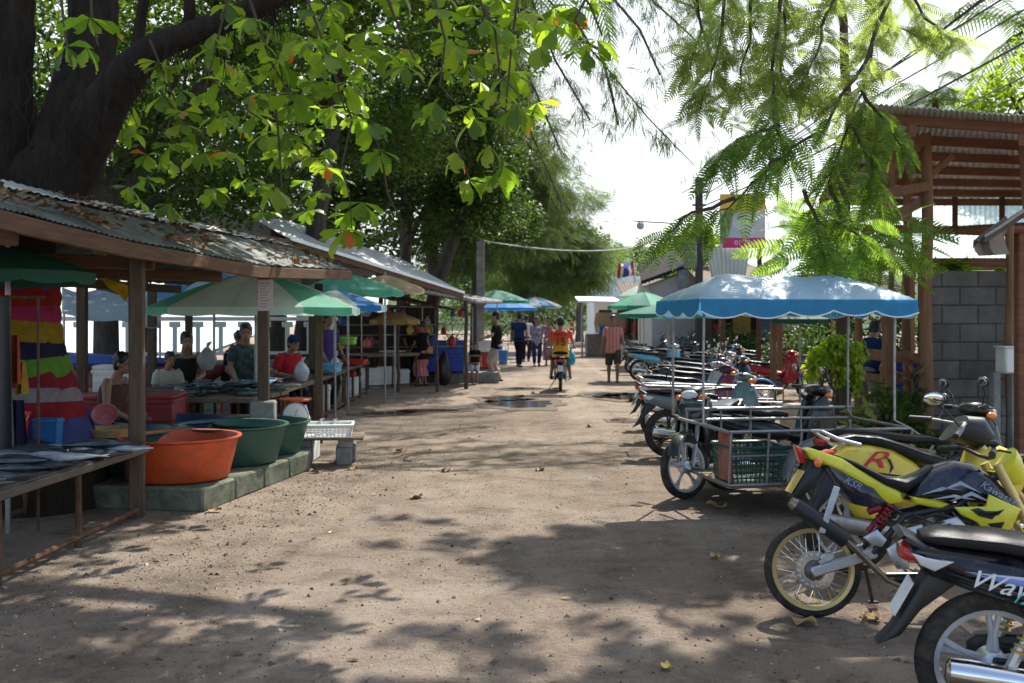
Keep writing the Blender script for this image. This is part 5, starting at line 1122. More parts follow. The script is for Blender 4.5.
for s_ in (-1, 1):
    g.tube([(bp(1000, 470)[0], s_ * .05, bp(1000, 470)[1]), (bp(950, 505)[0], s_ * .09, bp(950, 505)[1]), (bp(900, 515)[0], s_ * .10, bp(900, 515)[1]), (bp(868, 552)[0], s_ * .10, bp(868, 552)[1])], .018, 8)
    g.tube([(bp(900, 515)[0], s_ * .08, bp(900, 515)[1]), (bp(850, 480)[0], s_ * .06, bp(850, 480)[1])], .012, 8)
    g.tube([(bp(985, 500)[0], s_ * .06, bp(985, 500)[1]), (bp(960, 575)[0], s_ * .07, bp(960, 575)[1]), (bp(890, 578)[0], s_ * .08, bp(890, 578)[1])], .014, 8)
g.tube([(bp(905, 520)[0], -.10, bp(905, 520)[1]), (bp(930, 512)[0], -.12, bp(930, 512)[1]), (bp(960, 520)[0], -.11, bp(960, 520)[1])], .010, 6); g.tube([(bp(912, 530)[0], -.11, bp(912, 530)[1]), (bp(940, 522)[0], -.13, bp(940, 522)[1]), (bp(975, 535)[0], -.10, bp(975, 535)[1])], .007, 6)
g.build('frame', M_black, t)
g = G(); g.tube([(bp(870, 568)[0], .10, bp(870, 568)[1]), (bp(881, 614)[0], .20, .06)], .011, 6); g.box((bp(882, 615)[0], .20, .05), (.05, .04, .012)); g.build('side_stand', M_black, t)
g = G()
for s_ in (-1, 1): g.tube([(.96, s_ * .09, .84), (1.10, s_ * .09, .54)], .026, 10); g.tube([(1.10, s_ * .09, .54), (1.24, s_ * .09, .257)], .021, 10)
g.build('fork', M_gold, t)
g = G(); g.fender((1.24, .257), .36, 40, 150, .06, .006, 14); g.build('front_fender', M_yel, t)
g = G(); g.tube([(.84, .36, .91), (.90, .22, .915), (.94, .10, .88), (.95, 0, .87), (.94, -.10, .88), (.90, -.22, .915), (.84, -.36, .91)], .011, 8); hb = g.build('handlebar', M_black, t)
for s_ in (-1, 1): g = G(); g.tube([(.82, s_ * .40, .905), (.885, s_ * .25, .915)], .018, 8); g.tube([(.885, s_ * .25, .915), (.93, s_ * .22, .92), (.92, s_ * .38, .915)], .006, 5); g.build('grip', M_black, hb)
g = G(); g.ell((.905, -.20, .955), (.03, .025, .02)); g.tube([(.905, -.20, .95), (.905, -.20, .92)], .012, 6); g.build('brake_reservoir', M_black, hb)
g = G(); g.loft([((.97, 0, .80), (.02, 0, 0), (0, .08, .0)), ((1.04, 0, .84), (.04, 0, .09), (0, .10, 0)), ((1.08, 0, .80), (.03, 0, .08), (0, .085, 0)), ((1.11, 0, .78), (.005, 0, .05), (0, .06, 0))], 12); g.build('headlight_cowl', M_yel, t)


# 3. warm yellow sports underbone behind it
def cp_(px, py): return ((px - 850) * .0064, (573 - py) * .0064)
t = thing('parked_motorbike', 'warm yellow sports motorbike with a red R on its tail and a grey grab rail', 'motorbike', (2.165, 6.42, 0), .03, None, -.10)
wheel(t, 0, .29, .295, 'cast', M_grim, .045); wheel(t, 1.24, .29, .295, 'cast', M_grim, .04, yaw=.3)
g = G(); g.plump(poly(cp_, (827, 457), (846, 447), (868, 445), (892, 449), (914, 462), (930, 478), (936, 500), (918, 512), (890, 505), (862, 488), (840, 472)), 0, .15, .055, bulge=.018); bd = g.build('tail_body', M_yel2, t)
text_mesh('R', .15, .001, mat('red_letter', (.55, .02, .03), .4), bd, Matrix.Translation((*cp_(866, 461)[:1], -.167, cp_(866, 461)[1])) @ FACE_NEAR, .5, xs=1.9)
g = G(); g.plump(poly(cp_, (878, 455), (886, 460), (889, 468), (884, 474), (886, 466), (883, 460)), -.166, .003, .001); g.plump(poly(cp_, (853, 470), (885, 474), (898, 476), (884, 477), (858, 474)), -.166, .003, .001); g.build('decal', M_black, bd)
g = G(); g.xloft([((838 - 850) * .0064, 0, .845, .06, .015), ((856 - 850) * .0064, 0, .855, .10, .03), ((880 - 850) * .0064, 0, .835, .13, .038), ((902 - 850) * .0064, 0, .785, .14, .045), ((922 - 850) * .0064, 0, .735, .13, .05), ((944 - 850) * .0064, 0, .69, .10, .05), ((958 - 850) * .0064, 0, .665, .06, .03)], 16, 0, 3); g.build('seat', M_seat, t)
g = G()
for s_ in (-1, 1): a_, b_, c_ = cp_(822, 432), cp_(836, 440), cp_(858, 446); g.tube([(a_[0], s_ * .09, a_[1]), (b_[0], s_ * .13, b_[1]), (c_[0], s_ * .145, c_[1])], [.010, .014, .014], 8)
a_ = cp_(822, 432); g.tube([(a_[0], -.09, a_[1]), (a_[0] - .02, 0, a_[1]), (a_[0], .09, a_[1])], .010, 8); g.build('grab_rail', M_alu, t)
g = G(); g.xloft([(-.17, 0, .74, .05, .03), (-.12, 0, .745, .10, .04), (-.02, 0, .755, .12, .03)], 12); g.build('tail_light', M_redl, t)
g = G(); g.plump([(-.10, .72), (.0, .66), (-.14, .46), (-.28, .33), (-.24, .42)], 0, .055, .01); g.build('mudguard', M_black, t)
g = G(); g.plump(poly(cp_, (846, 486), (862, 497), (886, 520), (880, 535), (858, 520), (848, 505)), 0, .085, .02); g.build('rear_hugger', M_yel2, t)
g = G(); g.plump(poly(cp_, (925, 492), (950, 478), (972, 470), (980, 452), (1000, 446), (1022, 455), (1030, 480), (1010, 510), (985, 535), (955, 530), (935, 510)), 0, .15, .05, bulge=.02); g.build('front_fairing', M_yel2, t)
g = G(); g.loft([((.66, 0, .86), (.02, 0, .02), (0, .07, 0)), ((.74, 0, .92), (.05, 0, .08), (0, .13, 0)), ((.84, 0, .90), (.06, 0, .09), (0, .14, 0)), ((.93, 0, .84), (.03, 0, .06), (0, .10, 0))], 14); g.build('handlebar_cowl', M_black, t)
g = G(); g.tube([(.58, -.36, .885), (.68, -.22, .93), (.76, -.08, .95), (.76, .08, .95), (.72, .22, .97), (.66, .36, .985)], .012, 8); hb = g.build('handlebar', M_steel, t)
g = G(); g.tube([(.545, -.40, .87), (.65, -.26, .915)], .02, 8); g.build('grip', M_black, hb); g = G(); g.tube([(.62, .42, .985), (.70, .26, .975)], .02, 8); g.build('grip', M_black, hb)
g = G(); g.tube([(.66, -.22, .93), (.56, -.30, 1.0), (.46, -.34, 1.085)], .006, 6); mr_ = g.build('mirror', M_black, t)
g = G(); g.ell((.452, -.335, 1.10), (.02, .068, .046), (0, -.2, .9)); g.build('mirror_shell', M_black, mr_); g = G(); g.ell((.440, -.350, 1.10), (.008, .062, .040), (0, -.2, .9)); g.build('mirror_glass', M_mir, mr_)
mirror(t, (.72, .22, .97), (.80, .30, 1.10), .05)
g = G()
for s_ in (-1, 1): g.tube([(.86, s_ * .08, .80), (1.08, s_ * .08, .52)], .026, 10); g.tube([(1.08, s_ * .08, .52), (1.24, s_ * .08, .29)], .020, 10)
g.build('fork', M_gold, t)
g = G(); g.fender((1.24, .29), .335, 30, 165, .065, .006, 14); g.build('front_fender', M_yel2, t)
g = G(); g.box((.58, 0, .36), (.34, .22, .22), None, 0, .06); g.tube([(.62, 0, .42), (.80, 0, .52)], [.09, .08], 12); g.build('engine', M_engine, t)
g = G(); g.tube([(.75, -.08, .36), (.60, -.14, .22), (.30, -.16, .24), (.2, -.16, .27)], .018, 8); g.tube([(.22, -.17, .27), (.15, -.17, .28), (-.2, -.175, .34), (-.22, -.175, .345)], [.03, .05, .055, .03], 14); g.build('exhaust', M_steel, t)
g = G()
for s_ in (-1, 1): g.box((.23, s_ * .10, .31), (.48, .025, .05), (0, .1, 0), 0, .008)
g.tube([(.52, -.24, .28), (.52, .24, .28)], .014, 8); g.tube([(.46, .14, .26), (.42, .30, .03)], .011, 6); g.build('swing_arm', M_black, t)

# a black motorbike parked just beyond the warm yellow one: only its headset and mirrors rise above
M_blk0 = paint('black', (.012, .012, .014)); underbone('parked_motorbike', 'black motorbike whose headset and mirrors rise behind the warm yellow one', M_blk0, M_blk0, None, None, (2.62, 7.45, 0), R(3), -.08, None, .3)
# 4. sidecar rig: dark underbone with a tubular sidecar, green basket and blue canopy
rig = (1.78, 8.2, 0); RZ = R(10)
t = thing('sidecar', 'tubular steel sidecar with a scalloped light blue canopy and a green plastic basket bay', 'sidecar', rig, RZ)
FW, FD = 1.62, 1.0; g = G()
for z in (.26, .70):
    g.tube([(0, 0, z), (FW, 0, z)], .014, 8); g.tube([(0, FD, z), (FW, FD, z)], .014, 8); g.tube([(0, 0, z), (0, FD, z)], .014, 8); g.tube([(FW, 0, z), (FW, FD, z)], .014, 8)
g.tube([(0, 0, .50), (FW, 0, .50)], .009, 6); g.tube([(-.02, FD * .98, .80), (FW + .02, FD * .98, .80)], .016, 8); g.tube([(-.15, FD * .8, .74), (0, 0, .70)], .014, 8)
for x in (0, .33, .62, 1.12, FW): g.tube([(x, 0, .26), (x + .02, 0, .70)], .010, 6); g.tube([(x, FD, .26), (x, FD, .80)], .010, 6)
g.tube([(FW, 0, .26), (FW + .22, 0, .56), (FW, 0, .70)], .012, 6); g.tube([(.5, FD, .3), (.6, FD + .25, .35)], .018, 8); g.tube([(1.3, FD, .3), (1.25, FD + .25, .35)], .018, 8)
g.build('frame', M_steel, t)
g = G(); g.box((FW / 2, FD / 2, .245), (FW, FD, .02)); g.build('deck', M_plank, t)
g = G(); g.box((.035, .17, .48), (.012, .28, .40)); g.build('front_panel', mat('rusted_red_panel', (.33, .12, .085), .75, var=.5, scale=9, dirt=.5), t)
g = G(); g.fender((.80, .28), .375, 20, 172, .075, .008, 18, 0, -.10); g.build('wheel_fender', mat('grey_fender', (.16, .165, .17), .45, .3, dirt=.3), t)
wh = wheel(t, .80, .275, .275, 'cast', M_grim, .042); wh.location.y = -.10
for x, y in [(-.16, .16), (-.15, FD * .95), (FW - .07, .12), (FW - .05, FD * .95)]:
    g = G(); g.tube([(x + (.16 if x < 0 else .07), 0 if y < .5 else FD, .70), (x, y, .76), (x, y + .004, 1.3), (x + .008, y, 1.80)], .012, 8); g.build('canopy_post', M_steel, t)
CX0, CX1, CY0, CY1, CZ, CR = -.24, 1.70, .02, 1.14, 1.79, 2.02
def canopy_material():
    m, t_, b = nodes('blue_canopy_cloth'); c = coord(t_); n1 = noise(t_, c, 2.2, 5, .65); n2 = noise(t_, c, 14, 4)
    col = mixc(t_, .5, ramp(t_, n1, [(.3, (.38, .58, .68)), (.7, (.50, .67, .74))]), ramp(t_, n2, [(.3, (.36, .56, .66)), (.7, (.52, .68, .74))]))
    t_.links.new(col, b.inputs['Base Color']); b.inputs['Roughness'].default_value = .42
    bump(t_, b, n1, .3, .03); tr = N(t_, 'ShaderNodeBsdfTranslucent'); tr.inputs[0].default_value = (.05, .36, .66, 1)
    mx = N(t_, 'ShaderNodeMixShader'); mx.inputs[0].default_value = .32; t_.links.new(b.outputs[0], mx.inputs[1]); t_.links.new(tr.outputs[0], mx.inputs[2]); t_.links.new(mx.outputs[0], t_.nodes['Material Output'].inputs[0]); return m
M_can = canopy_material(); M_val = mat('canopy_valance', (.04, .30, .56), .6, var=.15, transl=.5)
g = G(); ym = (CY0 + CY1) / 2
def canopy_z(u, v):   # u along, v across 0..1, soft hips
    e = min(u, 1 - u) * (CX1 - CX0) / .38; f = min(v, 1 - v) * (CY1 - CY0) / .52; k = min(1, e, f); k = k ** .8
    return CZ + (CR - CZ) * k - .018 * math.sin(u * math.pi * 4) ** 2 * k
rows = [[(CX0 + (CX1 - CX0) * u, CY0 + (CY1 - CY0) * v, canopy_z(u, v) + .012 * mnoise.noise((u * 7, v * 3, 1)) + .006 * mnoise.noise((u * 22, v * 9, 4))) for u in np.linspace(0, 1, 45)] for v in np.linspace(0, 1, 25)]
g.sheet(rows, .004); cn = g.build('canopy', M_can, t)
g = G(); gp = G(); n = 96; per = []
corners = [(CX0, CY0), (CX1, CY0), (CX1, CY1), (CX0, CY1)]
for s_ in range(4):
    a, b_ = Vector((*corners[s_], 0)), Vector((*corners[(s_ + 1) % 4], 0)); L = (b_ - a).length; lobes = max(2, round(L / .42))
    out = Vector((b_.y - a.y, a.x - b_.x, 0)).normalized() * .006
    ru, rl = [], []
    for k in range(lobes * 10 + 1):
        f = k / (lobes * 10); p = a.lerp(b_, f) + out; d = .098 + .048 * (abs(math.sin(math.pi * (f * lobes + .02 * math.sin(f * 9)))) ** .8) + .012 * math.sin(f * 7 + s_) - .02 * 0
        ru.append(p + Vector((0, 0, CZ + .003))); rl.append(p + Vector((0, 0, CZ - d)) + out * 1.5)
    g.sheet([ru, [(x + y) / 2 for x, y in zip(ru, rl)], rl]); gp.tube(rl, .006, 5)
vl = g.build('valance', M_val, cn); gp.build('piping', M_white, vl)
# green basket standing in the sidecar
def basket(label, loc, sx, sy, h, m_, rz=0.0, group=None, cat='basket', name='plastic_basket'):
    t_ = thing(name, label, cat, loc, rz, group); g = G(); nx_, nz_ = 12, 6
    def pt(side, u, k):
        f = 1 + .10 * k; x, y = sx / 2 * f, sy / 2 * f
        return {0: (-x + 2 * x * u, -y), 1: (x, -y + 2 * y * u), 2: (x - 2 * x * u, y), 3: (-x, y - 2 * y * u)}[side]
    for s_ in range(4):
        for i in range(nx_ + 1): a = pt(s_, i / nx_, 0); b2 = pt(s_, i / nx_, 1); g.tube([(*a, 0), (*b2, h)], .006, 4)
        for k in range(nz_ + 1): f = k / nz_; a, b2 = pt(s_, 0, f), pt(s_, 1, f); g.tube([(*a, h * f), (*b2, h * f)], .011 if k == nz_ else .007, 4)
    g.box((0, 0, .006), (sx, sy, .01)); g.build('mesh_wall', m_, t_)
    g = G(); g.sheet([[(*pt(0, 0, 1), h), (*pt(0, 1, 1), h)], [(*pt(0, 0, 1.06), h + .02), (*pt(0, 1, 1.06), h + .02)]]); f = 1.1; x, y = sx / 2 * f, sy / 2 * f
    g = G(); 
    for a, b2 in (((-x, -y), (x, -y)), ((x, -y), (x, y)), ((x, y), (-x, y)), ((-x, y), (-x, -y))): g.tube([(*a, h), (*b2, h)], .016, 6)
    g.build('rim', m_, t_); return t_
M_grnpl = mat('green_plastic', (.008, .065, .042), .42, var=.15, scale=6, dirt=.15)
basket('green plastic lattice basket standing in the sidecar', (2.02, 8.50, .258), .46, .40, .30, M_grnpl, RZ)
M_silv = paint('silver', (.40, .42, .44)); M_teal = paint('grey_teal', (.10, .19, .21)); M_lblue = paint('sky_blue', (.16, .50, .66)); M_redp = paint('red', (.42, .015, .02)); M_dblue = paint('dark_blue', (.02, .04, .12)); M_mag = paint('maroon', (.20, .02, .07)); M_blk = paint('black', (.012, .012, .014)); M_blue = paint('blue', (.05, .20, .50))
M_ored = mat('orange_stripe', (.50, .12, .05), .35, var=.3, scale=20)
underbone('parked_motorbike', 'black motorbike coupled behind the blue canopied sidecar with dark headset', M_blk, M_blk, M_seat, None, (2.06, 9.52, 0), R(8), 0, None, .1)
underbone('parked_motorbike', 'black motorbike turned to face the road with silver spoked front wheel beside the sidecar', M_blk, M_blk, None, M_grim, (gx(690, 9.05) + .58, 9.05 + 1.07, 0), R(240), .06, None, -.45)
underbone('parked_motorbike', 'grey teal motorbike with orange stripe and rusty muffler left of the sidecar posts', M_teal, M_silv, None, M_black, (1.85, 11.8, 0), R(-4), -.08, None, .3, stripe=M_ored)
underbone('parked_motorbike', 'maroon motorbike with a long black seat just behind the grey teal one', M_mag, M_silv, None, None, (2.0, 13.4, 0), R(-3), -.08, None, .2, stripe=M_silv)
t = thing('bare_sidecar', 'low bare steel sidecar frame between the teal and maroon motorbikes', 'sidecar', (gx(645, 12.5), 12.45, 0), R(-2)); g = G()
for y in (0, .5): g.tube([(0, y, .80), (1.7, y, .76)], .014, 8); g.tube([(0, y, .62), (1.7, y, .60)], .010, 6)
g.tube([(0, 0, .80), (0, .5, .80)], .014, 8)
for x in (.5, 1.1, 1.7): g.tube([(x, 0, .3), (x, 0, .78)], .01, 6); g.tube([(x, .5, .3), (x, .5, .78)], .01, 6)
for y in (0, .5): g.tube([(.5, y, .3), (1.7, y, .3)], .012, 6)
g.build('frame', M_steel, t); wh = wheel(t, 1.1, .27, .27, 'cast', None, .04); wh.location.y = -.06
PARK = [
 (660, 14.9, 'silver motorbike with a blue front between the maroon one and the canopy posts', M_silv, M_blue, 2, M_seat),
 (668, 16.6, 'dark blue motorbike half hidden behind the silver one', M_dblue, M_silv, -6, None),
 (672, 18.2, 'black motorbike with silver shield in the middle of the parked row', M_blk, M_silv, 5, None),
 (690, 17.4, 'charcoal motorbike with a blue shield one deep in the row', M_blk, M_blue, -4, None),
 (684, 19.8, 'silver and black motorbike in the row behind the canopy posts', M_silv, M_blk, -5, None),
 (676, 22.0, 'grey teal motorbike deep in the row behind the canopy posts', M_teal, M_silv, 4, None),
 (640, 26.4, 'light blue motorbike with a black seat at the road edge near the walking man', M_lblue, M_lblue, -4, None),
 (634, 29.6, 'dark blue motorbike just beyond the light blue one', M_dblue, M_dblue, -8, None),
 (637, 31.2, 'black motorbike with silver cowl two beyond the light blue one', M_blk, M_silv, -4, None),
 (636, 33, 'black motorbike with a blue tail farther along the parked row', M_blk, M_blue, -10, None),
 (633, 35.5, 'grey motorbike far along the parked row', M_silv, M_dblue, -8, None),
 (632, 38, 'dark blue motorbike with silver tail far along the parked row', M_dblue, M_silv, 0, None),
 (631, 40.5, 'black motorbike at the far end of the parked row', M_blk, M_blk, -12, None),
 (668, 31.5, 'dark blue motorbike in the second row under the green umbrellas', M_dblue, M_silv, 12, None),
 (690, 28.5, 'silver motorbike in the second row left of the utility pole', M_silv, M_silv, -10, None),
 (664, 28.4, 'black motorbike right behind the light blue one', M_blk, M_dblue, 4, None),
 (704, 25.5, 'blue motorbike in the second row behind the canopy posts', M_blue, M_silv, 10, None),
 (700, 23.2, 'charcoal motorbike with silver tail in the second row', M_blk, M_silv, -8, None),
 (652, 34.6, 'silver motorbike in the second row beyond the pale green umbrella pole', M_silv, M_blk, 6, None),
 (656, 37.5, 'black motorbike far back in the second row', M_blk, M_silv, -6, None),
 (650, 42, 'dark blue motorbike last in the second row', M_dblue, M_silv, 4, None),
 (684, 34, 'maroon motorbike at the back near the utility pole', M_mag, M_blk, -4, None),
 (716, 29.3, 'black motorbike at the back right of the utility pole', M_blk, M_teal, 6, None),
 (742, 28, 'silver motorbike at the back before the dark shop', M_silv, M_dblue, -8, None),
 (738, 25.0, 'black motorbike in front of the bushes under the canopy', M_blk, M_silv, 6, None),
 (776, 26, 'black motorbike in the back row by the yellowish bush', M_blk, M_mag, -6, None),
 (800, 24, 'maroon and silver motorbike in the back row right of the red one', M_mag, M_silv, 8, None),
]
for i, (px, Y, lab, bd, ac, hd, st) in enumerate(PARK):
    underbone('parked_motorbike', lab, bd, ac, st, None, (gx(px, Y), Y, 0), R(hd), -.08, 'motorbikes parked along the right side', .25)
underbone('parked_motorbike', 'red motorbike with a pale topped seat seen under the canopy', M_redp, M_redp, None, None, (gx(748, 20.4), 20.4, 0), R(-2), -.06, 'motorbikes parked along the right side', .25)
# ------------------------------------------------------------------ market stalls and goods on the left
def table(label, a, b_, depth, z, legs=3, top=None, name='market_table', low=True, legm=None, th=.05, depthdir=None, apron=False):
    """front edge from a to b (x,y); extends depth away to the left/back"""
    a, b_ = Vector((*a, 0)), Vector((*b_, 0)); d = (b_ - a); L = d.length; ang = math.atan2(d.y, d.x)
    t = thing(name, label, 'table', tuple(a), ang); g = G()
    nb = max(3, int(depth / .16))
    for i in range(nb): w = depth / nb; g.box((L / 2, w * (i + .5), z - th / 2 + .003 * (i % 2)), (L + .03 * math.sin(i * 3), w - .006, th), None, 0, .006)
    g.build('tabletop', top or M_plank, t)
    g = G(); g.box((L / 2, -.014, z - th * .75), (L, .028, th * 1.2), None, 0, .008); g.build('edge_board', top or M_plank, t)
    for i in range(legs):
        x = .06 + (L - .12) * i / (legs - 1)
        for y in (.05, depth - .06):
            g = G(); g.tube([(x, y, 0), (x + .01, y, z * .5), (x, y, z - th)], [.026, .022, .024], 8); g.build('leg', legm or M_rust, t)
    if low:
        g = G(); g.tube([(0, .05, .06), (L, .05, .07)], .022, 8); g.tube([(0, depth - .06, .07), (L, depth - .06, .07)], .02, 8); g.build('stretcher', legm or M_rust, t)
    return t
M_wet = mat('wet_dark_wood', (.075, .058, .045), .45, var=.4, scale=5, bmp=.4, stretch=(2, 9, 9))
table('low rusty legged fish table nearest the viewer, covered in dark fish', (-3.13, 5.0), (-3.0, 8.22), 1.05, .60, 4, M_wet)
table('wooden fish table with white plates behind the plastic basins', (gx(143, 11.9), 11.9), (gx(255, 11.75), 11.75), 1.25, .71, 3, M_plank, low=False)
table('first wooden fish table of the long row, beside the weighing scale', (-3.02, 12.7), (-3.0, 15.4), 1.1, .72, 4, M_wet)
table('second wooden fish table of the long row, under the green umbrellas', (-3.02, 15.6), (-3.08, 18.6), 1.1, .72, 4, M_wet)
table('third wooden table of the long row with a red tray', (-3.1, 18.8), (-3.12, 21.8), 1.1, .73, 4, M_wet)
table('farthest table of the left row before the woman in the pink sarong', (-3.4, 23.4), (-2.25, 24.3), .9, .82, 3, M_plank)
# fish
def fish_mesh(m_):
    g = G(); g.xloft([(-.02, 0, 0, .004, .006), (.03, 0, 0, .018, .028), (.09, 0, .002, .028, .048), (.16, 0, .003, .03, .055), (.23, 0, .002, .022, .044), (.30, 0, 0, .010, .020), (.335, 0, 0, .006, .014)], 10, 0, 2)
    g.add([(.325, 0, .012), (.40, .003, .06), (.375, 0, 0), (.40, -.003, -.06), (.325, 0, -.012)], [(0, 1, 2), (2, 3, 4), (0, 2, 4)], 0, False)
    g.add([(.12, 0, .052), (.17, .002, .085), (.25, 0, .042)], [(0, 1, 2)], 0, False); g.add([(.13, 0, -.05), (.17, .002, -.075), (.2, 0, -.045)], [(0, 1, 2)], 0, False)
    g.ell((.035, .017, .01), (.007, .003, .007), None, 6, 5, 1); g.ell((.035, -.017, .01), (.007, .003, .007), None, 6, 5, 1)
    return g.build('fresh_fish', [m_, M_black])
FM = [mat('blue_black_fish', (.035, .048, .062), .22, .15, var=.5, scale=14), mat('grey_fish', (.12, .13, .14), .25, .2, var=.4, scale=14), mat('silver_fish', (.34, .37, .40), .22, .3, var=.3, scale=14)]
protos = []; used = set()
def fish(x, y, z, rz, k, s_, label, group):
    if k not in used:
        o = fish_mesh(FM[k]); used.add(k); protos.append((k, o)); 
    else:
        src = dict(protos)[k]; o = src.copy(); COL.objects.link(o)
    o.location = (x, y, z); o.rotation_euler = (R(90) + rng.uniform(-.25, .25), 0, rz); o.scale = (s_,) * 3
    tag(o, label, 'fish', group)
r_ = np.random.default_rng(17)
for i in range(58):
    y = r_.uniform(5.3, 8.1); x = -3.1 - r_.uniform(.12, .9) + .04 * (y - 5); fish(x, y, .635 + .04 * (r_.random() < .35), r_.choice([.2, 3.3]) + r_.normal() * .28, r_.choice([0, 0, 0, 1, 2]), r_.uniform(.95, 1.5), 'dark fish lying in rows on the nearest low table', 'fish on the nearest table')
for i in range(60):
    fish(gx(200, 12) + r_.uniform(-.35, .80), 11.95 + r_.uniform(0, 1.0), .74 + abs(r_.normal()) * .06, r_.uniform(0, 6.28), r_.choice([0, 0, 1]), r_.uniform(.7, 1.1), 'dark fish heaped on the table behind the basins', 'fish heaped behind the basins')
for i in range(70):
    fish(-3.1 - r_.uniform(.05, .95), r_.uniform(12.9, 18.4), .75 + abs(r_.normal()) * .03, r_.choice([1.4, 4.6]) + r_.normal() * .5, r_.choice([0, 1, 1, 2]), r_.uniform(.8, 1.3), 'fish laid out on the long row of tables', 'fish on the long row of tables')
for k, (px, py, Y) in enumerate([(165, 394, 12.0), (178, 396, 11.95)]):
    t = thing('plate', 'flat white plate on the fish table, left one' if k == 0 else 'domed white lid on the fish table, beside the white plate', 'plate', (gx(px, Y), Y + .1, .715)); g = G()
    g.lathe([(0, .01), (.17, .012), (.22, .035), (.225, .03), (.17, .004), (0, .0)] if k == 0 else [(.15, 0), (.14, .04), (.08, .075), (0, .085)], (0, 0, 0), n=24); g.build('dish', M_white, t)
# basins on the ledge
def basin(label, loc, r, h, m_, rough=0):
    t = thing('plastic_basin', label, 'basin', loc); g = G()
    g.lathe([(0, .008), (r * .80, .008), (r * .82, .02), (r * .93, h * .7), (r * .97, h - .02), (r * 1.0, h - .015), (r * 1.035, h), (r * 1.03, h + .012), (r * .965, h + .008), (r * .94, h - .03), (r * .78, .03), (0, .03)], (0, 0, 0), n=48); g.build('shell', m_, t)
    g = G(); g.lathe([(0, .0), (r * .9, 0)], (0, 0, h * .62), n=32); g.build('water', M_pud, t)
    return t
M_orpl = mat('orange_plastic', (.60, .075, .012), .42, var=.18, scale=5, dirt=.6, dirtcol=(.24, .055, .025)); M_dgpl = mat('dark_green_plastic', (.014, .085, .058), .42, var=.2, scale=5, dirt=.5, dirtcol=(.06, .085, .06)); M_dbpl = mat('dark_blue_plastic', (.02, .045, .13), .42, var=.15, scale=4, dirt=.2)
basin('round orange plastic basin at the front of the ledge', (-2.98, 8.98, .205), .52, .37, M_orpl)
basin('dark green plastic basin standing right behind the orange one', (-2.80, 9.98, .205), .545, .37, M_dgpl)
basin('dark green plastic basin at the far end of the ledge', (-2.70, 10.72, .205), .52, .33, M_dgpl) 
basin('dark blue plastic basin at the back of the ledge', (-3.62, 10.6, .205), .56, .36, M_dbpl)
basin('dark green plastic basin tucked behind the wooden post', (-3.72, 9.55, .205), .50, .36, M_dgpl)
# scale on a plinth, tray on a cinder-block bench
t = thing('weighing_scale', 'white dial weighing scale with an orange pan at the end of the basins', 'scale', (gx(297, 11.5), 11.5, 0)); g = G(); g.box((0, .1, .21), (.42, .4, .42), None, 0, .02); g.build('plinth', M_foam, t)
g = G(); g.loft([((0, 0, .42), (.15, 0, 0), (0, .12, 0)), ((0, 0, .46), (.15, 0, 0), (0, .12, 0)), ((0, 0, .64), (.10, 0, 0), (0, .09, 0))], 16, 0, 4); sb = g.build('scale_body', M_white, t)
g = G(); g.lathe([(0, 0), (.135, 0), (.145, .02), (.14, .035), (0, .03)], (0.01, -.10, .535), (0, -1, 0), 28); d_ = g.build('dial', M_white, sb); g = G(); g.lathe([(.137, 0), (.150, .0), (.150, .04), (.137, .042)], (0.01, -.10, .535), (0, -1, 0), 28); g.box((.02, -.138, .56), (.006, .003, .10), (0, .4, 0)); g.build('dial_ring', M_steel, d_)
g = G(); g.lathe([(.03, .64), (.03, .69), (.0, .69)], n=10); g.lathe([(0, .69), (.16, .69), (.19, .715), (.185, .72), (0, .70)], (-.02, 0, 0), n=24); g.build('pan', M_orpl, t)
t = thing('cinder_block_bench', 'rough board laid on grey cinder blocks beside the ledge', 'bench', (gx(326, 11.25), 11.25, 0), .12)
for k, (x, y, z) in enumerate([(-.24, -.05, .10), (-.24, .0, .285 - .08), (.20, .05, .10), (.24, .3, .10)]):
    if k == 1: continue
    g = G(); g.box((x, y, z), (.17, .36, .20), None, 0, .012); g.box((x - .086, y - .07, z), (.004, .10, .12)); g.build('cinder_block', M_conc, t)
for x in (-.24, .22):
    g = G(); g.box((x, .0, .245), (.16, .30, .09), None, 0, .01); g.build('cinder_block', M_conc, t)
g = G(); g.box((.02, .05, .305), (.80, .50, .035), (0, .01, 0), 0, .008); g.build('board', M_plank, t)
M_bag = mat('clear_bag', (.50, .56, .62), .25, var=.25, scale=12, bmp=.6, bscale=14, transl=.3)
basket('white plastic tray of bagged goods on the cinder block bench', (gx(328, 11.2), 11.2, .325), .50, .36, .13, M_white, .12, cat='tray', name='plastic_tray')
def bag(label, loc, s_, m_, group=None, tie=True):
    g = G(); r2 = np.random.default_rng(int(abs(loc[0] * 997 + loc[1] * 131)) % 9999); n, m2 = 14, 9; rows = []
    for i in range(m2):
        f = i / (m2 - 1); rad = s_ * (.42 * math.sin(math.pi * min(.97, .10 + f * .80)) ** .6 * (1 - .45 * f ** 3)); row = []
        for j in range(n + 1):
            a = 2 * math.pi * (j % n) / n; k = 1 + .28 * mnoise.noise((math.cos(a) * 2 + loc[0], math.sin(a) * 2, f * 2.5 + loc[1])); row.append((rad * k * math.cos(a), rad * k * math.sin(a), s_ * f))
        rows.append(row)
    g.sheet(rows)
    if tie: g.tube([(0, 0, s_ * .97), (.02, 0, s_ * 1.15), (.06, .01, s_ * 1.25)], [s_ * .05, s_ * .09, s_ * .02], 7)
    o = g.build('plastic_bag', m_); o.location = loc; tag(o, label, 'bag', group); return o
bag('knotted clear bag in the white tray, left one', (gx(320, 11.2), 11.15, .335), .15, M_bag); bag('knotted clear bag in the white tray, right one', (gx(332, 11.2), 11.22, .335), .14, M_bag)
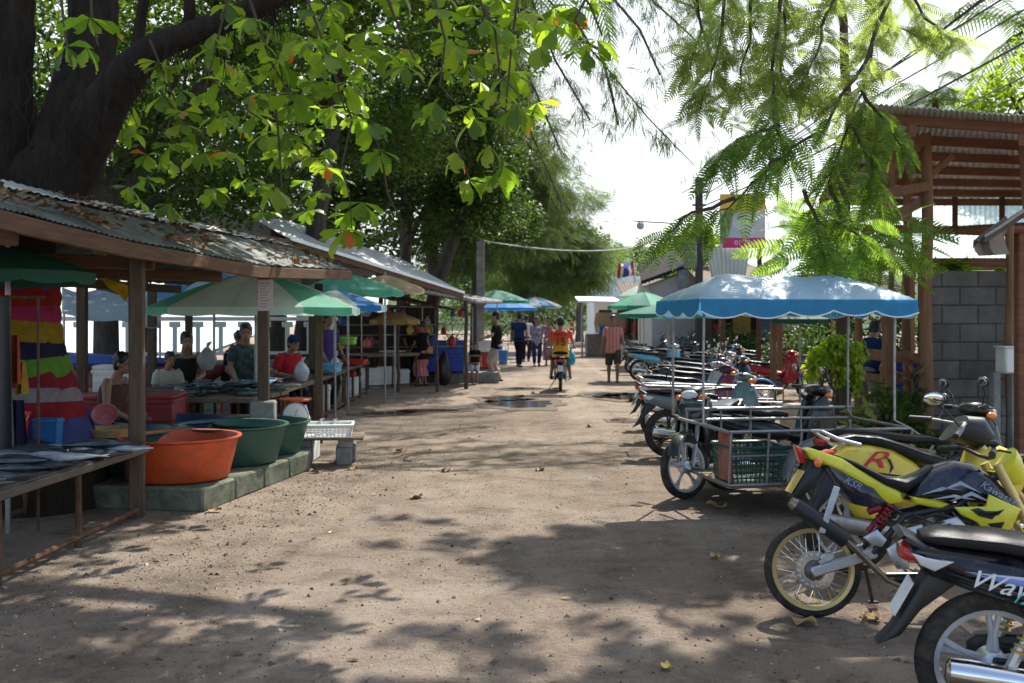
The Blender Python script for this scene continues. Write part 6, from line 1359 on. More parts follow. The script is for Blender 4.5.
# things around the wrapped trunk
basket('blue square basket with a handle hung low before the wrapped trunk', (gx(49, 8.1), 8.08, .62), .17, .12, .19, mat('blue_plastic', (.02, .15, .38), .4, dirt=.1))
t = thing('plastic_basin', 'small pink mesh bowl leaning on the ground table right of the trunk', 'basin', (gx(106, 9.0), 9.0, .72)); t.rotation_euler = (.9, .35, 0); t.scale = (.62, .62, .62); g = G(); g.lathe([(0, 0), (.10, .0), (.17, .17), (.18, .18), (.165, .175), (.095, .01)], n=24); g.build('shell', mat('pink_plastic', (.62, .22, .26), .4, transl=.3), t)
t = thing('wicker_tray', 'tan wicker tray under the pink bowl', 'tray', (gx(110, 9.0), 9.0, .58)); g = G(); g.lathe([(0, 0), (.22, 0), (.25, .07), (.24, .075), (.2, .02), (0, .02)], n=24); g.build('weave', mat('wicker_tan', (.36, .25, .12), .85, var=.35, scale=30, bmp=.6), t)
t = thing('wooden_stand', 'dark wooden stand under the wicker tray', 'stand', (gx(110, 9.05), 9.05, 0)); g = G(); g.box((0, 0, .55), (.55, .4, .05), None, 0, .01); g.build('top', M_wet, t)
for x in (-.22, .22): g = G(); g.box((x, 0, .26), (.05, .3, .53)); g.build('leg', M_wet, t)
def bucket(label, loc, r, h, m_, name='plastic_bucket', handle=True):
    t = thing(name, label, 'bucket', loc); g = G(); g.lathe([(0, .005), (r * .78, .005), (r * .96, h - .02), (r * 1.03, h - .02), (r * 1.03, h), (r * .95, h), (r * .76, .02), (0, .02)], n=28); g.build('shell', m_, t)
    if handle: g = G(); g.tube([(r, 0, h - .02)] + [(r * 1.02 * math.cos(a), -r * .35 * math.sin(a), h - .02 - .10 * math.sin(a)) for a in np.linspace(.1, math.pi - .1, 12)] + [(-r, 0, h - .02)], .004, 5); g.build('handle', M_steel, t)
    return t
M_rdpl = mat('red_plastic', (.50, .02, .015), .4, dirt=.15)
bucket('red plastic bucket at the left edge beside the trunk', (gx(8, 7.9), 7.9, .60), .16, .29, M_rdpl)
# hanging cloths at the left edge
for k, (px, top_, h, c, w) in enumerate([(2, 298, 1.15, (.20, .19, .19), 20), (12, 335, .36, (.50, .10, .05), 16), (21, 362, .24, (.45, .28, .04), 9), (-8, 318, .5, (.14, .42, .08), 16), (16, 400, .55, (.03, .03, .08), 14)]):
    Y = 7.3 + .08 * k; g = G(); rows = []
    for i in range(9):
        f = i / 8; rows.append([at(px - w / 2 + w * j / 10 * (1 + .25 * f), top_, Y) + Vector((0, .05 * math.sin(j * 1.1 + k) * (.4 + f), -h * f)) for j in range(11)])
    g.sheet(rows, 0); o = g.build('hanging_cloth', mat('garment_%d' % k, cl(c, .5), .9, var=.15, scale=8)); tag(o, ['grey', 'red orange', 'yellow', 'bright green', 'navy'][k] + ' cloth hanging at the left edge before the wrapped trunk', 'cloth')
o = None
t = thing('clothes_rack', 'thin steel rail the coloured cloths hang from at the left edge', 'rack', at(5, 298, 7.45)); g = G(); g.tube([(-.8, 0, .01), (.25, .1, .01)], .012, 6); g.tube([(.2, .1, .01), (.2, .1, -1.75)], .012, 6); g.tube([(-.8, 0, .01), (-.8, 0, -1.75)], .012, 6); g.build('rail', M_rust, t)

# umbrellas
def umbrella(label, loc, r, h_edge, h_apex, cols, n=10, valance=.10, pole=True, group=None, twist=0.0, tiltv=(0, 0)):
    t = thing('market_umbrella', label, 'umbrella', loc, twist, group); t.rotation_euler = (tiltv[0], tiltv[1], twist); g = G()
    for k in range(n):
        rows = []
        for i in range(8):
            f = i / 7; row = []
            for j in range(7):
                a = 2 * math.pi * (k + j / 6) / n; u = abs(j / 6 - .5) * 2; sc = r * f * (1 - .055 * (1 - u * u) * f)
                zz = h_apex - (h_apex - h_edge) * (f ** 1.35) - .035 * (1 - u * u) * f * (1 - f) * 2; row.append((sc * math.cos(a), sc * math.sin(a), zz))
            rows.append(row)
        e = rows[-1]; rows.append([(x * 1.004, y * 1.004, z - valance * (.75 + .25 * math.sin(math.pi * j / 6))) for j, (x, y, z) in enumerate(e)])
        g.sheet(rows, 0, k % len(cols))
    g.build('canopy', cols, t); g = G()
    for k in range(n): a = 2 * math.pi * k / n; g.tube([(0, 0, h_apex - .03), (r * .5 * math.cos(a), r * .5 * math.sin(a), h_apex - .03 - (h_apex - h_edge) * .39), (r * .98 * math.cos(a), r * .98 * math.sin(a), h_edge - .012)], .007, 4)
    g.build('ribs', M_steel, t)
    if pole: g = G(); g.tube([(0, 0, 0), (0, 0, h_apex + .06)], .02, 8); g.build('pole', M_steel, t)
    return t
def cloth(name, c, tr=.5): return mat(name, c, .7, var=.14, scale=2.5, transl=tr, dirt=.18, dirtcol=cl(c, .6))
U_g1, U_g2 = cloth('umbrella_green', (.15, .52, .36), .6), cloth('umbrella_sunlit_mint', (.68, .86, .77), .6); U_b = cloth('umbrella_blue', (.12, .30, .52)); U_bl = cloth('umbrella_pale_blue', (.45, .58, .68)); U_dg = cloth('umbrella_dark_green', (.012, .085, .05), .35); U_be = cloth('umbrella_beige', (.55, .45, .28)); U_bb = cloth('umbrella_bright_blue', (.03, .22, .60)); U_teal = cloth('umbrella_teal', (.04, .25, .19)); U_w = cloth('umbrella_white', (.70, .74, .72))  # mint: green cloth with the sun shining through put into its colour
umbrella('large green market umbrella with mint panels painted as sunlit behind the near shed post', (gx(256, 12.6), 12.6, 0), 1.32, gz(308, 12.6), gz(272, 12.6), [U_g1, U_g2, U_g2, U_g1, U_g2], twist=.35)
umbrella('blue and white umbrella left of the large green one', (gx(214, 15.4), 15.4, 0), 1.08, gz(294, 15.4), gz(272, 15.4), [U_b, U_bl], twist=.2)
umbrella('plain green umbrella right of the large mint panelled one', (gx(348, 17.2), 17.2, 0), .95, gz(291, 17.2), gz(274, 17.2), [U_g1], twist=.1)
umbrella('green and bright blue edged umbrella over the long row of tables', (gx(335, 15.8), 15.8, 0), .82, gz(306, 15.8), gz(290, 15.8), [U_g2, U_bb, U_g2], twist=.9)
umbrella('beige umbrella beneath the glare-edged roof', (gx(385, 19.4), 19.4, 0), .78, gz(289, 19.4), gz(275, 19.4), [U_be], twist=.3)
umbrella('dark green umbrella hanging over the wrapped trunk at the left edge', (gx(8, 7.6), 7.6, 0), .62, gz(272, 7.6), gz(247, 7.6), [U_dg], pole=True, twist=.3)
umbrella('faded brown umbrella deep inside the farther shed', (gx(395, 21.5), 21.5, 0), .55, gz(320, 21.5), gz(312, 21.5), [cloth('umbrella_ochre', (.34, .22, .07), .4)], twist=.3)
for lab, px, Y, r, ye, ya, cols in (('teal umbrella over the stalls behind the man in black', 497, 38, 1.25, 301, 290, [U_teal]), ('bright blue umbrella behind the man in the blue shirt', 508, 43, 1.3, 308, 299, [U_bb]), ('white and blue umbrella beyond the walkers', 535, 47, 1.25, 306, 297, [U_w, U_b]),
        ('dark green umbrella low over the parked bikes left of the canopy', 668, 22.5, 1.12, 314, 303, [U_teal]), ('green umbrella above the second row of bikes', 644, 27, 1.0, 306, 292, [U_teal, U_g1]), ('pale green umbrella beyond the dark green ones', 640, 34, .75, 296, 285, [U_w, U_g2]), ('small dark green umbrella behind the weeping shrub', 800, 19, .55, 319, 309, [U_dg])):
    umbrella(lab, (gx(px, Y), Y, 0), r, gz(ye, Y), gz(ya, Y), cols, 10, .10, twist=.2 + px * .01)
# tarpaulin and bunting by the sea
g = G(); rows = [[at(62 + 11 * j, 287 + 2.4 * j * (1 if j < 3 else .6) + k * 7 + 2 * math.sin(j * 1.3 + k), 14.5 - .35 * k) for j in range(10)] for k in range(5)]; g.sheet(rows); o = g.build('tarpaulin', mat('pale_blue_tarp', (.42, .52, .58), .5, var=.12, scale=2, transl=.5)); tag(o, 'pale blue tarpaulin stretched out before the sea railing', 'tarpaulin')
t = thing('tarp_poles', 'thin steel poles holding the pale blue tarpaulin', 'pole', at(62, 290, 14.5)); 
for k, px in enumerate((64, 160)): p = at(px, 296 + k * 8, 14.4) - t.location; g = G(); g.tube([p, (p.x, p.y, -t.location.z)], .018, 6); g.build('pole', M_steel, t)
for k, (pts, c, lab) in enumerate(((((97, 276), (128, 285), (128, 302), (112, 290)), (.62, .42, .02), 'yellow pennant cloth hanging by the near post'), (((146, 263), (156, 265), (152, 286), (146, 280)), (.14, .07, .28), 'purple pennant cloth hanging right of the near post'), (((92, 243), (106, 244), (108, 256), (94, 254)), (.55, .45, .14), 'pale yellow cloth scrap tied beneath the roof'), (((115, 246), (126, 248), (124, 252), (117, 250)), (.5, .05, .04), 'small red cloth scrap tied beneath the roof'))):
    Y = 9.7; g = G(); p = [at(*q_, Y) for q_ in pts]; rows = [[p[0].lerp(p[1], j / 6).lerp(p[3].lerp(p[2], j / 6), i / 6) + Vector((0, .03 * math.sin(j + i), 0)) for j in range(7)] for i in range(7)]; g.sheet(rows); o = g.build('pennant', mat('pennant_%d' % k, c, .8, transl=.4)); tag(o, lab, 'cloth')
# clutter behind: covered boats and boxes near the sea
def crate(label, loc, d, m_, name='plastic_crate', cat='crate', rz=0.0, lid=False, group=None):
    t = thing(name, label, cat, loc, rz, group); x, y, z = d; th = .02; g = G()
    g.box((0, 0, th / 2), (x, y, th)); 
    for s_ in (-1, 1): g.box((s_ * (x / 2 - th / 2), 0, z / 2), (th, y, z), None, 0, .004); g.box((0, s_ * (y / 2 - th / 2), z / 2), (x - 2 * th, th, z), None, 0, .004)
    for k in range(3): g.box((0, -y / 2 - .006, z * (.2 + .3 * k)), (x * .96, .012, .025), None, 0, .004)
    g.build('walls', m_, t); g = G()
    for s_ in (-1, 1): g.box((0, s_ * (y / 2 + .002), z - .02), (x + .03, .035, .04), None, 0, .006); g.box((s_ * (x / 2 + .002), 0, z - .02), (.035, y - .04, .04), None, 0, .006)
    g.build('rim', m_, t)
    if lid: g = G(); g.box((0, 0, z + .025), (x + .02, y + .02, .05), None, 0, .015); g.build('lid', m_, t)
    return t
M_blpl = mat('blue_crate_plastic', (.02, .07, .42), .42, dirt=.15); M_ltblue = mat('light_blue_plastic', (.10, .33, .55), .42, dirt=.15)
crate('large red box standing on the ground behind the near post', (gx(140, 11.0) - .3, 11.2, .3), (1.3, .7, .45), mat('dull_red_box', (.26, .03, .03), .6, dirt=.3), 'storage_box', 'box', .1, True)
crate('white foam box right of the wrapped trunk', (gx(116, 11.6), 11.6, .80), (.42, .35, .25), M_foam, 'foam_box', 'box', .1, True)
t = thing('wooden_stand', 'low wooden stand holding the white foam box', 'stand', (gx(116, 11.9), 11.9, 0)); g = G(); g.box((0, 0, .76), (1.5, .8, .06), None, 0, .01); g.build('top', M_wet, t)
for x in (-.65, .65): g = G(); g.box((x, 0, .37), (.07, .6, .73)); g.build('leg', M_wet, t)
t = thing('boat', 'covered boat with a blue tarp and red hull behind the stalls', 'boat', (gx(70, 13.6), 14.2, .42), .1); g = G(); g.xloft([(-1.9, 0, .5, .05, .06), (-1.5, 0, .38, .30, .2), (-.6, 0, .3, .48, .28), (.6, 0, .3, .48, .28), (1.5, 0, .38, .32, .2), (1.9, 0, .5, .05, .06)], 14); g.build('hull', mat('red_hull', (.16, .03, .025), .5, dirt=.3), t); g = G(); g.xloft([(-1.3, 0, .6, .2, .05), (-.5, 0, .62, .4, .14), (.4, 0, .6, .42, .10), (1.2, 0, .6, .22, .05)], 12); g.build('tarp_cover', mat('blue_tarp', (.04, .08, .30), .6, var=.3), t)
bucket('blue plastic bucket between the wrapped trunk and the seated vendor', (gx(92, 10.4), 10.4, .35), .16, .32, mat('mid_blue_plastic', (.03, .12, .34), .4)).rotation_euler = (0, 0, .4)
t = thing('cinder_block_stack', 'stack of grey blocks under the blue bucket', 'block', (gx(92, 10.4), 10.4, 0)); g = G(); g.box((0, 0, .085), (.4, .3, .17), None, 0, .01); g.box((.01, .01, .26), (.4, .3, .17), (0, 0, .06), 0, .01); g.build('block', M_conc, t)
# foam boxes, crates and trays along the row
crate('white foam box under the fish table behind the basins', (gx(232, 12.1), 12.2, 0), (.62, .45, .40), M_foam, 'foam_box', 'box', 0, True)
for k, (px, Y, w, h, lab) in enumerate([(315, 17.6, .6, .42, 'white foam box beneath the second table of the row'), (372, 24.2, .42, .42, 'white foam box beside the white bucket'), (387, 24.6, .40, .44, 'tall white foam box in the middle under the farthest table'), (402, 24.9, .40, .36, 'white foam box nearest the woman in the pink sarong')]):
    crate(lab, (gx(px, Y), Y - .25, .0 if k else .02), (w, .4, h), M_foam, 'foam_box', 'box', .15, True)
bucket('white plastic tub holding a red bag under the third table', (gx(353, 21.4), 21.2, 0), .22, .42, M_white)
bag('red plastic bag on the white tub', (gx(354, 21.4), 21.2, .36), .22, mat('red_bag', (.55, .03, .03), .35, transl=.2), tie=False)
bag('clear blue tinted bag leaning on the white tub', (gx(347, 21), 20.85, 0), .30, M_bag)
crate('lime green crate at the back of the long row', (gx(343, 18.6), 18.6, gz(345, 18.6)), (.45, .35, .15), mat('lime_plastic', (.20, .48, .03), .4)); crate('red tray of fish on the third table', (gx(354, 19.8), 19.8, .745), (.45, .5, .09), M_rdpl, 'plastic_tray', 'tray'); crate('light blue crate of fish on the second table', (gx(328, 16.6), 16.7, .735), (.34, .45, .16), M_ltblue)
crate('small light blue tray near the seated women', (gx(256, 13.6), 13.5, .735), (.40, .3, .07), M_ltblue, 'plastic_tray', 'tray')
for k, (px, z, lab) in enumerate([(437, 0, 'dark blue crate at the bottom left of the stack'), (455, 0, 'dark blue crate at the bottom right of the stack'), (440, .42, 'blue crate on top left of the stack'), (457, .42, 'blue crate on top right of the stack')]):
    crate(lab, (gx(px, 25.6), 25.8, .28 + z), (.45, .4, .40), M_blpl, group='blue crates by the child')
t = thing('concrete_ledge', 'low concrete ledge under the blue crates near the child', 'ledge', (gx(462, 26), 26.1, 0), .05); g = G(); g.box((0, 0, .13), (1.9, .6, .27), None, 0, .02); g.build('slab', M_conc, t)
crate('red cooler box beside the man in the black shirt', (gx(486, 27), 27.2, .32), (.42, .4, .36), M_rdpl, 'cooler_box', 'box', 0, True); crate('white cooler box above the red one', (gx(486, 27), 27.2, .74), (.42, .4, .30), M_white, 'cooler_box', 'box', 0, True)
t = thing('concrete_ledge', 'low concrete block under the red cooler box', 'ledge', (gx(486, 27), 27.3, 0)); g = G(); g.box((0, 0, .15), (.75, .6, .31), None, 0, .02); g.build('slab', M_conc, t)
bag('black rubbish bag on the ground beside the woman in the pink sarong', (gx(444, 24.8), 24.8, 0), .85, mat('black_bag', (.012, .012, .014), .3, bmp=.8, bscale=12), tie=False).scale = (.5, .5, 1)
bag('white plastic bag hanging beside the seated women', (gx(207, 13.2), 13.2, gz(370, 13.2)), .30, mat('white_bag', (.42, .42, .43), .5, transl=.4, bmp=.5, bscale=14))
bag('pale plastic bag on the first table of the row', (gx(300, 14.4), 14.5, .735), .28, M_bag); bag('white plastic bag on the second table of the row', (gx(338, 17.6), 17.3, .735), .24, M_bag)
for k, (px, py, Y, h) in enumerate([(404, 205, 11.1, 0)][:0]): pass
for k, (px, Y, lab) in enumerate([(317, 17.5, 'folded newspapers laid on the third table, left sheet'), (390, 23.9, 'folded newspapers laid on the farthest table')]):
    t = thing('newspaper_stack', lab, 'paper', (gx(px, Y), Y + .2, .84 if k else .735), .3)
    for i in range(3): g = G(); g.box((.12 * i - .1, .05 * i, .012 + .012 * i), (.32, .42, .016), (0, .06, .2 * i)); g.build('sheet', mat('newsprint', (.48, .46, .45), .85, var=.15, scale=20), t)
# small goods hung and stacked in the farther shed so that it reads as a busy shop
cols_ = [(.45, .05, .04), (.05, .10, .35), (.50, .42, .10), (.30, .30, .30), (.05, .25, .12), (.55, .20, .05), (.35, .10, .25)]
r_ = np.random.default_rng(5)
for k in range(26):
    px = r_.uniform(335, 470); Y = 25.6 - (470 - px) * .018 + r_.uniform(0, .8); z = r_.choice([.95, 1.25, 1.5, 1.7]); c = cols_[k % len(cols_)]
    bag('packaged goods hanging in the shade of the farther shed', (gx(px, Y), Y, z), r_.uniform(.16, .28), mat('goods_%d' % (k % len(cols_)), c, .5, var=.3), 'goods hanging in the farther shed')
t = thing('goods_rack', 'dark steel rack the packaged goods of the farther shed hang on', 'rack', (-2.9, 24.6, 0), .5); g = G()
for z in (.95, 1.25, 1.5, 1.95): g.tube([(-2.4, .1, z), (2.2, .1, z)], .015, 5)
for x in (-2.4, -.8, .8, 2.2): g.tube([(x, .1, 0), (x, .1, 1.95)], .018, 6)
g.build('rack_frame', M_steel, t)
# old goods under the pavilion on the right
crate('blue plastic barrel crate beside the bending man', (gx(905, 13.9), 13.9, .35), (.42, .40, .75), M_blpl, 'storage_bin', 'bin'); t = thing('wooden_pallet', 'low pallet under the blue bin in the pavilion', 'pallet', (gx(900, 13.6), 13.9, 0)); g = G(); g.box((0, 0, .17), (.9, .7, .34), None, 0, .01); g.build('boards', M_plank, t)
t = thing('stone_slab', 'pale sandstone block on the ground under the canopy', 'stone', (gx(806, 10.6), 10.7, 0), .3); g = G(); g.box((0, 0, .36), (.42, .35, .72), None, 0, .05); g.build('block', mat('sandstone', (.50, .40, .28), .9, var=.3, scale=5, bmp=.6), t)
r_ = np.random.default_rng(9)
for k in range(9):
    p = Vector((gx(872 + r_.uniform(-28, 40), 10.4), 10.4 + r_.uniform(0, .8), .06 + .09 * r_.integers(0, 3))); a = r_.uniform(-.5, .5); g = G(); L = r_.uniform(.35, .8)
    g.tube([(-L / 2, 0, 0), (0, .01, .015), (L / 2, 0, 0)], [.04, .045, .035], 8); o = g.build('firewood_log', mat('split_wood', (.30, .19, .11), .9, var=.4, scale=6, bmp=.6)); o.location = p; o.rotation_euler = (0, r_.uniform(-.1, .2), a); tag(o, 'cut log lying in the woodpile under the pavilion rail', 'log', 'firewood under the pavilion rail')
# fallen leaves, scraps and grit on the road
V = np.array([(-.5, 0, .0), (-.1, -.3, .10), (.5, 0, .02), (-.1, .3, .12), (.15, 0, .0)]); 
def dead_leaf(px, py, s_, lab, m_=None):
    Y = 1620 / (py - 320); g = G(); a = random.uniform(0, 6); rows = [[(s_ * (i / 7 - .5), s_ * .33 * math.sin(math.pi * (.06 + .88 * i / 7)) ** .8 * j * (1 + .15 * math.sin(i * 2.3)), .008 + s_ * .20 * abs(j) ** 1.5 * (.5 + .5 * math.sin(i * .9 + j)) + .05 * s_ * math.sin(i * 1.1)) for j in (-1, -.5, 0, .5, 1)] for i in range(8)]
    g.sheet(rows, .002); o = g.build('fallen_leaf', m_ or mat('curled_dead_leaf', (.36, .22, .11), .8, var=.3, scale=20)); o.location = (gx(px, Y), Y, .006); o.rotation_euler = (0, 0, a); tag(o, lab, 'leaf')
for px, py, s_, lab in ((804, 625, .15, 'large curled tan leaf below the gold rimmed wheel'), (873, 620, .12, 'flat pale leaf beside the side stand'), (716, 508, .18, 'pale scrap leaf in front of the silver spoked wheel'), (715, 558, .10, 'small tan leaf on the road left of the bikes'), (316, 473, .14, 'brown leaf at the foot of the cinder block bench'), (352, 470, .12, 'curled brown leaf just right of the cinder block bench'), (416, 499, .14, 'pale leaf in the middle of the sunlit road'), (214, 512, .13, 'brown leaf at the near corner of the concrete ledge'), (666, 669, .07, 'tiny yellow leaf at the bottom of the road'), (398, 452, .14, 'small tan leaf on the left of the road'), (408, 461, .13, 'thin tan leaf near the left side of the road'), (590, 427, .16, 'tan leaf in the road below the puddles'), (446, 472, .14, 'dark leaf scrap in the road'), (540, 471, .14, 'tan leaf scrap at the centre of the road')):
    dead_leaf(px, py, s_, lab, mat('yellow_leaf_scrap', (.62, .45, .10), .7) if 'yellow' in lab else None)
n = 9000; r_ = np.random.default_rng(3); px_ = r_.uniform(0, 1024, n); Yv = 3.4 + 20 * r_.random(n) ** 1.6; X = (px_ - 512) / 1000 * Yv
keep = (X > -2.9) | (r_.random(n) < .3); X, Yv = X[keep], Yv[keep]; n2 = len(X)
X2 = -2.3 + r_.normal(size=2600) * .35 + .13 * (r_.uniform(5.5, 12, 2600) - 8); Y2 = r_.uniform(5.5, 12.5, 2600); X2 = X2 + .13 * (Y2 - 8)
X = np.concatenate([X, X2]); Yv = np.concatenate([Yv, Y2]); P = np.stack([X, Yv, np.array([ground_z(a, b_) for a, b_ in zip(X, Yv)]) + .001], 1)
T_ = np.array([(1, 0, 0), (-.5, .87, 0), (-.5, -.87, 0), (.1, .1, .75), (-.1, -.05, -.6)]); TF = np.array([[0, 1, 3], [1, 2, 3], [2, 0, 3], [1, 0, 4], [2, 1, 4], [0, 2, 4]])
D = r_.normal(size=(len(P), 3)); D[:, 2] *= .3; Sc = r_.uniform(.003, .010, len(P)) * (1 + 1.6 * (r_.random(len(P)) < .05)); V_, F_ = stamp(T_, TF, P, frames(D), Sc)
M_grit = leafmat('road_grit', [(0, (.06, .05, .042)), (.5, (.16, .13, .105)), (.88, (.30, .26, .22)), (1, (.55, .50, .44))], 0, .9)
o = npmesh('gravel', V_, F_, M_grit); o['kind'] = 'stuff'
r_ = np.random.default_rng(12); n = 420; Yv = 3.6 + 22 * r_.random(n) ** 1.3; side = r_.random(n); X = np.where(side < .42, .1 * Yv + 1.3 + r_.exponential(.9, n), np.where(side < .75, -2.35 + .13 * (Yv - 8) + r_.normal(size=n) * .4, r_.uniform(-2.2, 2.2, n)))
V = np.array([(-.5, 0, 0), (-.1, -.26, .12), (.5, 0, .03), (-.1, .26, .10)]); P = np.stack([X, Yv, np.array([ground_z(a, b_) for a, b_ in zip(X, Yv)]) + .006], 1); D = r_.normal(size=(n, 3)); D[:, 2] *= .12
V_, F_ = stamp(V, np.array([[0, 1, 2, 3]]), P, frames(D, r_.uniform(-.3, .3, n)), r_.uniform(.02, .075, n)); o = npmesh('leaf_scraps', V_, F_, leafmat('scrap_leaf', [(0, (.09, .055, .03)), (.6, (.25, .15, .075)), (.93, (.40, .30, .16)), (1, (.65, .64, .60))], 0, .9)); o['kind'] = 'stuff'

for k, (px, z, d, c, lab) in enumerate([(604, 1.0, (.5, .4, .35), 'mid_blue_plastic', 'blue crate on the far vendor counter, left one'), (617, 1.0, (.6, .4, .25), 'red_plastic', 'red crate on the far vendor counter, right one'), (627, 0, (.6, .5, .55), 'white_foam', 'white foam box on the ground right of the far vendor counter')]):
    crate(lab, (gx(px, 44.2), 44.2 - (.0 if z else .4), z), d, MATS[c], 'plastic_crate' if z else 'foam_box', 'crate' if z else 'box', .1)
# ------------------------------------------------------------------ people
M_skin = mat('brown_skin', (.27, .145, .085), .55, var=.10, scale=14); M_skin2 = mat('light_skin', (.42, .26, .17), .55, var=.08, scale=14)
M_hair = mat('black_hair', (.010, .009, .008), .5, var=.3, scale=60, stretch=(1, 1, .2)); M_eye = mat('dark_eye', (.02, .015, .012), .3); M_lip = mat('lip', (.22, .085, .065), .5)
def fuse(g, name, m_, parent, vox=.010, it=5):
    o = g.build(name, m_, None); md = o.modifiers.new('r', 'REMESH'); md.mode = 'VOXEL'; md.voxel_size = vox; md.use_smooth_shade = True
    ms = o.modifiers.new('s', 'SMOOTH'); ms.factor = .5; ms.iterations = it
    bpy.context.view_layer.update(); dg = bpy.context.evaluated_depsgraph_get(); me = bpy.data.meshes.new_from_object(o.evaluated_get(dg)); me.name = name
    old = o.data; bpy.data.objects.remove(o); bpy.data.meshes.remove(old)
    me.materials.clear()
    for x in (m_ if isinstance(m_, (list, tuple)) else [m_]): me.materials.append(x)
    me.polygons.foreach_set('use_smooth', [True] * len(me.polygons))
    q_ = bpy.data.objects.new(name, me); COL.objects.link(q_); q_.parent = parent; return q_
def ik(a, c, l1, l2, pole):
    a, c = Vector(a), Vector(c); d = c - a; D = min(d.length, (l1 + l2) * .999); u = d.normalized(); c = a + u * D
    x = (l1 * l1 - l2 * l2 + D * D) / (2 * D); h = math.sqrt(max(0, l1 * l1 - x * x)); p = Vector(pole); p = (p - u * p.dot(u)).normalized()
    return a + u * x + p * h, c
def person(label, loc, rz, H=1.68, hip=(0, 0, .90), lean=0.0, feet=((.02, .09), (.02, -.09)), hands=((.06, .26, .80), (.06, -.26, .80)), head=(0, 0), shirt=None, pants=None, plen=.10, slv=.45, skirt=False, hair='short', skin=None, shoes=None, group=None, girth=1.0, shirt_len=.0, vest=False, twist=0.0, hat=None, tieback=None, fz=.0):
    s_ = H / 1.70; skin = skin or M_skin; t = thing('person', label, 'person', loc, rz, group, 0, s_)
    hp = Vector(hip); up = Vector((math.sin(lean), 0, math.cos(lean))); fw = Vector((math.cos(lean), 0, -math.sin(lean)))
    def T(f, y, u): return hp + fw * f + Vector((0, y, 0)) + up * u
    sw = .172 * girth ** .5; SH = [T(-.01, sw, .49), T(-.01, -sw, .49)]; HP = [hp + Vector((0, .085, -.02)), hp + Vector((0, -.085, -.02))]
    nk = T(.0, 0, .55); hy, hpz = head; hd = T(.035, 0, .69) + Vector((math.sin(hpz) * .04, 0, 0))
    hq = Euler((0, hpz + lean * .4, hy)).to_matrix()
    EL, HA, KN, AN = [], [], [], []
    for k, sd in enumerate((1, -1)):
        e, h = ik(SH[k], hands[k], .29, .26, (-.7, sd * .5, -.3)); EL.append(e); HA.append(h)
        f = feet[k]; an = Vector((f[0], f[1], (f[2] if len(f) > 2 else 0) + .085)); kn, an = ik(HP[k], an, .43, .415, (1, sd * .12, .15)); KN.append(kn); AN.append(an)
    def tors(g, e=0.0, lo=-.06, hi=.50, gr=girth):
        prof = [(-.08, .155, .105), (0, .165, .115), (.08, .152, .108), (.16, .145, .105), (.27, .16, .115), (.38, .172, .115), (.46, .165, .095), (.51, .11, .07)]
        g.loft([(T(.012 if u < .2 else .0, 0, u), (0, (w * gr + e), 0), fw * (d * gr + e)) for u, w, d in prof if lo <= u <= hi], 20, 0, 2.4)
    g = G(); tors(g)
    g.tube([T(-.015, 0, .46), T(.0, 0, .54), T(.02, 0, .62)], [.062, .055, .055], 12)
    # head with jaw, nose, ears
    hs = lambda x, y, z: hd + hq @ Vector((x, y, z))
    g.ell(hd + hq @ Vector((-.005, 0, .025)), (.098, .078, .095), (0, hpz, hy), 18, 12); g.ell(hs(.022, 0, -.045), (.072, .060, .068), (0, hpz, hy), 16, 10); g.ell(hs(.055, 0, -.088), (.025, .03, .02), (0, 0, 0), 10, 8)
    g.loft([(hs(.085, 0, .012), (0, .010, 0), (.012, 0, .004)), (hs(.103, 0, -.022), (0, .016, 0), (.012, 0, .008)), (hs(.09, 0, -.036), (0, .02, 0), (.010, 0, .006))], 8)
    for sd in (1, -1): g.ell(hs(-.008, sd * .079, -.008), (.02, .010, .032), (0, 0, hy), 8, 6)
    for k, sd in enumerate((1, -1)):
        g.tube([SH[k] + Vector((0, -sd * .03, .0)), SH[k] + (EL[k] - SH[k]) * .12, SH[k].lerp(EL[k], .5), EL[k], EL[k].lerp(HA[k], .3), HA[k]], [.055, .057, .047, .038, .040, .026], 12)
        d = (HA[k] - EL[k]).normalized(); lat = d.cross(Vector((0, sd, .15))).normalized(); nrm = d.cross(lat)
        g.loft([(HA[k], lat * .024, nrm * .016), (HA[k] + d * .04, lat * .040, nrm * .017), (HA[k] + d * .085, lat * .040, nrm * .014)], 10)
        for i, (o_, L) in enumerate(((.030, .068), (.010, .078), (-.010, .072), (-.030, .056))):
            b0 = HA[k] + d * .075 + lat * o_; curl = -nrm * sd; g.tube([b0, b0 + d * L * .5 + curl * .004, b0 + d * L * .85 + curl * .018, b0 + d * L + curl * .032], [.0105, .0098, .009, .0075], 8)
        b0 = HA[k] + d * .02 + lat * .026; g.tube([b0, b0 + d * .025 + lat * .026, b0 + d * .055 + lat * .030 - nrm * sd * .01], [.013, .012, .009], 8)
        g.tube([HP[k] + Vector((0, 0, .03)), HP[k].lerp(KN[k], .3), HP[k].lerp(KN[k], .7), KN[k], KN[k].lerp(AN[k], .3), KN[k].lerp(AN[k], .75), AN[k], AN[k] - Vector((0, 0, .03))], [.085 * girth, .085 * girth, .066, .055, .056, .040, .036, .036], 14)
        a = AN[k]; g.loft([(a + Vector((-.055, 0, -.055)), (0, .028, 0), (0, 0, .026)), (a + Vector((-.01, 0, -.045)), (0, .036, 0), (0, 0, .040)), (a + Vector((.08, sd * .005, -.058)), (0, .043, 0), (0, 0, .026)), (a + Vector((.15, sd * .008, -.068)), (0, .038, 0), (0, 0, .016)), (a + Vector((.175, sd * .008, -.072)), (0, .02, 0), (0, 0, .010))], 12)
    body = fuse(g, 'body', skin, t, .0088, 3)
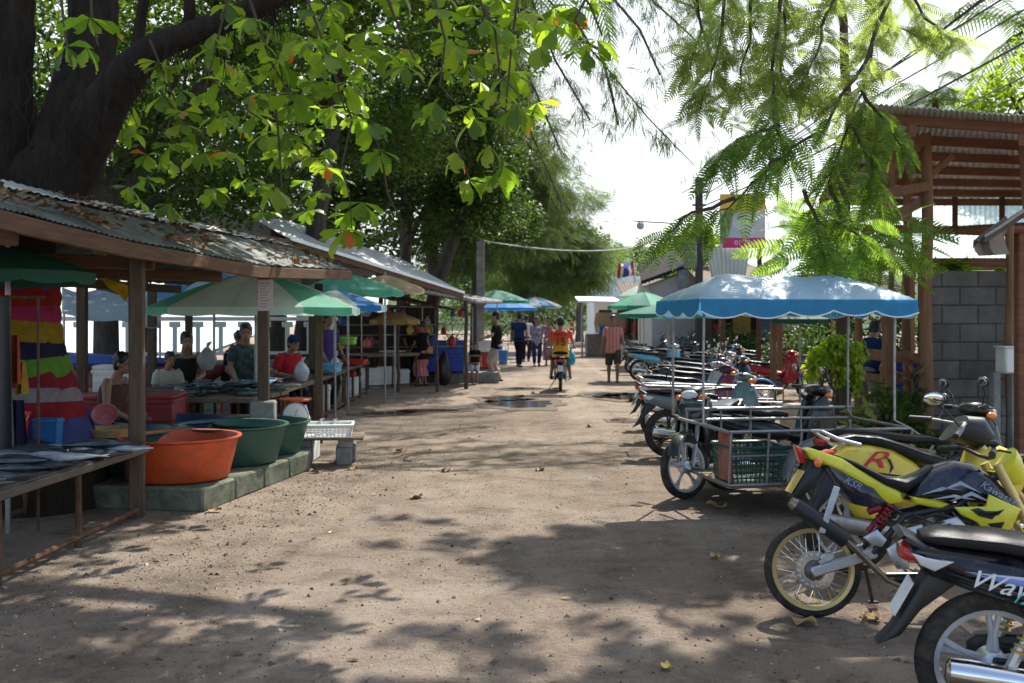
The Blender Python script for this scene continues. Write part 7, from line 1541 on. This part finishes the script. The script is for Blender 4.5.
    for sd in (1, -1):
        g = G(); g.ell(hs(.084, sd * .031, .012), (.010, .014, .008), (0, 0, hy), 8, 6); g.build('eye', M_eye, t)
        g = G(); g.tube([hs(.090, sd * .016, .032), hs(.090, sd * .032, .038), hs(.080, sd * .048, .032)], .004, 5); g.build('eyebrow', M_hair, t)
    g = G(); g.ell(hs(.087, 0, -.062), (.008, .022, .007), (0, 0, hy), 10, 6); g.build('mouth', M_lip, t)
    g = G(); g.ell(hs(-.016, 0, .040), (.102, .087, .098), (0, hpz - .18, hy), 20, 12)
    if hair == 'long': g.loft([(hs(-.06, 0, .03), (0, .085, 0), (.06, 0, 0)), (hs(-.07, 0, -.08), (0, .088, 0), (.045, 0, 0)), (hs(-.085, 0, -.20), (0, .075, 0), (.03, 0, 0)), (hs(-.09, 0, -.26), (0, .05, 0), (.015, 0, 0))], 14)
    if hair == 'bun': g.ell(hs(-.10, 0, .06), .045)
    if hair == 'short': g.loft([(hs(-.05, 0, .02), (0, .083, 0), (.052, 0, 0)), (hs(-.05, 0, -.05), (0, .072, 0), (.045, 0, 0)), (hs(-.05, 0, -.075), (0, .06, 0), (.035, 0, 0))], 14)
    for i in range(30):
        a = i * 2.4; zz = .02 + .11 * ((i * 7) % 10) / 10; rr = math.sqrt(max(0, 1 - (zz / .14) ** 2)); p = hs(-.02 + .095 * rr * math.cos(a), .082 * rr * math.sin(a), .03 + zz * .85)
        if (p - hd).length < .2 and (hq.inverted() @ (p - hd)).x < .06: g.ell(p, .017, None, 6, 4)
    fuse(g, 'hair', M_hair, t, .011, 2)
    if hat: g = G(); g.ell(hs(-.01, 0, .065), (.108, .094, .075), (0, hpz, hy), 18, 10); g.ell(hs(.10, 0, .055), (.06, .07, .008), (0, .1, hy), 14, 6); g.build('cap', hat, t)
    # clothes
    if shirt is not None:
        g = G(); tors(g, .016, -.08 - 0, .46 if vest else .51); g.loft([(T(.01, 0, -.10 - shirt_len), (0, .172 * girth + .018, 0), fw * (.122 * girth + .018)), (T(.01, 0, -.02), (0, .17 * girth + .016, 0), fw * (.118 * girth + .016)), (T(0, 0, .10), (0, .155 * girth + .016, 0), fw * (.11 * girth + .016))], 20, 0, 2.4)
        if not vest:
            for k in (0, 1):
                if slv > .6: pts = [SH[k], SH[k].lerp(EL[k], .5), EL[k], EL[k].lerp(HA[k], min(.92, (slv - .5) * 2))]; rs = [.064, .064, .053, .045]
                else: pts = [SH[k] + Vector((0, (-.03, .03)[k], .0)), SH[k].lerp(EL[k], .2), SH[k].lerp(EL[k], slv * 2 * .85)]; rs = [.060, .066, .064]
                g.tube(pts, rs, 14)
        fuse(g, 'shirt', shirt, t, .011, 4)
    if pants is not None:
        g = G(); g.loft([(T(0, 0, .06), (0, .155 * girth + .010, 0), fw * (.11 * girth + .010)), (T(0, 0, -.02), (0, .172 * girth + .010, 0), fw * (.122 * girth + .012)), (hp + Vector((.0, 0, -.12)), (0, .16 * girth, 0), (.12, 0, 0))], 20, 0, 2.4)
        if skirt:
            km = (KN[0] + KN[1]) / 2; am = (AN[0] + AN[1]) / 2; f = max(0., min(1., plen))
            g.loft([(hp, (0, .18, 0), (.135, 0, 0)), (hp.lerp(km, .5), (0, .20, 0), (.15, 0, 0)), (km, (0, .20, 0), (.15, 0, 0)), (km.lerp(am, f), (0, .21, 0), (.16, 0, 0))], 20)
        else:
            for k in (0, 1):
                if plen >= .5: pts = [HP[k], HP[k].lerp(KN[k], .5), KN[k], KN[k].lerp(AN[k], .5), KN[k].lerp(AN[k], min(1, plen))]; rs = [.105, .098, .076, .068, .060]
                else: pts = [HP[k], HP[k].lerp(KN[k], .5), HP[k].lerp(KN[k], .95 + plen)]; rs = [.108, .108, .098]
                g.tube(pts, rs, 14)
        fuse(g, 'skirt' if skirt else 'trousers', pants, t, .012, 4)
    if shoes is not None:
        for k, sd in enumerate((1, -1)):
            a = AN[k]; g = G(); g.loft([(a + Vector((-.065, 0, -.06)), (0, .034, 0), (0, 0, .025)), (a + Vector((.05, 0, -.065)), (0, .046, 0), (0, 0, .018)), (a + Vector((.17, sd * .008, -.072)), (0, .044, 0), (0, 0, .012)), (a + Vector((.19, sd * .008, -.074)), (0, .02, 0), (0, 0, .008))], 12); g.build('shoe', shoes, t)
    t['_s'] = s_
    return t
def c_(n_, c, **k): return mat('fabric_' + n_, c, .9, var=.16, scale=9, bmp=.25, bscale=120, **k)
F_blk = c_('black', (.012, .012, .014)); F_beige = c_('beige', (.40, .34, .27)); F_navy = c_('navy', (.015, .03, .09)); F_jean = c_('jeans', (.025, .04, .085)); F_dk = c_('charcoal', (.022, .022, .026)); F_olive = c_('olive', (.045, .05, .03)); F_red = c_('red', (.36, .02, .03)); F_grey = c_('grey', (.20, .19, .18)); F_pale = c_('pale', (.42, .38, .34)); F_purp = c_('purple', (.07, .04, .16)); F_wht = c_('white', (.66, .66, .66))
F_plaid = stripes('plaid_shirt', [(0, (.50, .16, .13)), (.22, (.30, .07, .06)), (.30, (.58, .34, .30)), (.55, (.42, .12, .10)), (.75, (.62, .42, .38)), (.84, (.40, .11, .09))], 'Y', 11, .9, .02)
F_orange = stripes('orange_jersey', [(0, (.70, .36, .03)), (.30, (.72, .26, .02)), (.55, (.66, .10, .015)), (1, (.62, .055, .015))], 'Z', .0, .7, 0, False)
m_, t_, b_ = nodes('jersey_fade'); s3 = N(t_, 'ShaderNodeSeparateXYZ'); t_.links.new(coord(t_), s3.inputs[0]); mr = N(t_, 'ShaderNodeMapRange'); mr.inputs[1].default_value = .85; mr.inputs[2].default_value = 1.35; t_.links.new(s3.outputs['Z'], mr.inputs[0])
t_.links.new(ramp(t_, mr.outputs[0], [(0, (.70, .42, .04)), (.35, (.72, .30, .02)), (.6, (.68, .12, .015)), (1, (.60, .05, .015))]), b_.inputs['Base Color']); b_.inputs['Roughness'].default_value = .75; F_orange = m_
F_floral = blotch('floral_dress', [(.22, .10, .13), (.36, .22, .26), (.10, .07, .14), (.30, .14, .12), (.40, .32, .34)], 26); F_bluep = blotch('blue_print_top', [(.16, .18, .34), (.42, .42, .50), (.10, .12, .26), (.28, .26, .36)], 24); F_sar = stripes('pink_sarong', [(0, (.45, .14, .16)), (.5, (.56, .26, .26)), (.8, (.38, .10, .13))], 'Y', 9, .9, .2)
def gp(px, py): Y = 1620 / (py - 320); return (gx(px, Y), Y, 0)
# walkers
a = gp(497, 381.5)
person('man in black shirt and beige shorts standing side on with a blue bag', a, R(168), 1.82, feet=((.05, .09), (-.06, -.09)), hands=((.30, .24, 1.05), (.0, -.27, .78)), head=(.1, .12), shirt=F_blk, pants=F_beige, plen=.12, skin=M_skin2, shoes=F_dk, girth=1.05)
o = crate('blue carrier bag hanging from the hand of the man in black', (a[0] + .16, a[1] - .33, .48), (.22, .13, .36), mat('bag_blue', (.04, .20, .48), .6), 'carrier_bag', 'bag'); g = G(); g.tube([(-.08, 0, .36), (-.05, 0, .46), (.05, 0, .46), (.08, 0, .36)], .008, 6); g.build('handle', M_blpl, o)
person('man in a blue tee shirt and black trousers walking left of the women', (gx(519, 34.6), 34.6, 0), R(70), 1.86, feet=((.16, .10), (-.20, -.09)), hands=((.05, .28, .86), (.04, -.28, .86)), shirt=F_navy, pants=F_blk, plen=1.0, shoes=F_dk, head=(.3, 0))
person('woman in a blue printed top and jeans holding her phone', (gx(536.5, 35.4), 35.4, 0), R(-85), 1.72, feet=((.02, .08), (.05, -.08)), hands=((.22, .08, 1.12), (.20, -.06, 1.10)), shirt=F_bluep, pants=F_jean, plen=.96, hair='long', shoes=F_dk, vest=True, shirt_len=.12)
person('woman in a long floral dress standing just left of the rider', (gx(549, 35.8), 35.8, 0), R(-100), 1.73, hands=((.18, .12, 1.05), (.10, -.24, .90)), shirt=F_floral, pants=F_floral, plen=.75, skirt=True, hair='long', shoes=F_dk, vest=True)
person('person in a white shirt half hidden behind the man in the blue tee shirt', (gx(526, 39), 39, 0), R(80), 1.80, shirt=F_wht, pants=F_dk, plen=1.0, shoes=F_dk)
person('man in a red checked shirt and dark shorts walking towards the viewer', gp(613, 382), R(-93), 1.73, feet=((.14, .10), (-.10, -.10)), hands=((.10, .30, .80), (-.06, -.30, .80)), head=(.05, .05), shirt=F_plaid, pants=F_olive, plen=.10, shirt_len=.06, shoes=F_dk, hat=None, girth=1.08)
a = gp(423.5, 386)
person('woman in a black top and pink sarong shopping at the farther shed', a, R(135), 1.58, lean=.12, hands=((.34, .12, .98), (.30, -.18, .95)), head=(.2, .25), shirt=F_blk, pants=F_sar, plen=.55, skirt=True, hair='bun', shirt_len=.1, shoes=F_dk, slv=.4)
t = thing('shoulder_bag', 'tan shoulder bag strap on the woman in the pink sarong', 'bag', a); g = G(); g.tube([Vector((.10 + .02 * math.cos(k), -.135 - .02, 1.24 - .05 * k)) + Vector((.012 * k, 0, 0)) for k in range(7)], .013, 6); g.build('strap', mat('tan_leather', (.40, .26, .10), .6), t); g = G(); g.box((.17, -.15, .88), (.14, .06, .16), (0, .1, .3), 0, .02); g.build('pouch', mat('tan_leather', (.40, .26, .10), .6), t)
person('small child in a black football shirt standing by the shed post', gp(475, 384.5), R(-95), 1.05, shirt=stripes('child_shirt', [(0, (.012, .012, .014)), (.80, (.55, .38, .04)), (.86, (.012, .012, .014)), (.93, (.4, .4, .4)), (.97, (.012, .012, .014))], 'Z', 3.3, .9, .0), pants=blotch('white_blue_shorts', [(.55, .55, .55), (.05, .08, .25), (.5, .5, .52)], 14), plen=-.1, girth=1.0)
# rider
RB = (gx(560.5, 22.7), 22.7, 0); H_ = R(87)
underbone('ridden_motorbike', 'black motorbike ridden away along the middle of the road', M_blk, M_redp, None, None, RB, H_, 0, None, 0.0, cat='motorbike')
rd = person('rider in an orange and yellow shirt numbered 15 seen from behind on the black motorbike', RB, H_, 1.70, hip=(.14, 0, .87), lean=.06, feet=((.50, .22, .26), (.50, -.22, .26)), hands=((.74, .33, .98), (.74, -.33, .98)), shirt=F_orange, pants=F_dk, plen=.0, shoes=F_dk, girth=1.06, slv=.45)
B_txt = Matrix.Translation((-.030, 0, 1.12)) @ Matrix.Rotation(R(4), 4, 'Y') @ Matrix.Rotation(R(-90), 4, 'Z') @ FACE_NEAR
F_num = mat('number_print', (.03, .03, .02), .8); text_mesh('15', .25, .012, F_num, rd, Matrix.Translation((-.004, 0, 0)) @ B_txt, name='shirt_number'); text_mesh('MARTIN', .085, .012, F_num, rd, Matrix.Translation((.005, 0, .17)) @ B_txt, name='shirt_name')
o = bag('pale turquoise plastic bag hanging from the ridden motorbike', (RB[0] + .24, RB[1] + .35, .58), .34, mat('turquoise_bag', (.08, .42, .52), .5, transl=.4))
# far rider
FB = (gx(572, 95), 95, 0)
underbone('ridden_motorbike', 'red motorbike coming far down the street', M_redp, M_redp, None, None, FB, R(-95), 0, None, 0.0, cat='motorbike', mir=False)
person('far rider in red on the oncoming red motorbike', FB, R(-95), 1.70, hip=(.14, 0, .87), lean=.06, feet=((.50, .22, .26), (.50, -.22, .26)), hands=((.74, .33, .98), (.74, -.33, .98)), shirt=F_red, pants=F_dk, plen=.9, shoes=F_dk)
# vendors
def seated(label, x, y, rz, shirt, pants, H=1.6, seat=.45, hands=((.36, .14, .80), (.36, -.14, .80)), lean=.25, stool=None, **k):
    hz = seat + .09
    person(label, (x, y, 0), rz, H, hip=(0, 0, hz / (H / 1.7)), lean=lean, feet=((.42, .13), (.42, -.13)), hands=hands, shirt=shirt, pants=pants, plen=.9, shoes=F_dk, **k)
    t = thing('stool', stool, 'stool', (x, y, 0), rz); g = G(); g.lathe([(0, seat - .03), (.15, seat - .03), (.16, seat - .015), (.15, seat), (0, seat)], n=20); g.build('seat', M_rdpl, t)
    for a in (.8, 2.4, 3.9, 5.5): g = G(); g.tube([(.11 * math.cos(a), .11 * math.sin(a), seat - .03), (.16 * math.cos(a), .16 * math.sin(a), 0)], .018, 6); g.build('leg', M_rdpl, t)
seated('vendor in a dark sleeveless top bending over the heap of fish', gx(180, 13.4), 13.5, R(-60), F_dk, F_dk, 1.66, .62, ((.40, .12, .86), (.42, -.12, .84)), .35, 'red stool under the vendor at the heap of fish', vest=True, hair='bun')
seated('child in a pale top sitting left of the vendor at the heap of fish', gx(162, 12.9), 13.0, R(-50), F_pale, F_grey, 1.35, .5, stool='red stool under the child in the pale top', lean=.3)
seated('bare shouldered vendor seated behind the near post', gx(121, 10.9), 10.5, R(-10), c_('brown', (.10, .05, .04)), F_dk, 1.6, .45, stool='red stool behind the near post', vest=True, hands=((.36, .12, .66), (.36, -.14, .64)))
seated('woman in black seated behind the first long table, the left of a pair', gx(229, 14.4), 14.5, R(-30), F_blk, F_dk, 1.62, .62, stool='red stool under the left seated woman of the pair', hair='bun')
seated('vendor in a dark green print shirt standing tall right of the woman in black', gx(246, 14.2), 14.2, R(-75), blotch('dark_print', [(.02, .05, .05), (.05, .09, .09), (.03, .03, .06)], 20), F_dk, 1.72, .68, stool='red stool under the vendor in the dark green print')
seated('vendor in a red shirt with a blue cap leaning over the long row of tables', gx(283, 15.2), 15.2, R(-40), F_red, F_dk, 1.66, .55, stool='red stool under the vendor in red', lean=.35, hat=F_navy)
person('vendor in a purple shirt standing behind the long row', (gx(329, 18.4), 18.2, 0), R(-40), 1.74, shirt=F_purp, pants=F_dk, plen=1.0, hands=((.25, .15, .95), (.2, -.2, .9)), shoes=F_dk)
person('vendor facing the woman in the pink sarong across the table', (gx(411, 25.6), 25.6, 0), R(-75), 1.64, shirt=F_dk, pants=F_dk, plen=1.0, hands=((.30, .15, .95), (.3, -.15, .95)), shoes=F_dk)
# man working in the pavilion
person('man in a navy shirt and grey trousers bending away inside the pavilion', (gx(868, 14.2), 14.2, 0), R(50), 1.70, hip=(-.05, 0, .88), lean=.45, feet=((.05, .12), (-.12, -.12)), hands=((.55, .12, .80), (.55, -.14, .78)), shirt=F_navy, pants=F_grey, plen=1.0, slv=.9, shoes=F_dk, head=(0, .3))
